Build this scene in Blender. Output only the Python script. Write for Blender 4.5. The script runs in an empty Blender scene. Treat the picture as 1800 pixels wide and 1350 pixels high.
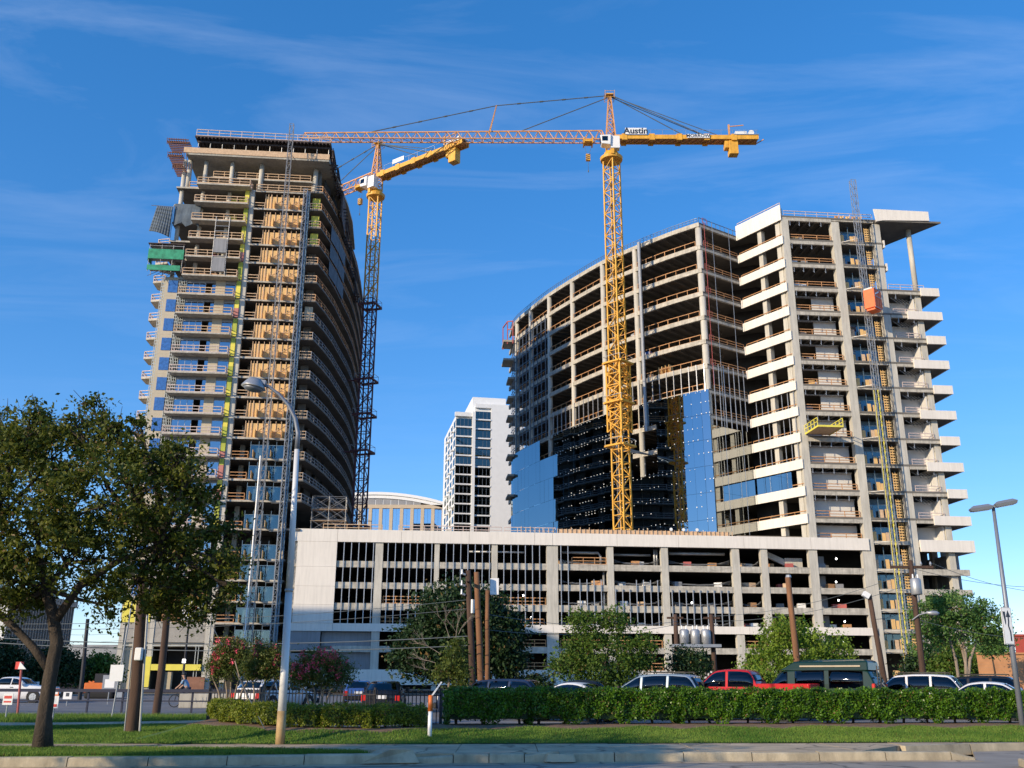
import bpy, bmesh, math, random
import numpy as np
from mathutils import Vector, Matrix
rng = random.Random(7)
nrs = np.random.RandomState(11)
scene = bpy.context.scene
col = scene.collection

# ------------------------------------------------------------------ camera
PITCH, ROLL, EYE = math.radians(17.3), math.radians(0.2), 1.65
fw = Vector((0, math.cos(PITCH), math.sin(PITCH)))
u0 = Vector((0, -math.sin(PITCH), math.cos(PITCH)))
r0 = Vector((1, 0, 0))
rt = r0 * math.cos(ROLL) + u0 * math.sin(ROLL)
up = u0 * math.cos(ROLL) - r0 * math.sin(ROLL)
cam_d = bpy.data.cameras.new('camera')
cam_d.sensor_width = 36.0
cam_d.lens = 1670.0 / 1800.0 * 36.0
cam_d.clip_end = 8000.0
cam = bpy.data.objects.new('camera', cam_d)
cam.matrix_world = Matrix(((rt.x, up.x, -fw.x, 0), (rt.y, up.y, -fw.y, 0), (rt.z, up.z, -fw.z, EYE), (0, 0, 0, 1)))
col.objects.link(cam)
scene.camera = cam

# ------------------------------------------------------------------ sky and sun
SUN_EL = math.radians(18.5)
sun_h = Vector((-0.76, -0.65)).normalized()          # plan direction towards the sun
SUN_V = Vector((sun_h.x * math.cos(SUN_EL), sun_h.y * math.cos(SUN_EL), math.sin(SUN_EL)))
world = bpy.data.worlds.new('World')
scene.world = world
world.use_nodes = True
wn, wl = world.node_tree.nodes, world.node_tree.links
wn.clear()
sky = wn.new('ShaderNodeTexSky')
sky.sky_type = 'NISHITA'
sky.sun_disc = False
sky.sun_elevation = SUN_EL
sky.sun_rotation = math.atan2(sun_h.x, sun_h.y)
sky.air_density = 1.0
sky.altitude = 1500.0
sky.dust_density = 0.2
sky.ozone_density = 1.8
hs = wn.new('ShaderNodeHueSaturation')
hs.inputs['Saturation'].default_value = 1.46
hs.inputs['Value'].default_value = 1.80
tn = wn.new('ShaderNodeMix'); tn.data_type = 'RGBA'; tn.blend_type = 'MULTIPLY'; tn.inputs[0].default_value = 1.0; tn.inputs[7].default_value = (0.93, 0.97, 1.12, 1)
gm = wn.new('ShaderNodeGamma'); gm.inputs[1].default_value = 0.70; wl.new(sky.outputs[0], gm.inputs[0]); wl.new(gm.outputs[0], tn.inputs[6]); wl.new(tn.outputs[2], hs.inputs['Color'])
# thin cirrus laid on a flat layer high above the town
tc = wn.new('ShaderNodeTexCoord')
sx = wn.new('ShaderNodeSeparateXYZ'); wl.new(tc.outputs['Generated'], sx.inputs[0])
zc = wn.new('ShaderNodeMath'); zc.operation = 'MAXIMUM'; zc.inputs[1].default_value = 0.05; wl.new(sx.outputs['Z'], zc.inputs[0])
dx = wn.new('ShaderNodeMath'); dx.operation = 'DIVIDE'; wl.new(sx.outputs['X'], dx.inputs[0]); wl.new(zc.outputs[0], dx.inputs[1])
dy = wn.new('ShaderNodeMath'); dy.operation = 'DIVIDE'; wl.new(sx.outputs['Y'], dy.inputs[0]); wl.new(zc.outputs[0], dy.inputs[1])
cx = wn.new('ShaderNodeCombineXYZ'); wl.new(dx.outputs[0], cx.inputs[0]); wl.new(dy.outputs[0], cx.inputs[1])
mp = wn.new('ShaderNodeMapping'); mp.inputs['Rotation'].default_value = (0, 0, math.radians(14)); mp.inputs['Scale'].default_value = (0.9, 2.6, 1.0); mp.inputs['Location'].default_value = (2.7, 0.4, 0)
wl.new(cx.outputs[0], mp.inputs[0])
n1 = wn.new('ShaderNodeTexNoise'); n1.inputs['Scale'].default_value = 1.15; n1.inputs['Detail'].default_value = 10.0; n1.inputs['Roughness'].default_value = 0.60; n1.inputs['Distortion'].default_value = 0.9
wl.new(mp.outputs[0], n1.inputs['Vector'])
mr = wn.new('ShaderNodeMapRange'); mr.inputs['From Min'].default_value = 0.47; mr.inputs['From Max'].default_value = 0.95; mr.inputs['To Max'].default_value = 0.22
wl.new(n1.outputs[0], mr.inputs['Value'])
hz = wn.new('ShaderNodeMapRange'); hz.interpolation_type = 'SMOOTHSTEP'; hz.inputs['From Min'].default_value = 0.20; hz.inputs['From Max'].default_value = 0.58; hz.inputs['To Min'].default_value = 0.10; wl.new(sx.outputs['Z'], hz.inputs['Value'])
hm2 = wn.new('ShaderNodeMath'); hm2.operation = 'MULTIPLY'; wl.new(mr.outputs[0], hm2.inputs[0]); wl.new(hz.outputs[0], hm2.inputs[1])
cm = wn.new('ShaderNodeMix'); cm.data_type = 'RGBA'
wl.new(hm2.outputs[0], cm.inputs[0]); wl.new(hs.outputs[0], cm.inputs[6]); cm.inputs[7].default_value = (6.6, 7.2, 8.2, 1)
bg = wn.new('ShaderNodeBackground'); bg.inputs['Strength'].default_value = 0.15
wl.new(cm.outputs[2], bg.inputs['Color'])
wo = wn.new('ShaderNodeOutputWorld'); wl.new(bg.outputs[0], wo.inputs['Surface'])

sd = bpy.data.lights.new('sun', 'SUN')
sd.energy = 4.5
sd.angle = math.radians(0.53)
sd.color = (1.0, 0.82, 0.58)
so = bpy.data.objects.new('sun', sd)
so.rotation_euler = SUN_V.to_track_quat('Z', 'Y').to_euler()
so.location = (-60, -60, 120)
col.objects.link(so)
scene.view_settings.view_transform = 'Standard'
scene.view_settings.look = 'None'
scene.view_settings.exposure = 0.2
scene.view_settings.gamma = 1.0
scene.view_settings.use_curve_mapping = False

# ------------------------------------------------------------------ pixel <-> place helpers (photo is 1800 x 1350)
def ray(u, v):
    return rt * ((u - 900.0) / 1670.0) - up * ((v - 675.0) / 1670.0) + fw
def atY(u, v, Y):
    d = ray(u, v); k = Y / d.y
    return Vector((d.x * k, Y, EYE + d.z * k))
def atZ(u, v, Z):
    d = ray(u, v); k = (Z - EYE) / d.z
    return Vector((d.x * k, d.y * k, Z))
def pj(p):
    d = Vector(p) - Vector((0, 0, EYE)); w = d.dot(fw)
    return 900 + 1670 * d.dot(rt) / w, 675 - 1670 * d.dot(up) / w
def zat(x, y, v):
    lo, hi = -20.0, 300.0
    for _ in range(50):
        m = (lo + hi) / 2
        if pj((x, y, m))[1] > v: lo = m
        else: hi = m
    return lo

# ------------------------------------------------------------------ materials (all procedural)
MATS = {}
def new_mat(name):
    m = bpy.data.materials.new(name); m.use_nodes = True
    MATS[name] = m
    nt = m.node_tree
    return m, nt.nodes, nt.links, nt.nodes['Principled BSDF']
def noise_col(nd, ln, c, var, scale, stretch=(1, 1, 1), c2=None, detail=5.0):
    geo = nd.new('ShaderNodeNewGeometry')
    mpn = nd.new('ShaderNodeMapping'); mpn.inputs['Scale'].default_value = stretch
    ln.new(geo.outputs['Position'], mpn.inputs[0])
    nz = nd.new('ShaderNodeTexNoise'); nz.inputs['Scale'].default_value = scale; nz.inputs['Detail'].default_value = detail; nz.inputs['Roughness'].default_value = 0.62
    ln.new(mpn.outputs[0], nz.inputs['Vector'])
    rp = nd.new('ShaderNodeValToRGB')
    rp.color_ramp.elements[0].position = 0.3; rp.color_ramp.elements[1].position = 0.72
    a = tuple(max(0.0, x * (1 - var)) for x in c); b = tuple(min(1.0, x * (1 + var)) for x in c)
    if c2: a = c2
    rp.color_ramp.elements[0].color = (*a, 1); rp.color_ramp.elements[1].color = (*b, 1)
    ln.new(nz.outputs[0], rp.inputs[0])
    return rp, nz
def mat(name, c, rough=0.7, metal=0.0, var=0.14, scale=0.8, stretch=(1, 1, 1), bump=0.0, bscale=20.0, c2=None, spec=0.5, streak=0.0, cracks=0.0):
    m, nd, ln, bs = new_mat(name)
    rp, nz = noise_col(nd, ln, c, var, scale, stretch, c2)
    outc = rp.outputs[0]
    if streak > 0:      # rain runs and form marks: long vertical blotches over the base tone
        g3 = nd.new('ShaderNodeNewGeometry'); m3 = nd.new('ShaderNodeMapping'); m3.inputs['Scale'].default_value = (2.6, 2.6, 0.22); ln.new(g3.outputs['Position'], m3.inputs[0])
        n3 = nd.new('ShaderNodeTexNoise'); n3.inputs['Scale'].default_value = 1.0; n3.inputs['Detail'].default_value = 6; n3.inputs['Roughness'].default_value = 0.7; ln.new(m3.outputs[0], n3.inputs['Vector'])
        r3 = nd.new('ShaderNodeMapRange'); r3.inputs['From Min'].default_value = 0.42; r3.inputs['From Max'].default_value = 0.68; r3.inputs['To Min'].default_value = 1.0; r3.inputs['To Max'].default_value = 1.0 - streak; ln.new(n3.outputs[0], r3.inputs['Value'])
        x3 = nd.new('ShaderNodeMix'); x3.data_type = 'RGBA'; x3.blend_type = 'MULTIPLY'; x3.inputs[0].default_value = 1.0; ln.new(outc, x3.inputs[6]); ln.new(r3.outputs[0], x3.inputs[7]); outc = x3.outputs[2]
    if cracks > 0:
        g4 = nd.new('ShaderNodeNewGeometry'); n4 = nd.new('ShaderNodeTexNoise'); n4.inputs['Scale'].default_value = 1.6; n4.inputs['Detail'].default_value = 4; ln.new(g4.outputs['Position'], n4.inputs['Vector'])
        a4 = nd.new('ShaderNodeMix'); a4.data_type = 'RGBA'; a4.blend_type = 'LINEAR_LIGHT'; a4.inputs[0].default_value = 0.35; ln.new(g4.outputs['Position'], a4.inputs[6]); ln.new(n4.outputs[1], a4.inputs[7])
        v4 = nd.new('ShaderNodeTexVoronoi'); v4.feature = 'DISTANCE_TO_EDGE'; v4.inputs['Scale'].default_value = cracks; ln.new(a4.outputs[2], v4.inputs['Vector'])
        r4 = nd.new('ShaderNodeMapRange'); r4.inputs['From Min'].default_value = 0.004; r4.inputs['From Max'].default_value = 0.022; r4.inputs['To Min'].default_value = 0.42; r4.inputs['To Max'].default_value = 1.0; ln.new(v4.outputs[0], r4.inputs['Value'])
        x4 = nd.new('ShaderNodeMix'); x4.data_type = 'RGBA'; x4.blend_type = 'MULTIPLY'; x4.inputs[0].default_value = 1.0; ln.new(outc, x4.inputs[6]); ln.new(r4.outputs[0], x4.inputs[7]); outc = x4.outputs[2]
    ln.new(outc, bs.inputs['Base Color'])
    bs.inputs['Roughness'].default_value = rough
    bs.inputs['Metallic'].default_value = metal
    bs.inputs['Specular IOR Level'].default_value = spec
    if bump > 0:
        geo = nd.new('ShaderNodeNewGeometry')
        n2 = nd.new('ShaderNodeTexNoise'); n2.inputs['Scale'].default_value = bscale; n2.inputs['Detail'].default_value = 6
        ln.new(geo.outputs['Position'], n2.inputs['Vector'])
        bp = nd.new('ShaderNodeBump'); bp.inputs['Strength'].default_value = bump; bp.inputs['Distance'].default_value = 0.02
        ln.new(n2.outputs[0], bp.inputs['Height']); ln.new(bp.outputs[0], bs.inputs['Normal'])
    return m
def leaf_mat(name, c, c2, trans=0.35, scale=1.3, rough=0.55):
    m, nd, ln, bs = new_mat(name)
    geo = nd.new('ShaderNodeNewGeometry')
    rnd = nd.new('ShaderNodeMix'); rnd.data_type = 'RGBA'
    rnd.inputs[6].default_value = (*c, 1); rnd.inputs[7].default_value = (*c2, 1)
    nz = nd.new('ShaderNodeTexNoise'); nz.inputs['Scale'].default_value = scale; nz.inputs['Detail'].default_value = 2
    ln.new(geo.outputs['Position'], nz.inputs['Vector'])
    ad = nd.new('ShaderNodeMath'); ad.operation = 'MULTIPLY_ADD'; ad.inputs[1].default_value = 0.55
    sb = nd.new('ShaderNodeMath'); sb.operation = 'MULTIPLY_ADD'; sb.inputs[1].default_value = 1.6; sb.inputs[2].default_value = -0.55
    ln.new(nz.outputs[0], sb.inputs[0]); ln.new(geo.outputs['Random Per Island'], ad.inputs[0]); ln.new(sb.outputs[0], ad.inputs[2])
    ln.new(ad.outputs[0], rnd.inputs[0])
    dry = nd.new('ShaderNodeMath'); dry.operation = 'GREATER_THAN'; dry.inputs[1].default_value = 0.965; ln.new(geo.outputs['Random Per Island'], dry.inputs[0])
    dm = nd.new('ShaderNodeMix'); dm.data_type = 'RGBA'; dm.inputs[7].default_value = (0.20, 0.13, 0.045, 1); ln.new(dry.outputs[0], dm.inputs[0]); ln.new(rnd.outputs[2], dm.inputs[6]); rnd = dm
    ln.new(rnd.outputs[2], bs.inputs['Base Color'])
    bs.inputs['Roughness'].default_value = rough
    bs.inputs['Specular IOR Level'].default_value = 0.35
    tr = nd.new('ShaderNodeBsdfTranslucent'); ln.new(rnd.outputs[2], tr.inputs['Color'])
    mx = nd.new('ShaderNodeMixShader'); mx.inputs[0].default_value = trans
    ln.new(bs.outputs[0], mx.inputs[1]); ln.new(tr.outputs[0], mx.inputs[2])
    ln.new(mx.outputs[0], nd['Material Output'].inputs['Surface'])
    return m
def glass_mat(name, tint, refl=0.5, through=(0.25, 0.3, 0.32), rough=0.015, wav=0.0):
    m, nd, ln, bs = new_mat(name)
    nd.remove(bs)
    gl = nd.new('ShaderNodeBsdfGlossy'); gl.inputs['Color'].default_value = (*tint, 1); gl.inputs['Roughness'].default_value = rough
    tr = nd.new('ShaderNodeBsdfTransparent'); tr.inputs['Color'].default_value = (*through, 1)
    lw = nd.new('ShaderNodeLayerWeight'); lw.inputs['Blend'].default_value = 0.35
    mrn = nd.new('ShaderNodeMapRange'); mrn.inputs['To Min'].default_value = refl; mrn.inputs['To Max'].default_value = 0.96
    ln.new(lw.outputs['Fresnel'], mrn.inputs['Value'])
    mx = nd.new('ShaderNodeMixShader'); ln.new(mrn.outputs[0], mx.inputs[0]); ln.new(tr.outputs[0], mx.inputs[1]); ln.new(gl.outputs[0], mx.inputs[2])
    ln.new(mx.outputs[0], nd['Material Output'].inputs['Surface'])
    if wav > 0:
        geo = nd.new('ShaderNodeNewGeometry')
        n2 = nd.new('ShaderNodeTexNoise'); n2.inputs['Scale'].default_value = 0.55; n2.inputs['Detail'].default_value = 1
        ln.new(geo.outputs['Position'], n2.inputs['Vector'])
        bp = nd.new('ShaderNodeBump'); bp.inputs['Strength'].default_value = wav; bp.inputs['Distance'].default_value = 0.02
        ln.new(n2.outputs[0], bp.inputs['Height']); ln.new(bp.outputs[0], gl.inputs['Normal'])
    return m

mat('concrete', (0.42, 0.395, 0.335), 0.85, streak=0.3, var=0.22, scale=0.55, stretch=(1, 1, 0.6), bump=0.15, bscale=6)
mat('slab_edge', (0.50, 0.465, 0.395), 0.85, streak=0.32, var=0.26, scale=0.9, stretch=(1, 1, 2.0), bump=0.1, bscale=8)
mat('slab_dark', (0.16, 0.148, 0.13), 0.9, var=0.22, scale=0.4)  # concrete coloured darker than it is, to stand in for shade under slabs
mat('column_concrete', (0.56, 0.53, 0.46), 0.8, streak=0.22, var=0.14, scale=0.7, stretch=(1, 1, 0.4))
mat('white_panel', (0.81, 0.755, 0.675), 0.7, streak=0.12, var=0.035, scale=0.25)
mat('cream_wall', (0.52, 0.455, 0.34), 0.75, streak=0.08, var=0.05, scale=0.3)
mat('grey_wall', (0.28, 0.285, 0.30), 0.8, streak=0.2, var=0.10, scale=0.4)
mat('block_wall', (0.37, 0.35, 0.315), 0.9, var=0.14, scale=1.2)
mat('interior_white', (0.68, 0.66, 0.63), 0.8, var=0.06, scale=0.5)
mat('interior_dark', (0.055, 0.051, 0.047), 0.9, var=0.3, scale=0.5)  # shade of the open floors put into the wall colour
mat('timber', (0.52, 0.27, 0.12), 0.75, var=0.28, scale=3.0)
mat('timber_pale', (0.62, 0.43, 0.27), 0.75, var=0.22, scale=3.0)
mat('rail_pale', (0.62, 0.50, 0.45), 0.7, var=0.2, scale=3.0)
mat('plywood', (0.74, 0.47, 0.19), 0.7, var=0.16, scale=1.6, stretch=(1, 1, 0.25))
mat('formwork', (0.075, 0.055, 0.05), 0.85, var=0.4, scale=2.0)
mat('form_red', (0.16, 0.07, 0.05), 0.8, var=0.3, scale=2.0)
mat('yellow_sheathing', (0.78, 0.68, 0.10), 0.65, var=0.10, scale=0.9)
mat('green_sheathing', (0.42, 0.46, 0.06), 0.65, var=0.15, scale=0.9)
mat('pink_sheathing', (0.50, 0.20, 0.17), 0.7, var=0.15, scale=0.9)
mat('blue_wrap', (0.035, 0.14, 0.42), 0.35, var=0.35, scale=2.5)
mat('green_net', (0.04, 0.30, 0.17), 0.8, var=0.35, scale=1.5)
mat('grey_net', (0.10, 0.13, 0.16), 0.8, var=0.3, scale=1.0)
mat('steel', (0.42, 0.44, 0.46), 0.45, 0.6, var=0.15, scale=2.0)
mat('mullion', (0.50, 0.51, 0.53), 0.4, 0.5, var=0.10, scale=2.0)
mat('mullion_dark', (0.17, 0.20, 0.24), 0.45, 0.4, var=0.15, scale=2.0)
mat('scaffold_blue', (0.16, 0.24, 0.31), 0.5, 0.4, var=0.3, scale=2.0)
mat('scaffold', (0.28, 0.28, 0.28), 0.5, 0.4, var=0.3, scale=2.0)
mat('studs', (0.48, 0.50, 0.47), 0.5, 0.3, var=0.15, scale=2.0)
mat('crane_yellow', (0.78, 0.40, 0.045), 0.55, streak=0.22, var=0.2, scale=1.2)
mat('crane_orange', (0.70, 0.34, 0.12), 0.55, streak=0.22, var=0.2, scale=1.2)
mat('crane_red', (0.13, 0.045, 0.05), 0.6, var=0.3, scale=1.2)
mat('cable', (0.10, 0.12, 0.13), 0.6, var=0.2)
mat('counterweight', (0.30, 0.28, 0.26), 0.9)
mat('paint_white', (0.80, 0.80, 0.79), 0.4, var=0.05)
mat('sign_dark', (0.03, 0.04, 0.06), 0.5)
mat('sign_red', (0.65, 0.05, 0.04), 0.5)
mat('hoist_red', (0.85, 0.15, 0.03), 0.5, var=0.15, scale=1.5)
mat('primer_red', (0.42, 0.10, 0.09), 0.6, var=0.2)
mat('asphalt', (0.31, 0.27, 0.22), 0.9, cracks=0.28, var=0.22, scale=0.8, bump=0.25, bscale=60)
mat('asphalt_lot', (0.16, 0.16, 0.165), 0.9, var=0.2, scale=0.5, bump=0.2, bscale=40)
mat('pavement', (0.48, 0.365, 0.23), 0.88, cracks=0.5, var=0.3, scale=1.1, bump=0.25, bscale=40)
mat('kerb_concrete', (0.46, 0.385, 0.26), 0.88, streak=0.3, var=0.3, scale=1.6, bump=0.35, bscale=25)
mat('dirt', (0.20, 0.165, 0.125), 0.95, var=0.28, scale=0.7, bump=0.4, bscale=18)
mat('mulch', (0.22, 0.13, 0.075), 0.95, var=0.4, scale=6.0, bump=0.6, bscale=30)
mat('turf', (0.080, 0.185, 0.022), 0.95, c2=(0.085, 0.10, 0.03), var=0.25, scale=1.1, bump=0.5, bscale=60)
mat('bark', (0.055, 0.041, 0.029), 0.95, var=0.6, scale=9.0, stretch=(1, 1, 0.25), bump=1.0, bscale=22)
mat('bark_pale', (0.27, 0.215, 0.165), 0.9, var=0.3, scale=6.0, stretch=(1, 1, 0.3), bump=0.5, bscale=20)
mat('pole_wood', (0.075, 0.042, 0.028), 0.9, var=0.4, scale=5.0, stretch=(1, 1, 0.12), bump=0.5, bscale=20)
mat('pole_wood_red', (0.20, 0.095, 0.045), 0.9, var=0.35, scale=5.0, stretch=(1, 1, 0.12), bump=0.5, bscale=20)
mat('galvanised', (0.40, 0.41, 0.42), 0.45, 0.5, var=0.12, scale=2.0)
mat('lamp_pole', (0.70, 0.70, 0.69), 0.45, 0.15, var=0.10, scale=1.5, stretch=(1, 1, 0.3))
mat('lamp_pole_rust', (0.42, 0.29, 0.14), 0.7, 0.1, var=0.3, scale=3.0)
mat('lamp_grey', (0.22, 0.24, 0.28), 0.5, 0.4, var=0.12)
mat('iron', (0.025, 0.025, 0.03), 0.6, 0.3, var=0.2)
mat('tyre', (0.018, 0.018, 0.018), 0.85)
mat('rim', (0.45, 0.46, 0.47), 0.35, 0.8)
mat('tail_light', (0.55, 0.02, 0.015), 0.25)
mat('brick_orange', (0.52, 0.25, 0.11), 0.9, var=0.16, scale=1.5)
mat('brick_red', (0.40, 0.07, 0.05), 0.85, var=0.15, scale=1.0)
mat('brick_brown', (0.26, 0.13, 0.085), 0.9, var=0.2, scale=1.2)
mat('mortar', (0.46, 0.30, 0.19), 0.95, var=0.1)
mat('grey_stone', (0.30, 0.28, 0.25), 0.85, var=0.15)
mat('orange_paint', (0.72, 0.17, 0.03), 0.5, var=0.15)
mat('skin', (0.45, 0.26, 0.18), 0.6)
mat('shirt_blue', (0.20, 0.33, 0.48), 0.8)
mat('trousers', (0.03, 0.035, 0.06), 0.85)
mat('tan_stone', (0.52, 0.42, 0.30), 0.8, var=0.08)
mat('roof_white', (0.78, 0.78, 0.77), 0.5, var=0.04)
mat('flower_pink', (0.85, 0.10, 0.17), 0.7, var=0.35, scale=6)
mat('clear_lamp', (0.85, 0.85, 0.82), 0.3)
mat('door_paint', (0.26, 0.27, 0.28), 0.6)
glass_mat('glass_tower', (0.53, 0.68, 0.78), 0.50, (0.14, 0.20, 0.19), wav=0.05)
glass_mat('glass_return', (0.70, 0.73, 0.70), 0.50, (0.14, 0.18, 0.17), wav=0.05)
glass_mat('glass_window', (0.80, 0.86, 0.95), 0.40, (0.22, 0.25, 0.28), wav=0.03)
glass_mat('glass_clear', (0.80, 0.92, 0.95), 0.09, (0.50, 0.64, 0.68))
glass_mat('glass_car', (0.75, 0.8, 0.85), 0.05, (0.07, 0.085, 0.09))
glass_mat('glass_green', (0.6, 0.72, 0.70), 0.16, (0.10, 0.15, 0.14))
glass_mat('glass_sky', (0.85, 0.92, 1.0), 0.62, (0.3, 0.4, 0.5))
def car_paint(name, c, metal=0.25):
    m, nd, ln, bs = new_mat(name)
    rp, nz = noise_col(nd, ln, c, 0.05, 2.0)
    ln.new(rp.outputs[0], bs.inputs['Base Color'])
    bs.inputs['Roughness'].default_value = 0.55; bs.inputs['Metallic'].default_value = metal; bs.inputs['Specular IOR Level'].default_value = 0.18
    bs.inputs['Coat Weight'].default_value = 0.6; bs.inputs['Coat Roughness'].default_value = 0.015
    return m
car_paint('paint_green', (0.003, 0.026, 0.018), 0.0); car_paint('paint_red', (0.50, 0.012, 0.016), 0.05)
car_paint('paint_silver_blue', (0.36, 0.45, 0.52), 0.5); car_paint('paint_car_white', (0.72, 0.72, 0.72), 0.0)
car_paint('paint_black', (0.012, 0.013, 0.017)); car_paint('paint_navy', (0.02, 0.035, 0.08))
car_paint('paint_blue', (0.05, 0.12, 0.35)); car_paint('trim_black', (0.02, 0.02, 0.02), 0.0); car_paint('trim_tan', (0.45, 0.36, 0.25), 0.0)
leaf_mat('leaf_oak', (0.026, 0.058, 0.008), (0.165, 0.175, 0.018), 0.34)
leaf_mat('leaf_hedge', (0.016, 0.062, 0.005), (0.135, 0.275, 0.016), 0.28, scale=2.5, rough=0.35)
leaf_mat('leaf_low_hedge', (0.075, 0.12, 0.008), (0.30, 0.34, 0.026), 0.32, scale=2.5, rough=0.45)
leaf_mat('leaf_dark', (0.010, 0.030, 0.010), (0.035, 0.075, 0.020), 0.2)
leaf_mat('leaf_mid', (0.04, 0.095, 0.014), (0.16, 0.25, 0.036), 0.38)
leaf_mat('leaf_bright', (0.09, 0.19, 0.016), (0.30, 0.40, 0.05), 0.4)
leaf_mat('leaf_pale', (0.05, 0.15, 0.03), (0.20, 0.33, 0.085), 0.4)
leaf_mat('leaf_crape', (0.04, 0.085, 0.014), (0.17, 0.19, 0.04), 0.32)
leaf_mat('leaf_vine', (0.05, 0.085, 0.014), (0.16, 0.20, 0.035), 0.35)
leaf_mat('grass_blade', (0.050, 0.150, 0.014), (0.23, 0.33, 0.05), 0.3, scale=0.55, rough=0.7)

# ------------------------------------------------------------------ mesh building
class MB:
    def __init__(s): s.v = []; s.f = []
    def add(s, vs, fs):
        n = len(s.v); s.v.extend(vs); s.f.extend([tuple(i + n for i in f) for f in fs])
    def box(s, x0, x1, y0, y1, z0, z1):
        s.add([(x0, y0, z0), (x1, y0, z0), (x1, y1, z0), (x0, y1, z0), (x0, y0, z1), (x1, y0, z1), (x1, y1, z1), (x0, y1, z1)],
              [(3, 2, 1, 0), (4, 5, 6, 7), (0, 1, 5, 4), (1, 2, 6, 5), (2, 3, 7, 6), (3, 0, 4, 7)])
        return s
    def bar(s, p, q, w, h=None, upv=(0, 0, 1)):
        p, q = Vector(p), Vector(q); h = w if h is None else h
        d = (q - p)
        if d.length < 1e-6: return s
        d.normalize(); uv = Vector(upv)
        if abs(d.dot(uv)) > 0.99: uv = Vector((1, 0, 0)) if abs(d.x) < 0.9 else Vector((0, 1, 0))
        a = d.cross(uv).normalized() * (w / 2); b = a.cross(d).normalized() * (h / 2)
        vs = [p - a - b, p + a - b, p + a + b, p - a + b, q - a - b, q + a - b, q + a + b, q - a + b]
        s.add([tuple(x) for x in vs], [(3, 2, 1, 0), (4, 5, 6, 7), (0, 1, 5, 4), (1, 2, 6, 5), (2, 3, 7, 6), (3, 0, 4, 7)])
        return s
    def tube(s, pts, rad, n=8, cap=True):
        pts = [Vector(p) for p in pts]
        if not isinstance(rad, (list, tuple)): rad = [rad] * len(pts)
        base = len(s.v); prev = None
        for i, p in enumerate(pts):
            d = (pts[min(i + 1, len(pts) - 1)] - pts[max(i - 1, 0)])
            d = d.normalized() if d.length > 1e-9 else Vector((0, 0, 1))
            if prev is None:
                uv = Vector((0, 0, 1)) if abs(d.z) < 0.9 else Vector((1, 0, 0))
                a = d.cross(uv).normalized()
            else:
                a = (prev - d * prev.dot(d)).normalized()
            prev = a; b = d.cross(a)
            for k in range(n):
                t = 2 * math.pi * k / n
                q = p + (a * math.cos(t) + b * math.sin(t)) * rad[i]
                s.v.append(tuple(q))
        for i in range(len(pts) - 1):
            for k in range(n):
                k2 = (k + 1) % n
                s.f.append((base + i * n + k, base + i * n + k2, base + (i + 1) * n + k2, base + (i + 1) * n + k))
        if cap:
            s.f.append(tuple(base + k for k in reversed(range(n))))
            e = base + (len(pts) - 1) * n
            s.f.append(tuple(e + k for k in range(n)))
        return s
    def prism(s, poly, z0, z1):
        n = len(poly)
        area = sum(poly[i][0] * poly[(i + 1) % n][1] - poly[(i + 1) % n][0] * poly[i][1] for i in range(n))
        if area < 0: poly = list(reversed(poly))
        vs = [(x, y, z0) for x, y in poly] + [(x, y, z1) for x, y in poly]
        fs = [tuple(reversed(range(n))), tuple(range(n, 2 * n))] + [(i, (i + 1) % n, n + (i + 1) % n, n + i) for i in range(n)]
        s.add(vs, fs); return s
    def quad(s, a, b, c, d):
        s.add([tuple(a), tuple(b), tuple(c), tuple(d)], [(0, 1, 2, 3)]); return s
    def mesh(s, name, m, smooth=False):
        me = bpy.data.meshes.new(name)
        me.from_pydata(s.v, [], s.f)
        me.materials.append(MATS[m] if isinstance(m, str) else m)
        if smooth:
            me.polygons.foreach_set('use_smooth', [True] * len(me.polygons))
        me.update()
        return me
    def build(s, name, m, parent=None, smooth=False):
        return link(name, s.mesh(name, m, smooth), parent)
def link(name, me, parent=None, loc=None, rz=0.0):
    o = bpy.data.objects.new(name, me)
    col.objects.link(o)
    if parent is not None: o.parent = parent
    if loc is not None: o.location = loc
    if rz: o.rotation_euler = (0, 0, rz)
    return o
def tag(o, label=None, cat=None, group=None, kind=None):
    if label: o['label'] = label
    if cat: o['category'] = cat
    if group: o['group'] = group
    if kind: o['kind'] = kind
    return o
def thing(name, label, cat, loc=(0, 0, 0), rz=0.0, group=None):
    o = bpy.data.objects.new(name, None); col.objects.link(o)
    o.empty_display_size = 0.3
    o.location = loc; o.rotation_euler = (0, 0, rz)
    return tag(o, label, cat, group)
def copy_tree(o, parent=None):
    c = o.copy(); col.objects.link(c)
    if parent is not None: c.parent = parent
    for ch in list(o.children): copy_tree(ch, c)
    return c
def bevel_obj(o, w=0.01, seg=1):
    md = o.modifiers.new('bevel', 'BEVEL'); md.width = w; md.segments = seg; md.limit_method = 'ANGLE'
    return o
def text_mesh(body, size, m, extrude=0.01, bold=0.0):
    cu = bpy.data.curves.new('lettering', 'FONT'); cu.body = body; cu.size = size; cu.extrude = extrude; cu.offset = bold
    cu.align_x = 'CENTER'; cu.align_y = 'CENTER'; cu.resolution_u = 3
    ob = bpy.data.objects.new('lettering', cu); col.objects.link(ob)
    dg = bpy.context.evaluated_depsgraph_get()
    me = bpy.data.meshes.new_from_object(ob.evaluated_get(dg))
    bpy.data.objects.remove(ob); bpy.data.curves.remove(cu)
    me.materials.clear(); me.materials.append(MATS[m])
    return me
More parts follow.
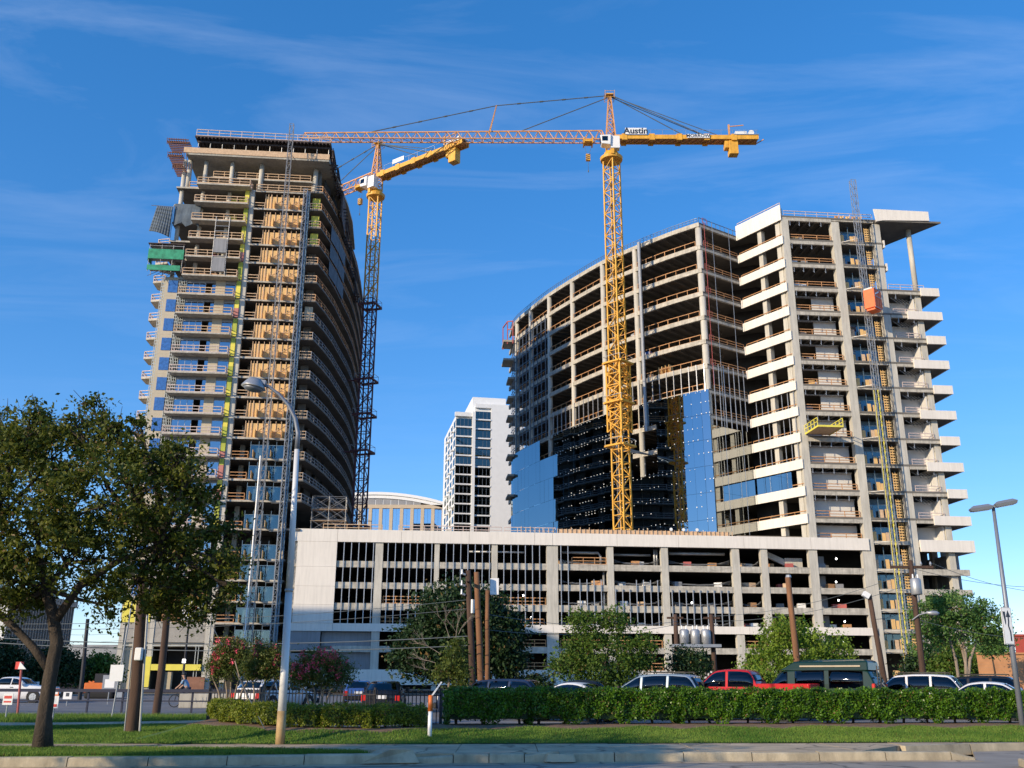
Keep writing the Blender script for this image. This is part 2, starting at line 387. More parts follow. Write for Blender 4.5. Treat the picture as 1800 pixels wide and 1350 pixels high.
def leaves(name, cen, size, m, parent=None, up_bias=0.3, aspect=0.55, kind=None, jitter=0.35, nrm=None):
    """cen: (N,3) leaf centres; every leaf is a small four-cornered blade"""
    N = len(cen)
    d = nrs.normal(size=(N, 3)); d /= np.linalg.norm(d, axis=1)[:, None] + 1e-9
    n = nrs.normal(size=(N, 3)); n[:, 2] += up_bias * 2
    if nrm is not None: n = n * 0.7 + nrm * 1.1
    n -= (n * d).sum(1)[:, None] * d; n /= np.linalg.norm(n, axis=1)[:, None] + 1e-9
    w = np.cross(d, n)
    L = size * (1 + jitter * nrs.normal(size=N)).clip(0.4, 2.0)
    a = d * (L / 2)[:, None]; b = w * (L * aspect / 2)[:, None]; h = n * (L * 0.10)[:, None]
    V = np.empty((N, 4, 3)); V[:, 0] = cen - a; V[:, 1] = cen - b + h - a * 0.15; V[:, 2] = cen + a; V[:, 3] = cen + b + h - a * 0.15
    me = bpy.data.meshes.new(name)
    me.vertices.add(4 * N); me.vertices.foreach_set('co', V.reshape(-1).astype(np.float32))
    me.loops.add(4 * N); me.loops.foreach_set('vertex_index', np.arange(4 * N, dtype=np.int32))
    me.polygons.add(N); me.polygons.foreach_set('loop_start', np.arange(0, 4 * N, 4, dtype=np.int32))
    me.update(calc_edges=True)
    me.materials.append(MATS[m])
    o = link(name, me, parent)
    if kind: o['kind'] = kind
    return o
# ================================================================== the setting: ground, road, kerb, pavement, lot
def sheet(name, poly, z, m, thick=None):
    b = MB()
    if thick: b.prism(poly, z - thick, z)
    else: b.add([(x, y, z) for x, y in poly], [tuple(range(len(poly)))])
    return tag(b.build(name, m), kind='structure')
g = MB(); S = 4000.0
g.add([(-S, -S, -0.30), (S, -S, -0.30), (S, S, -0.30), (-S, S, -0.30)], [(0, 1, 2, 3)])
tag(g.build('ground', 'dirt'), kind='structure')
# kerb line: nearly straight, drifting away to the right
def ky(x): return 21.6 + 0.155 * x if x < 2 else 21.91 + 0.10 * (x - 2)
KX = [-60, -30, -16, -10, -6, -3, 0, 2, 5, 8, 10.4]
road = [(-120, -40), (160, -40), (160, 47), (40, 29.0), (13.5, 26.1), (11.6, 25.5), (10.4, ky(10.4))] + [(x, ky(x)) for x in reversed(KX[:-1])] + [(-120, ky(-60) - 8)]
sheet('road', road, -0.03, 'asphalt', 0.2)
# strip of concrete gutter in front of the kerb
gut = [(x, ky(x) - 0.45) for x in KX] + [(x, ky(x) - 0.01) for x in reversed(KX)]
sheet('gutter', gut, -0.025, 'pavement')
# kerb stones, one by one, the tips broken and sagging
ks = tag(link('kerb', None), kind='structure')
xx = -24.0; i = 0
while xx < 10.2:
    L = 1.52 if xx < -1.5 or xx > 2.2 else rng.choice([0.75, 1.2, 1.0])
    x1 = min(xx + L, 10.4)
    tilt = 0.0 if not (-2.5 < xx < 2.5) else rng.uniform(-0.05, 0.05)
    dz = rng.uniform(-0.012, 0.012)
    h0, h1 = 0.155 + dz + tilt, 0.155 + dz - tilt
    if x1 > 10.0: h1 = 0.03
    if abs(xx + 2.4) < 0.8: h0, h1 = 0.05, 0.12
    y0a, y1a = ky(xx), ky(x1 - 0.02)
    w = 0.30
    b = MB()
    xe = x1 - 0.02
    vs = [(xx, y0a, -0.1), (xe, y1a, -0.1), (xe, y1a + w, -0.1), (xx, y0a + w, -0.1),
          (xx, y0a + 0.03, h0 - 0.03), (xe, y1a + 0.03, h1 - 0.03), (xe, y1a + w, h1), (xx, y0a + w, h0), (xx, y0a + 0.06, h0), (xe, y1a + 0.06, h1)]
    b.add(vs, [(0, 1, 5, 4), (4, 5, 9, 8), (8, 9, 6, 7), (1, 2, 6, 9, 5), (0, 4, 8, 7, 3), (2, 3, 7, 6)])
    b.build('kerb_stone', 'kerb_concrete', ks)
    xx = x1; i += 1
# broken slab of concrete heaved up against the kerb
br = MB(); br.add([(-3.1, 20.95, .0), (-1.9, 21.2, .0), (-1.85, 21.7, .02), (-3.0, 21.5, .02), (-2.5, 21.15, .26), (-2.05, 21.35, .24), (-2.2, 21.6, .20), (-2.7, 21.5, .22)],
    [(0, 1, 5, 4), (1, 2, 6, 5), (2, 3, 7, 6), (3, 0, 4, 7), (4, 5, 6, 7), (3, 2, 1, 0)])
tag(br.build('concrete_chunk', 'kerb_concrete'), 'heaved broken wedge of grey kerb concrete beside the grass tip', 'rubble')
br = MB(); br.add([(0.75, 21.45, .0), (1.35, 21.5, .0), (1.4, 21.75, .0), (0.7, 21.7, .0), (0.8, 21.6, .16), (1.3, 21.62, .12), (1.35, 21.75, .14), (0.75, 21.7, .15)],
    [(0, 1, 5, 4), (1, 2, 6, 5), (2, 3, 7, 6), (3, 0, 4, 7), (4, 5, 6, 7), (3, 2, 1, 0)])
tag(br.build('concrete_chunk', 'pavement'), 'pale broken kerb piece lying at the cracked joint over the gutter', 'rubble')
# far kerb beyond the turn lane on the right
k2 = tag(link('kerb', None), kind='structure')
pts = [(9.6, 24.6), (11.6, 25.52), (13.5, 26.12), (16.5, 26.7), (20, 27.2), (26, 28.0), (34, 29.2), (44, 31)]
for (a, b_) in zip(pts[:-1], pts[1:]):
    n = max(1, int(math.dist(a, b_) / 1.6))
    for q in range(n):
        p = Vector((*a, 0)).lerp(Vector((*b_, 0)), q / n); r = Vector((*a, 0)).lerp(Vector((*b_, 0)), (q + 0.985) / n)
        m_ = MB(); nrm = Vector((-(r - p).y, (r - p).x, 0)).normalized()
        lo = [p, r, r + nrm * .3, p + nrm * .3]; hi = [p + nrm * .04, r + nrm * .04, r + nrm * .3, p + nrm * .3]
        m_.add([(x.x, x.y, -.1) for x in lo] + [(x.x, x.y, .152) for x in hi], [(0, 1, 5, 4), (4, 5, 6, 7), (1, 2, 6, 5), (3, 0, 4, 7), (2, 3, 7, 6)])
        m_.build('kerb_stone', 'kerb_concrete', k2)
# median nose in the near lane
mdn = MB().prism([(10.4, 20.55), (10.55, 21.2), (30, 24.6), (30, 19.5), (12, 19.0)], -0.05, 0.13)
bevel_obj(tag(mdn.build('traffic_island', 'kerb_concrete'), kind='structure'), 0.03)
# pavement behind the kerb: slabs with joints
sw = tag(link('pavement', None), kind='structure')
def walk(x):       # far edge of the pavement
    return 24.9 + 0.10 * x if x > -4 else 24.5 + 0.02 * (x + 4)
xx = -30.0
while xx < 40:
    x1 = xx + 1.8
    if xx < -3.3: n0, n1 = 22.75 - 0.008 * (xx + 3.3), 22.75 - 0.008 * (x1 + 3.3); n0 += 0.10 * min(0, xx + 9) * -0.12; n1 += 0.10 * min(0, x1 + 9) * -0.12
    else:
        f = lambda x: ky(x) + 0.301 if x < 9.4 else (24.9 + (x - 9.6) * 0.46 if x < 11.6 else (25.83 + (x - 11.6) * 0.31 if x < 13.5 else 26.43 + (x - 13.5) * 0.17))
        n0, n1 = f(xx), f(x1)
    dz = rng.uniform(-.006, .006)
    MB().prism([(xx + .008, n0), (x1 - .008, n1), (x1 - .008, walk(x1)), (xx + .008, walk(xx))], 0.02, 0.15 + dz).build('paving_slab', 'pavement', sw)
    xx = x1
# driveway path at the far left
sheet('path', [(-40, 33.2), (-16.2, 32.6), (-11.5, 34.6), (-10.2, 36.0), (-11.2, 37.0), (-16, 34.6), (-40, 35.6)], 0.195, 'pavement', 0.2)
# lawn: flat on the left, then a bank that climbs to the hedges
sheet('lawn', [(-40, 24.3), (-9.3, 24.39), (-9.3, 29.0), (-10.4, 34.0), (-11.6, 41.6), (-24, 41.6), (-40, 38)], 0.17, 'turf', 0.3)
sheet('lawn', [(-40, 18.6), (-9.5, ky(-9.5) + .3), (-6, ky(-6) + .3), (-2.9, ky(-2.9) + .3), (-3.2, 21.9), (-5.0, 22.45), (-8, 22.72), (-40, 23.0)], 0.16, 'turf', 0.2)
HF = [(-12.0, 40.0), (-9.75, 33.2), (-8.37, 29.8), (-6.69, 27.75), (-5.0, 26.35), (-3.68, 26.4), (-2.4, 27.5), (-1.9, 28.4), (0.5, 28.8), (5, 29.6), (16.5, 31.0), (30, 33.0)]
def hf(x):
    for (xa, ya), (xb, yb) in zip(HF[:-1], HF[1:]):
        if xa <= x <= xb: return ya + (yb - ya) * (x - xa) / (xb - xa)
    return HF[0][1] if x < HF[0][0] else HF[-1][1]
def bank_z(x, y):
    y0, y1 = walk(x) - .02, hf(x) - .15
    f = min(1.0, max(0.0, (y - y0) / (y1 - y0)))
    return 0.165 + 0.255 * (f * f * (3 - 2 * f)) + .012 * math.sin(x * 3.1 + y * 2.3) * f
bt, bm_ = MB(), MB()
xs_b = [-9.6 + .4 * k for k in range(80)]
def strip_rows(mb, fs, lift=0.0):
    base = len(mb.v)
    for x in xs_b:
        y0, y1 = walk(x) - .02, hf(x) - .15
        for f in fs:
            if f <= 1.0: y = y0 + (y1 - y0) * f; mb.v.append((x, y, bank_z(x, y) + lift))
            else: y = y1 + (f - 1) * 3.0; mb.v.append((x, y, .42 + lift if f < 1.45 else .10))
    n = len(fs)
    for i in range(len(xs_b) - 1):
        for k in range(n - 1): mb.f.append((base + i * n + k, base + (i + 1) * n + k, base + (i + 1) * n + k + 1, base + i * n + k + 1))
strip_rows(bt, [0, .15, .3, .45, .6, .75, .9, 1.0])
tag(bt.build('bank', 'turf', smooth=True), kind='structure')
strip_rows(bm_, [.66, .75, .85, 1.0, 1.2, 1.4, 1.7], .006)
tag(bm_.build('mulch_bed', 'mulch', smooth=True), kind='structure')
# the lot behind the hedge and the side street on the left
sheet('parking_lot', [(-11.4, 38.3), (-10.2, 36.0), (-8.4, 31.6), (-5, 28.3), (-2, 29.8), (5, 31.2), (16.5, 32.6), (40, 36), (80, 40), (80, 100), (-9, 100)], 0.182, 'asphalt_lot', 0.3)
sheet('side_street', [(-90, 38.5), (-40, 39), (-24, 41.61), (-11.6, 41.61), (-11.3, 44), (-9.2, 95), (-90, 95)], 0.12, 'asphalt_lot', 0.3)
# ================================================================== building frame: s along the street front, t away from the street
FANG = math.atan2(8.3, 88.0)
FUX = Vector((math.cos(FANG), math.sin(FANG))); FUY = Vector((-math.sin(FANG), math.cos(FANG))); FO = Vector((0.0, 145.3 + 30 * 8.3 / 88.0))
def W(s, t, z=0.0):
    q = FO + FUX * s + FUY * t
    return Vector((q.x, q.y, z))
class Frame:
    def __init__(f, name, label, cat, s, t, z=0.0, group=None):
        f.root = thing(name, label, cat, W(s, t, z), FANG, group); f.o = Vector((-s, -t, -z))
    def put(f, mb, name, m, parent=None, smooth=False):
        o = mb.build(name, m, parent or f.root, smooth)
        if parent is None: o.location = f.o
        return o
    def place(f, me, name, s, t, z, rz=0.0):
        return link(name, me, f.root, Vector((s, t, z)) + f.o, rz)
_rail = {}
def rail_mesh(L, m='rail_pale', h=1.07, gap=1.9, w=0.09, style=2):
    key = (round(L, 2), m, h, gap, w, style)
    if key in _rail: return _rail[key]
    b = MB(); n = max(1, int(round(L / gap)))
    for i in range(n + 1):
        x = L * i / n; b.box(x - w / 2, x + w / 2, -w / 2, w / 2, 0, h)
    b.box(0, L, -w / 2 - .02, w / 2 + .02, h - 0.07, h + 0.04)
    if style == 2: b.box(0, L, -w / 2 - .018, w / 2 + .018, h * .52 - 0.05, h * .52 + 0.05)
    b.box(0, L, -w / 2 - .019, w / 2 + .019, 0.003, 0.12)
    _rail[key] = b.mesh('guard_rail', m); return _rail[key]
def lattice(b, x0, x1, y0, y1, z0, z1, step, cw, dw, horiz=True, x_brace=False):
    """square lattice column"""
    cs = [(x0, y0), (x1, y0), (x1, y1), (x0, y1)]
    for (x, y) in cs: b.bar((x, y, z0), (x, y, z1), cw)
    n = max(1, int(round((z1 - z0) / step))); h = (z1 - z0) / n
    for i in range(n):
        za, zb = z0 + i * h, z0 + (i + 1) * h
        for k in range(4):
            p, q = cs[k], cs[(k + 1) % 4]
            if (i + k) % 2: p, q = q, p
            b.bar((*p, za), (*q, zb), dw)
            if x_brace: b.bar((*q, za), (*p, zb), dw)
            if horiz: b.bar((*p, zb), (*q, zb), dw)
    return b

# ================================================================== the tall concrete tower on the left
T = Frame('concrete_tower', 'tall unfinished concrete apartment tower with plywood bays and stacked balconies', 'tower', -44.0, 0.0)
LV = [6.4, 9.6, 12.7, 15.85, 18.95, 23.5, 27.85] + [31.1 + 3.31 * i for i in range(16)]
RC = [(-32.4, -0.55), (-31.32, 4.4), (-30.4, 10.0), (-29.78, 16.0), (-28.95, 23.5), (-28.5, 30.3), (-28.3, 40.0), (-28.36, 50.8), (-28.6, 58.0), (-29.4, 68.0)]
def zceil(i): return (LV[i + 1] if i + 1 < len(LV) else 86.4) - 0.30
for i, z in enumerate(LV):
    wl_ = -56.8 if z > 63 else -54.0
    if z < 23: poly = [(wl_, 0.0), (-34.35, 0.0), (-34.35, 58), (wl_, 58)]
    else: poly = [(wl_, 0.0), (-34.5, 0.0), (-34.5, -0.55)] + RC + [(wl_, 68)]
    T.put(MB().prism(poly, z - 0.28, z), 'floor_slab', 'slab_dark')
    T.put(MB().box(wl_, -34.5, -0.02, -0.001, z - .28, z), 'lit_slab_edge', 'slab_edge')  # added pale strip: paints the sunlit front edge onto the shade-toned slab
# core walls and inner columns behind the open bays
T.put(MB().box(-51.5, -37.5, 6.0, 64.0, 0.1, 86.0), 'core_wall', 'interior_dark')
T.put(MB().box(-54.0, -29.3, 68.02, 68.3, 23.5, 83.0), 'end_wall', 'slab_dark')
for s in (-42.9, -35.6):
    T.put(MB().box(s - .35, s + .35, 4.2, 4.9, 0.1, 80.4), 'column', 'column_concrete')
T.put(MB().box(-44.62, -43.85, -0.05, 0.75, 0.1, 80.45), 'column', 'column_concrete')
# columns of the top storeys
for s in (-56.1, -52.6, -48.2):
    T.put(MB().tube([(s, 1.0, 63.9), (s, 1.0, 86.3)], 0.36, 12), 'column', 'column_concrete', smooth=True)
for s, t in ((-55.3, 1.1), (-43.3, 1.3), (-34.2, 2.0)):
    T.put(MB().tube([(s, t, 80.6), (s, t, 86.3)], 0.42, 12), 'column', 'column_concrete', smooth=True)
# balconies on the street side
bal = MB().box(0, 8.75, -1.75, -0.002, -0.24, 0.0).mesh('balcony_slab', 'slab_edge')
for i, z in enumerate(LV):
    if z < 15 or z > 81: continue
    s0 = -54.15 if z < 63 else -53.9 + (z - 63) * 0.045
    o = T.place(bal, 'balcony', s0, 0.0, z - 0.02)
    tag(link('guard_rail', rail_mesh(8.6, 'rail_pale' if z < 52 else 'timber_pale'), o, (0.08, -1.66, 0.001)))
    tag(link('guard_rail', rail_mesh(1.5, 'rail_pale'), o, (0.1, -0.1, 0.001), -math.pi / 2))
    tag(link('guard_rail', rail_mesh(1.5, 'rail_pale'), o, (8.65, -0.1, 0.001), -math.pi / 2))
# walls and windows behind the balconies
def window(fr, s0, s1, t, z0, z1, panes, m_f='mullion', m_g='glass_window', name='window', dep=0.14):
    b = MB(); w = 0.07
    b.box(s0, s1, t, t + dep, z0, z0 + w); b.box(s0, s1, t, t + dep, z1 - w, z1)
    xs = [s0 + (s1 - s0) * k / panes for k in range(panes + 1)]
    for k, x in enumerate(xs):
        a = min(max(x - w / 2, s0 + .001), s1 - w - .001); b.box(a, a + w, t + .004, t + dep - .004, z0 + .01, z1 - .01)
    f = fr.put(b, name, m_f)
    for k in range(panes):
        MB().box(xs[k] + .036, xs[k + 1] - .036, t + .05, t + .07, z0 + w, z1 - w).build('pane', m_g, f)
    return f
for i, z in enumerate(LV):
    if z < 15 or z > 62: continue
    c = zceil(i)
    T.put(MB().box(-48.7, -47.2, 0.02, 0.3, z + .003, c), 'wall_panel', 'cream_wall')
    T.put(MB().box(-54.1, -45.4, 0.12, 0.32, c - 0.42, c + .01), 'wall_header', 'grey_wall')
    window(T, -53.3, -50.3, 0.1, z + .02, c - 0.42, 3)
    window(T, -47.19, -45.5, 0.1, z + .02, c - 0.42, 1)
    T.put(MB().box(-49.25, -48.71, 0.1, 0.25, z + .004, c - .42), 'window_side', 'glass_window')
    st_ = MB()
    for k in range(3): st_.box(-54.05 + k * .3, -53.97 + k * .3, -0.02, 0.08, z + .003, c)
    for k in range(6): st_.box(-54.05, -53.35, 0.0, 0.06, z + .1 + k * .5, z + .16 + k * .5)
    T.put(st_, 'stud_wall', 'studs')
# coloured sheathing strip beside the pier
for i, z in enumerate(LV):
    if z < 22 or z > 80: continue
    c = zceil(i) + .3; mid = z + (c - z) * (0.45 + 0.2 * math.sin(i * 2.1))
    ca, cb = ('yellow_sheathing', 'green_sheathing') if i % 3 else ('green_sheathing', 'yellow_sheathing')
    if i in (6, 7, 8, 18, 15): ca = 'pink_sheathing'
    T.put(MB().box(-45.35, -44.66, -0.30, -0.06, z + .01, mid), 'sheathing_panel', ca)
    T.put(MB().box(-45.34, -44.67, -0.29, -0.07, mid + .01, c - .28), 'sheathing_panel', cb)
# plywood hoist landings, glazed landings lower down
def plywood_unit(L):
    b = MB()
    b.box(0, L, 0.06, 0.09, 0, 2.35)
    return b.mesh('plywood_wall', 'plywood')
def studs_mesh(L, n, h):
    b = MB()
    for k in range(n):
        x = L * k / (n - 1); b.box(x - .045, x + .045, -0.06, 0.055, 0, h)
    return b.mesh('stud', 'timber_pale')
pw = plywood_unit(2.55); pn = plywood_unit(0.95); stm = studs_mesh(2.5, 4, 2.72); stn = studs_mesh(0.9, 3, 2.72)
pwr = plywood_unit(2.4)
hole = MB(); hole.add([(-.17, 0.052, 0), (0, 0.052, -.17), (.17, 0.052, 0), (0, 0.052, .17), (-.17, 0.0598, 0), (0, 0.0598, -.17), (.17, 0.0598, 0), (0, 0.0598, .17)], [(0, 1, 2, 3), (0, 4, 5, 1), (1, 5, 6, 2), (2, 6, 7, 3), (3, 7, 4, 0)])
hole_me = hole.mesh('peep_hole', 'interior_dark')
gate = MB(); gate.bar((0.95, -.02, 1.15), (2.3, -.02, 2.1), 0.05); gate.box(0.55, 2.35, -0.05, 0.0, 1.05, 1.12)
gate_me = gate.mesh('brace', 'timber_pale')
side = MB().box(-.02, .04, -1.15, 0.05, 0, 1.15).mesh('gate_leaf', 'plywood')
gl_me = MB().box(0, 2.5, 0.02, 0.05, 0.02, 2.1).mesh('glass_panel', 'glass_clear')
gp = MB()
for k in range(3): gp.box(k * 1.25 - .035, k * 1.25 + .035, -.03, .1, 0, 2.75)
gp.box(-.03, 2.53, -.02, .09, 2.1, 2.17); gp_me = gp.mesh('glazing_post', 'scaffold_blue')
for i, z in enumerate(LV):
    if z > 79: continue
    if z > 36:
        o = T.place(pw, 'plywood_wall', -41.0, 0.25, z + .003); link('stud', stm, o); link('peep_hole', hole_me, o, (1.75, 0, 1.55)); link('brace', gate_me, o); link('gate_leaf', side, o, (0.7, 0, 0))
        o = T.place(pn, 'plywood_wall', -41.98, 0.25, z + .003); link('stud', stn, o)
        o = T.place(pwr, 'plywood_wall', -38.15, 0.25, z + .003); link('stud', stm, o); link('peep_hole', hole_me, o, (1.25, 0, 1.55)); link('brace', gate_me, o); link('gate_leaf', side, o, (0.35, 0, 0)); link('gate_leaf', side, o, (2.0, 0, 0))
        T.place(rail_mesh(1.75, 'timber_pale'), 'guard_rail', -43.8, 0.15, z + .002)
    else:
        for s in (-40.9, -38.2):
            o = T.place(gl_me, 'glass_panel', s, 0.25, z + .003); link('glazing_post', gp_me, o)
            link('gate_leaf', side, o, (0.55, 0, 0)); link('gate_leaf', MB().box(0.7, 1.75, 1.2, 1.25, 0.01, 2.0).mesh('lift_door', 'door_paint'), o)
        T.place(rail_mesh(2.5, 'timber'), 'guard_rail', -43.7, 0.15, z + .002)
T.place(rail_mesh(9.2, 'timber_pale'), 'guard_rail', -43.6, -0.1, 80.76)
# the far corner: rendered wall strip with blue-wrapped windows
bw = MB().box(0, 1.5, -0.12, -0.05, 0, 2.1).mesh('blue_window_wrap', 'blue_wrap')
for i, z in enumerate(LV):
    if z > 63: continue
    c = zceil(i) + .30
    if z > 10:
        T.put(MB().box(-56.75, -54.75, -0.05, 0.3, z + .01, c), 'wall_panel', 'cream_wall')
        T.place(bw, 'blue_window_wrap', -56.2, 0.0, z + 0.62)
stt = MB()
for (a, b_) in ((-57.3, -56.76), (-54.74, -54.2)):
    for s in (a, (a + b_) / 2, b_): stt.box(s - .04, s + .04, -0.06, 0.06, 10, 64.4)
    zz = 10.2
    while zz < 64: stt.box(a + .005, b_ - .005, -0.055, 0.055, zz, zz + .09); zz += 0.55
T.put(stt, 'stud_wall', 'studs')
# small side balconies
sb = MB().prism([(0, 0), (2.1, -0.6), (2.1, 4.2), (0, 3.0)], -0.24, 0.0).mesh('balcony_slab', 'slab_edge')
for i, z in enumerate(LV):
    if z < 25 or z > 74: continue
    o = T.place(sb, 'balcony', -59.35, 2.2, z - 0.03)
    link('guard_rail', rail_mesh(2.0, 'rail_pale'), o, (0.06, 0.05, 0.001), -0.28)
    link('guard_rail', rail_mesh(2.9, 'rail_pale'), o, (0.06, 0.05, 0.001), math.pi / 2)
T.put(MB().box(-57.25, -54.2, 0.4, 50, 0.1, 64.0), 'side_wall', 'cream_wall')
# curved flank: slab-edge rails and wall pieces, coloured darker to deepen the shade
for i, z in enumerate(LV):
    if z < 27: continue
    for k in range(len(RC) - 1):
        a, b_ = Vector(RC[k]), Vector(RC[k + 1]); d = b_ - a; L = d.length
        q = a + Vector((-0.12, 0.0)) + d * 0.01
        T.place(rail_mesh(round(L * .98, 1), 'grey_wall' if z < 60 else 'timber'), 'guard_rail', q.x, q.y, z + .002, math.atan2(d.y, d.x))
        if k >= 1:
            wa = a + d * 0.1 + Vector((-1.7, 0)); wb = a + d * 0.72 + Vector((-1.7, 0))
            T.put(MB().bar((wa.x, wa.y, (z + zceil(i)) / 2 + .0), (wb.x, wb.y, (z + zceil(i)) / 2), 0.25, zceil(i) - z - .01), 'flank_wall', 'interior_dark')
        if z > 66 and z < 76 and k in (1, 2):
            na = a + Vector((.15, .2)); nb = b_ + Vector((.15, -.2))
            T.put(MB().bar((na.x, na.y, z + 1.45), (nb.x, nb.y, z + 1.45), 0.04, 2.5), 'debris_screen', 'grey_net')
    T.place(rail_mesh(1.9, 'timber_pale'), 'guard_rail', -34.4, -0.46, z + .002)
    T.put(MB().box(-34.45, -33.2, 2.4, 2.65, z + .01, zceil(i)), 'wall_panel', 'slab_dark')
# roof slab, its timber edge, and the forest of formwork on top
RP = [(-55.6, -0.9), (-31.75, -0.9), (-30.9, 3.8), (-30.3, 9), (-29.6, 15.0), (-29.2, 22.0), (-29.5, 34), (-56.0, 34)]
T.put(MB().prism(RP, 86.4, 86.85), 'roof_slab', 'concrete')
T.put(MB().prism([(-56.05, -1.0), (-31.7, -1.0), (-31.7, -0.91), (-56.05, -0.91)], 86.75, 87.75), 'edge_form', 'timber_pale')
T.put(MB().prism([(-52.5, 1.2), (-34.6, 1.2), (-34.6, 12), (-52.5, 12)], 83.35, 83.6), 'floor_slab', 'slab_edge')
T.place(rail_mesh(16.4, 'timber_pale'), 'guard_rail', -51.3, 1.3, 83.61)
T.place(rail_mesh(10.5, 'timber_pale'), 'guard_rail', -54.8, 0.1, 80.76)
jo = MB()
jo.box(-54.2, -31.8, -0.2, 0.1, 89.3, 89.6); jo.box(-54.2, -31.8, 3.0, 3.3, 89.3, 89.6)
s = -54.2
while s < -31.8: jo.box(s, s + .16, -1.0, 16.0, 89.61, 89.9); s += 0.62
jo.box(-54.5, -31.6, -0.9, 16.0, 89.91, 90.15)
T.put(jo, 'deck_form', 'formwork')
ps = MB(); s = -54.0
while s < -31.9:
    for t in (0.0, 3.2, 7.0): ps.tube([(s, t, 86.86), (s, t, 89.31)], 0.07, 6)
    s += 2.0
T.put(ps, 'shoring_post', 'galvanised')
T.place(rail_mesh(22.6, 'rail_pale', 1.2, 1.9, 0.08), 'guard_rail', -54.3, -0.8, 90.16)
tag(T.root.children[-1], 'pale lilac rail along the topmost deck')
# joist bundles sticking out of the top storeys
for (z, sa, sb_) in ((88.6, -59.0, -55.2), (86.0, -58.6, -56.1), (83.9, -57.6, -55.6)):
    b = MB()
    for k in range(7): b.box(sa, sb_, -1.0 + k * .55, -0.86 + k * .55, z, z + .2)
    for k in range(9): b.bar((sa + .1 + k * .38, -1.05, z - .5), (sa + .0 + k * .38, -1.05, z + .7), 0.09)
    b.box(sa + .2, sb_ - .2, -1.2, -1.07, z - .3, z - .15); b.box(sa + .2, sb_ - .2, -1.2, -1.07, z + .35, z + .5)
    T.put(b, 'outrigger_form', 'form_red')
fk = MB()
for (s0, t0, z0, n, h) in ((-31.3, 0.2, 86.0, 9, 3.6), (-30.8, 4.5, 84.8, 9, 3.9), (-30.3, 9.5, 82.5, 8, 3.4), (-29.6, 15.5, 79.0, 8, 5.2), (-29.2, 21.0, 76.0, 8, 6.0), (-28.6, 27.5, 73.5, 8, 6.0)):
    for k in range(n):
        t = t0 + k * .62; fk.box(s0 - .1, s0 + .06, t, t + .12, z0 + rng.uniform(-.3, .2), z0 + h + rng.uniform(-.4, .5))
    for q in range(3): fk.box(s0 - .2, s0 + .22, t0 - .2, t0 + n * .62, z0 + .4 + q * h * .36, z0 + .6 + q * h * .36)
    for k in range(4): fk.box(s0 - .5, s0 + 1.0, t0 + k * 1.3, t0 + k * 1.3 + .14, z0 + .3, z0 + .5)
T.put(fk, 'edge_formwork', 'formwork')
fb_ = MB()
for (t0, t1, z0, z1) in ((8, 15.5, 80.5, 85.8), (16, 24, 74, 84), (24, 36, 70, 82.5), (36, 48, 68, 80.5)):
    fb_.box(-30.2, -29.9, t0, t1, z0, z1)
T.put(fb_, 'form_panel', 'formwork')
# street-level corner: block wall, openings, yellow sheathing
T.put(MB().box(-57.2, -44.6, 0.0, 0.3, 6.7, 9.4), 'block_wall', 'block_wall')
bk = MB().box(0, .388, -0.012, 0.0, 0, .188).mesh('concrete_block', 'block_wall')
zz = 6.75; r_ = 0
cnt = 0
while zz < 9.2 and cnt < 296:
    s = -52.5 + (0.2 if r_ % 2 else 0)
    while s < -45.0 and cnt < 296: T.place(bk, 'concrete_block', s, 0.0, zz); s += 0.40; cnt += 1
    zz += 0.20; r_ += 1
for s in (-57.2, -53.0, -45.0):
    T.put(MB().box(s, s + .65, -0.12, 0.5, 0.1, 12.6), 'column', 'column_concrete')
T.put(MB().box(-57.1, -53.05, -0.2, 0.25, 9.5, 12.6), 'sheathing_panel', 'yellow_sheathing')
T.put(MB().box(-54.25, -52.2, -0.45, -0.15, 0.5, 4.7), 'sheathing_panel', 'yellow_sheathing')
T.put(MB().box(-52.19, -45.1, -0.42, -0.15, 2.8, 3.65), 'sheathing_panel', 'yellow_sheathing')
st2 = MB()
for s in (-56.8, -56.3, -54.2, -53.7, -52.9, -52.3, -46.2, -45.8): st2.box(s, s + .09, -.1, .05, 0.2, 6.35)
st2.box(-57, -45.2, -.11, .06, 6.2, 6.34); st2.box(-54.2, -52.2, -.11, .06, 4.9, 5.0)
T.put(st2, 'stud_wall', 'studs')
T.put(MB().box(-56.9, -54.3, 0.8, 1.0, 0.15, 5.4), 'wall_panel', 'cream_wall')
T.put(MB().box(-51.0, -49.8, 3.0, 3.2, 0.15, 2.6), 'wall_panel', 'cream_wall')
T.put(MB().box(-46.9, -44.4, -0.5, -0.4, 0.2, 1.9), 'hoarding_board', 'brick_brown')
T.place(rail_mesh(3.1, 'timber'), 'guard_rail', -51.5, 0.2, 9.62); T.place(rail_mesh(3.4, 'timber'), 'guard_rail', -48.2, 0.2, 9.62)
T.place(rail_mesh(6.5, 'timber'), 'guard_rail', -51.9, 0.2, 12.72)
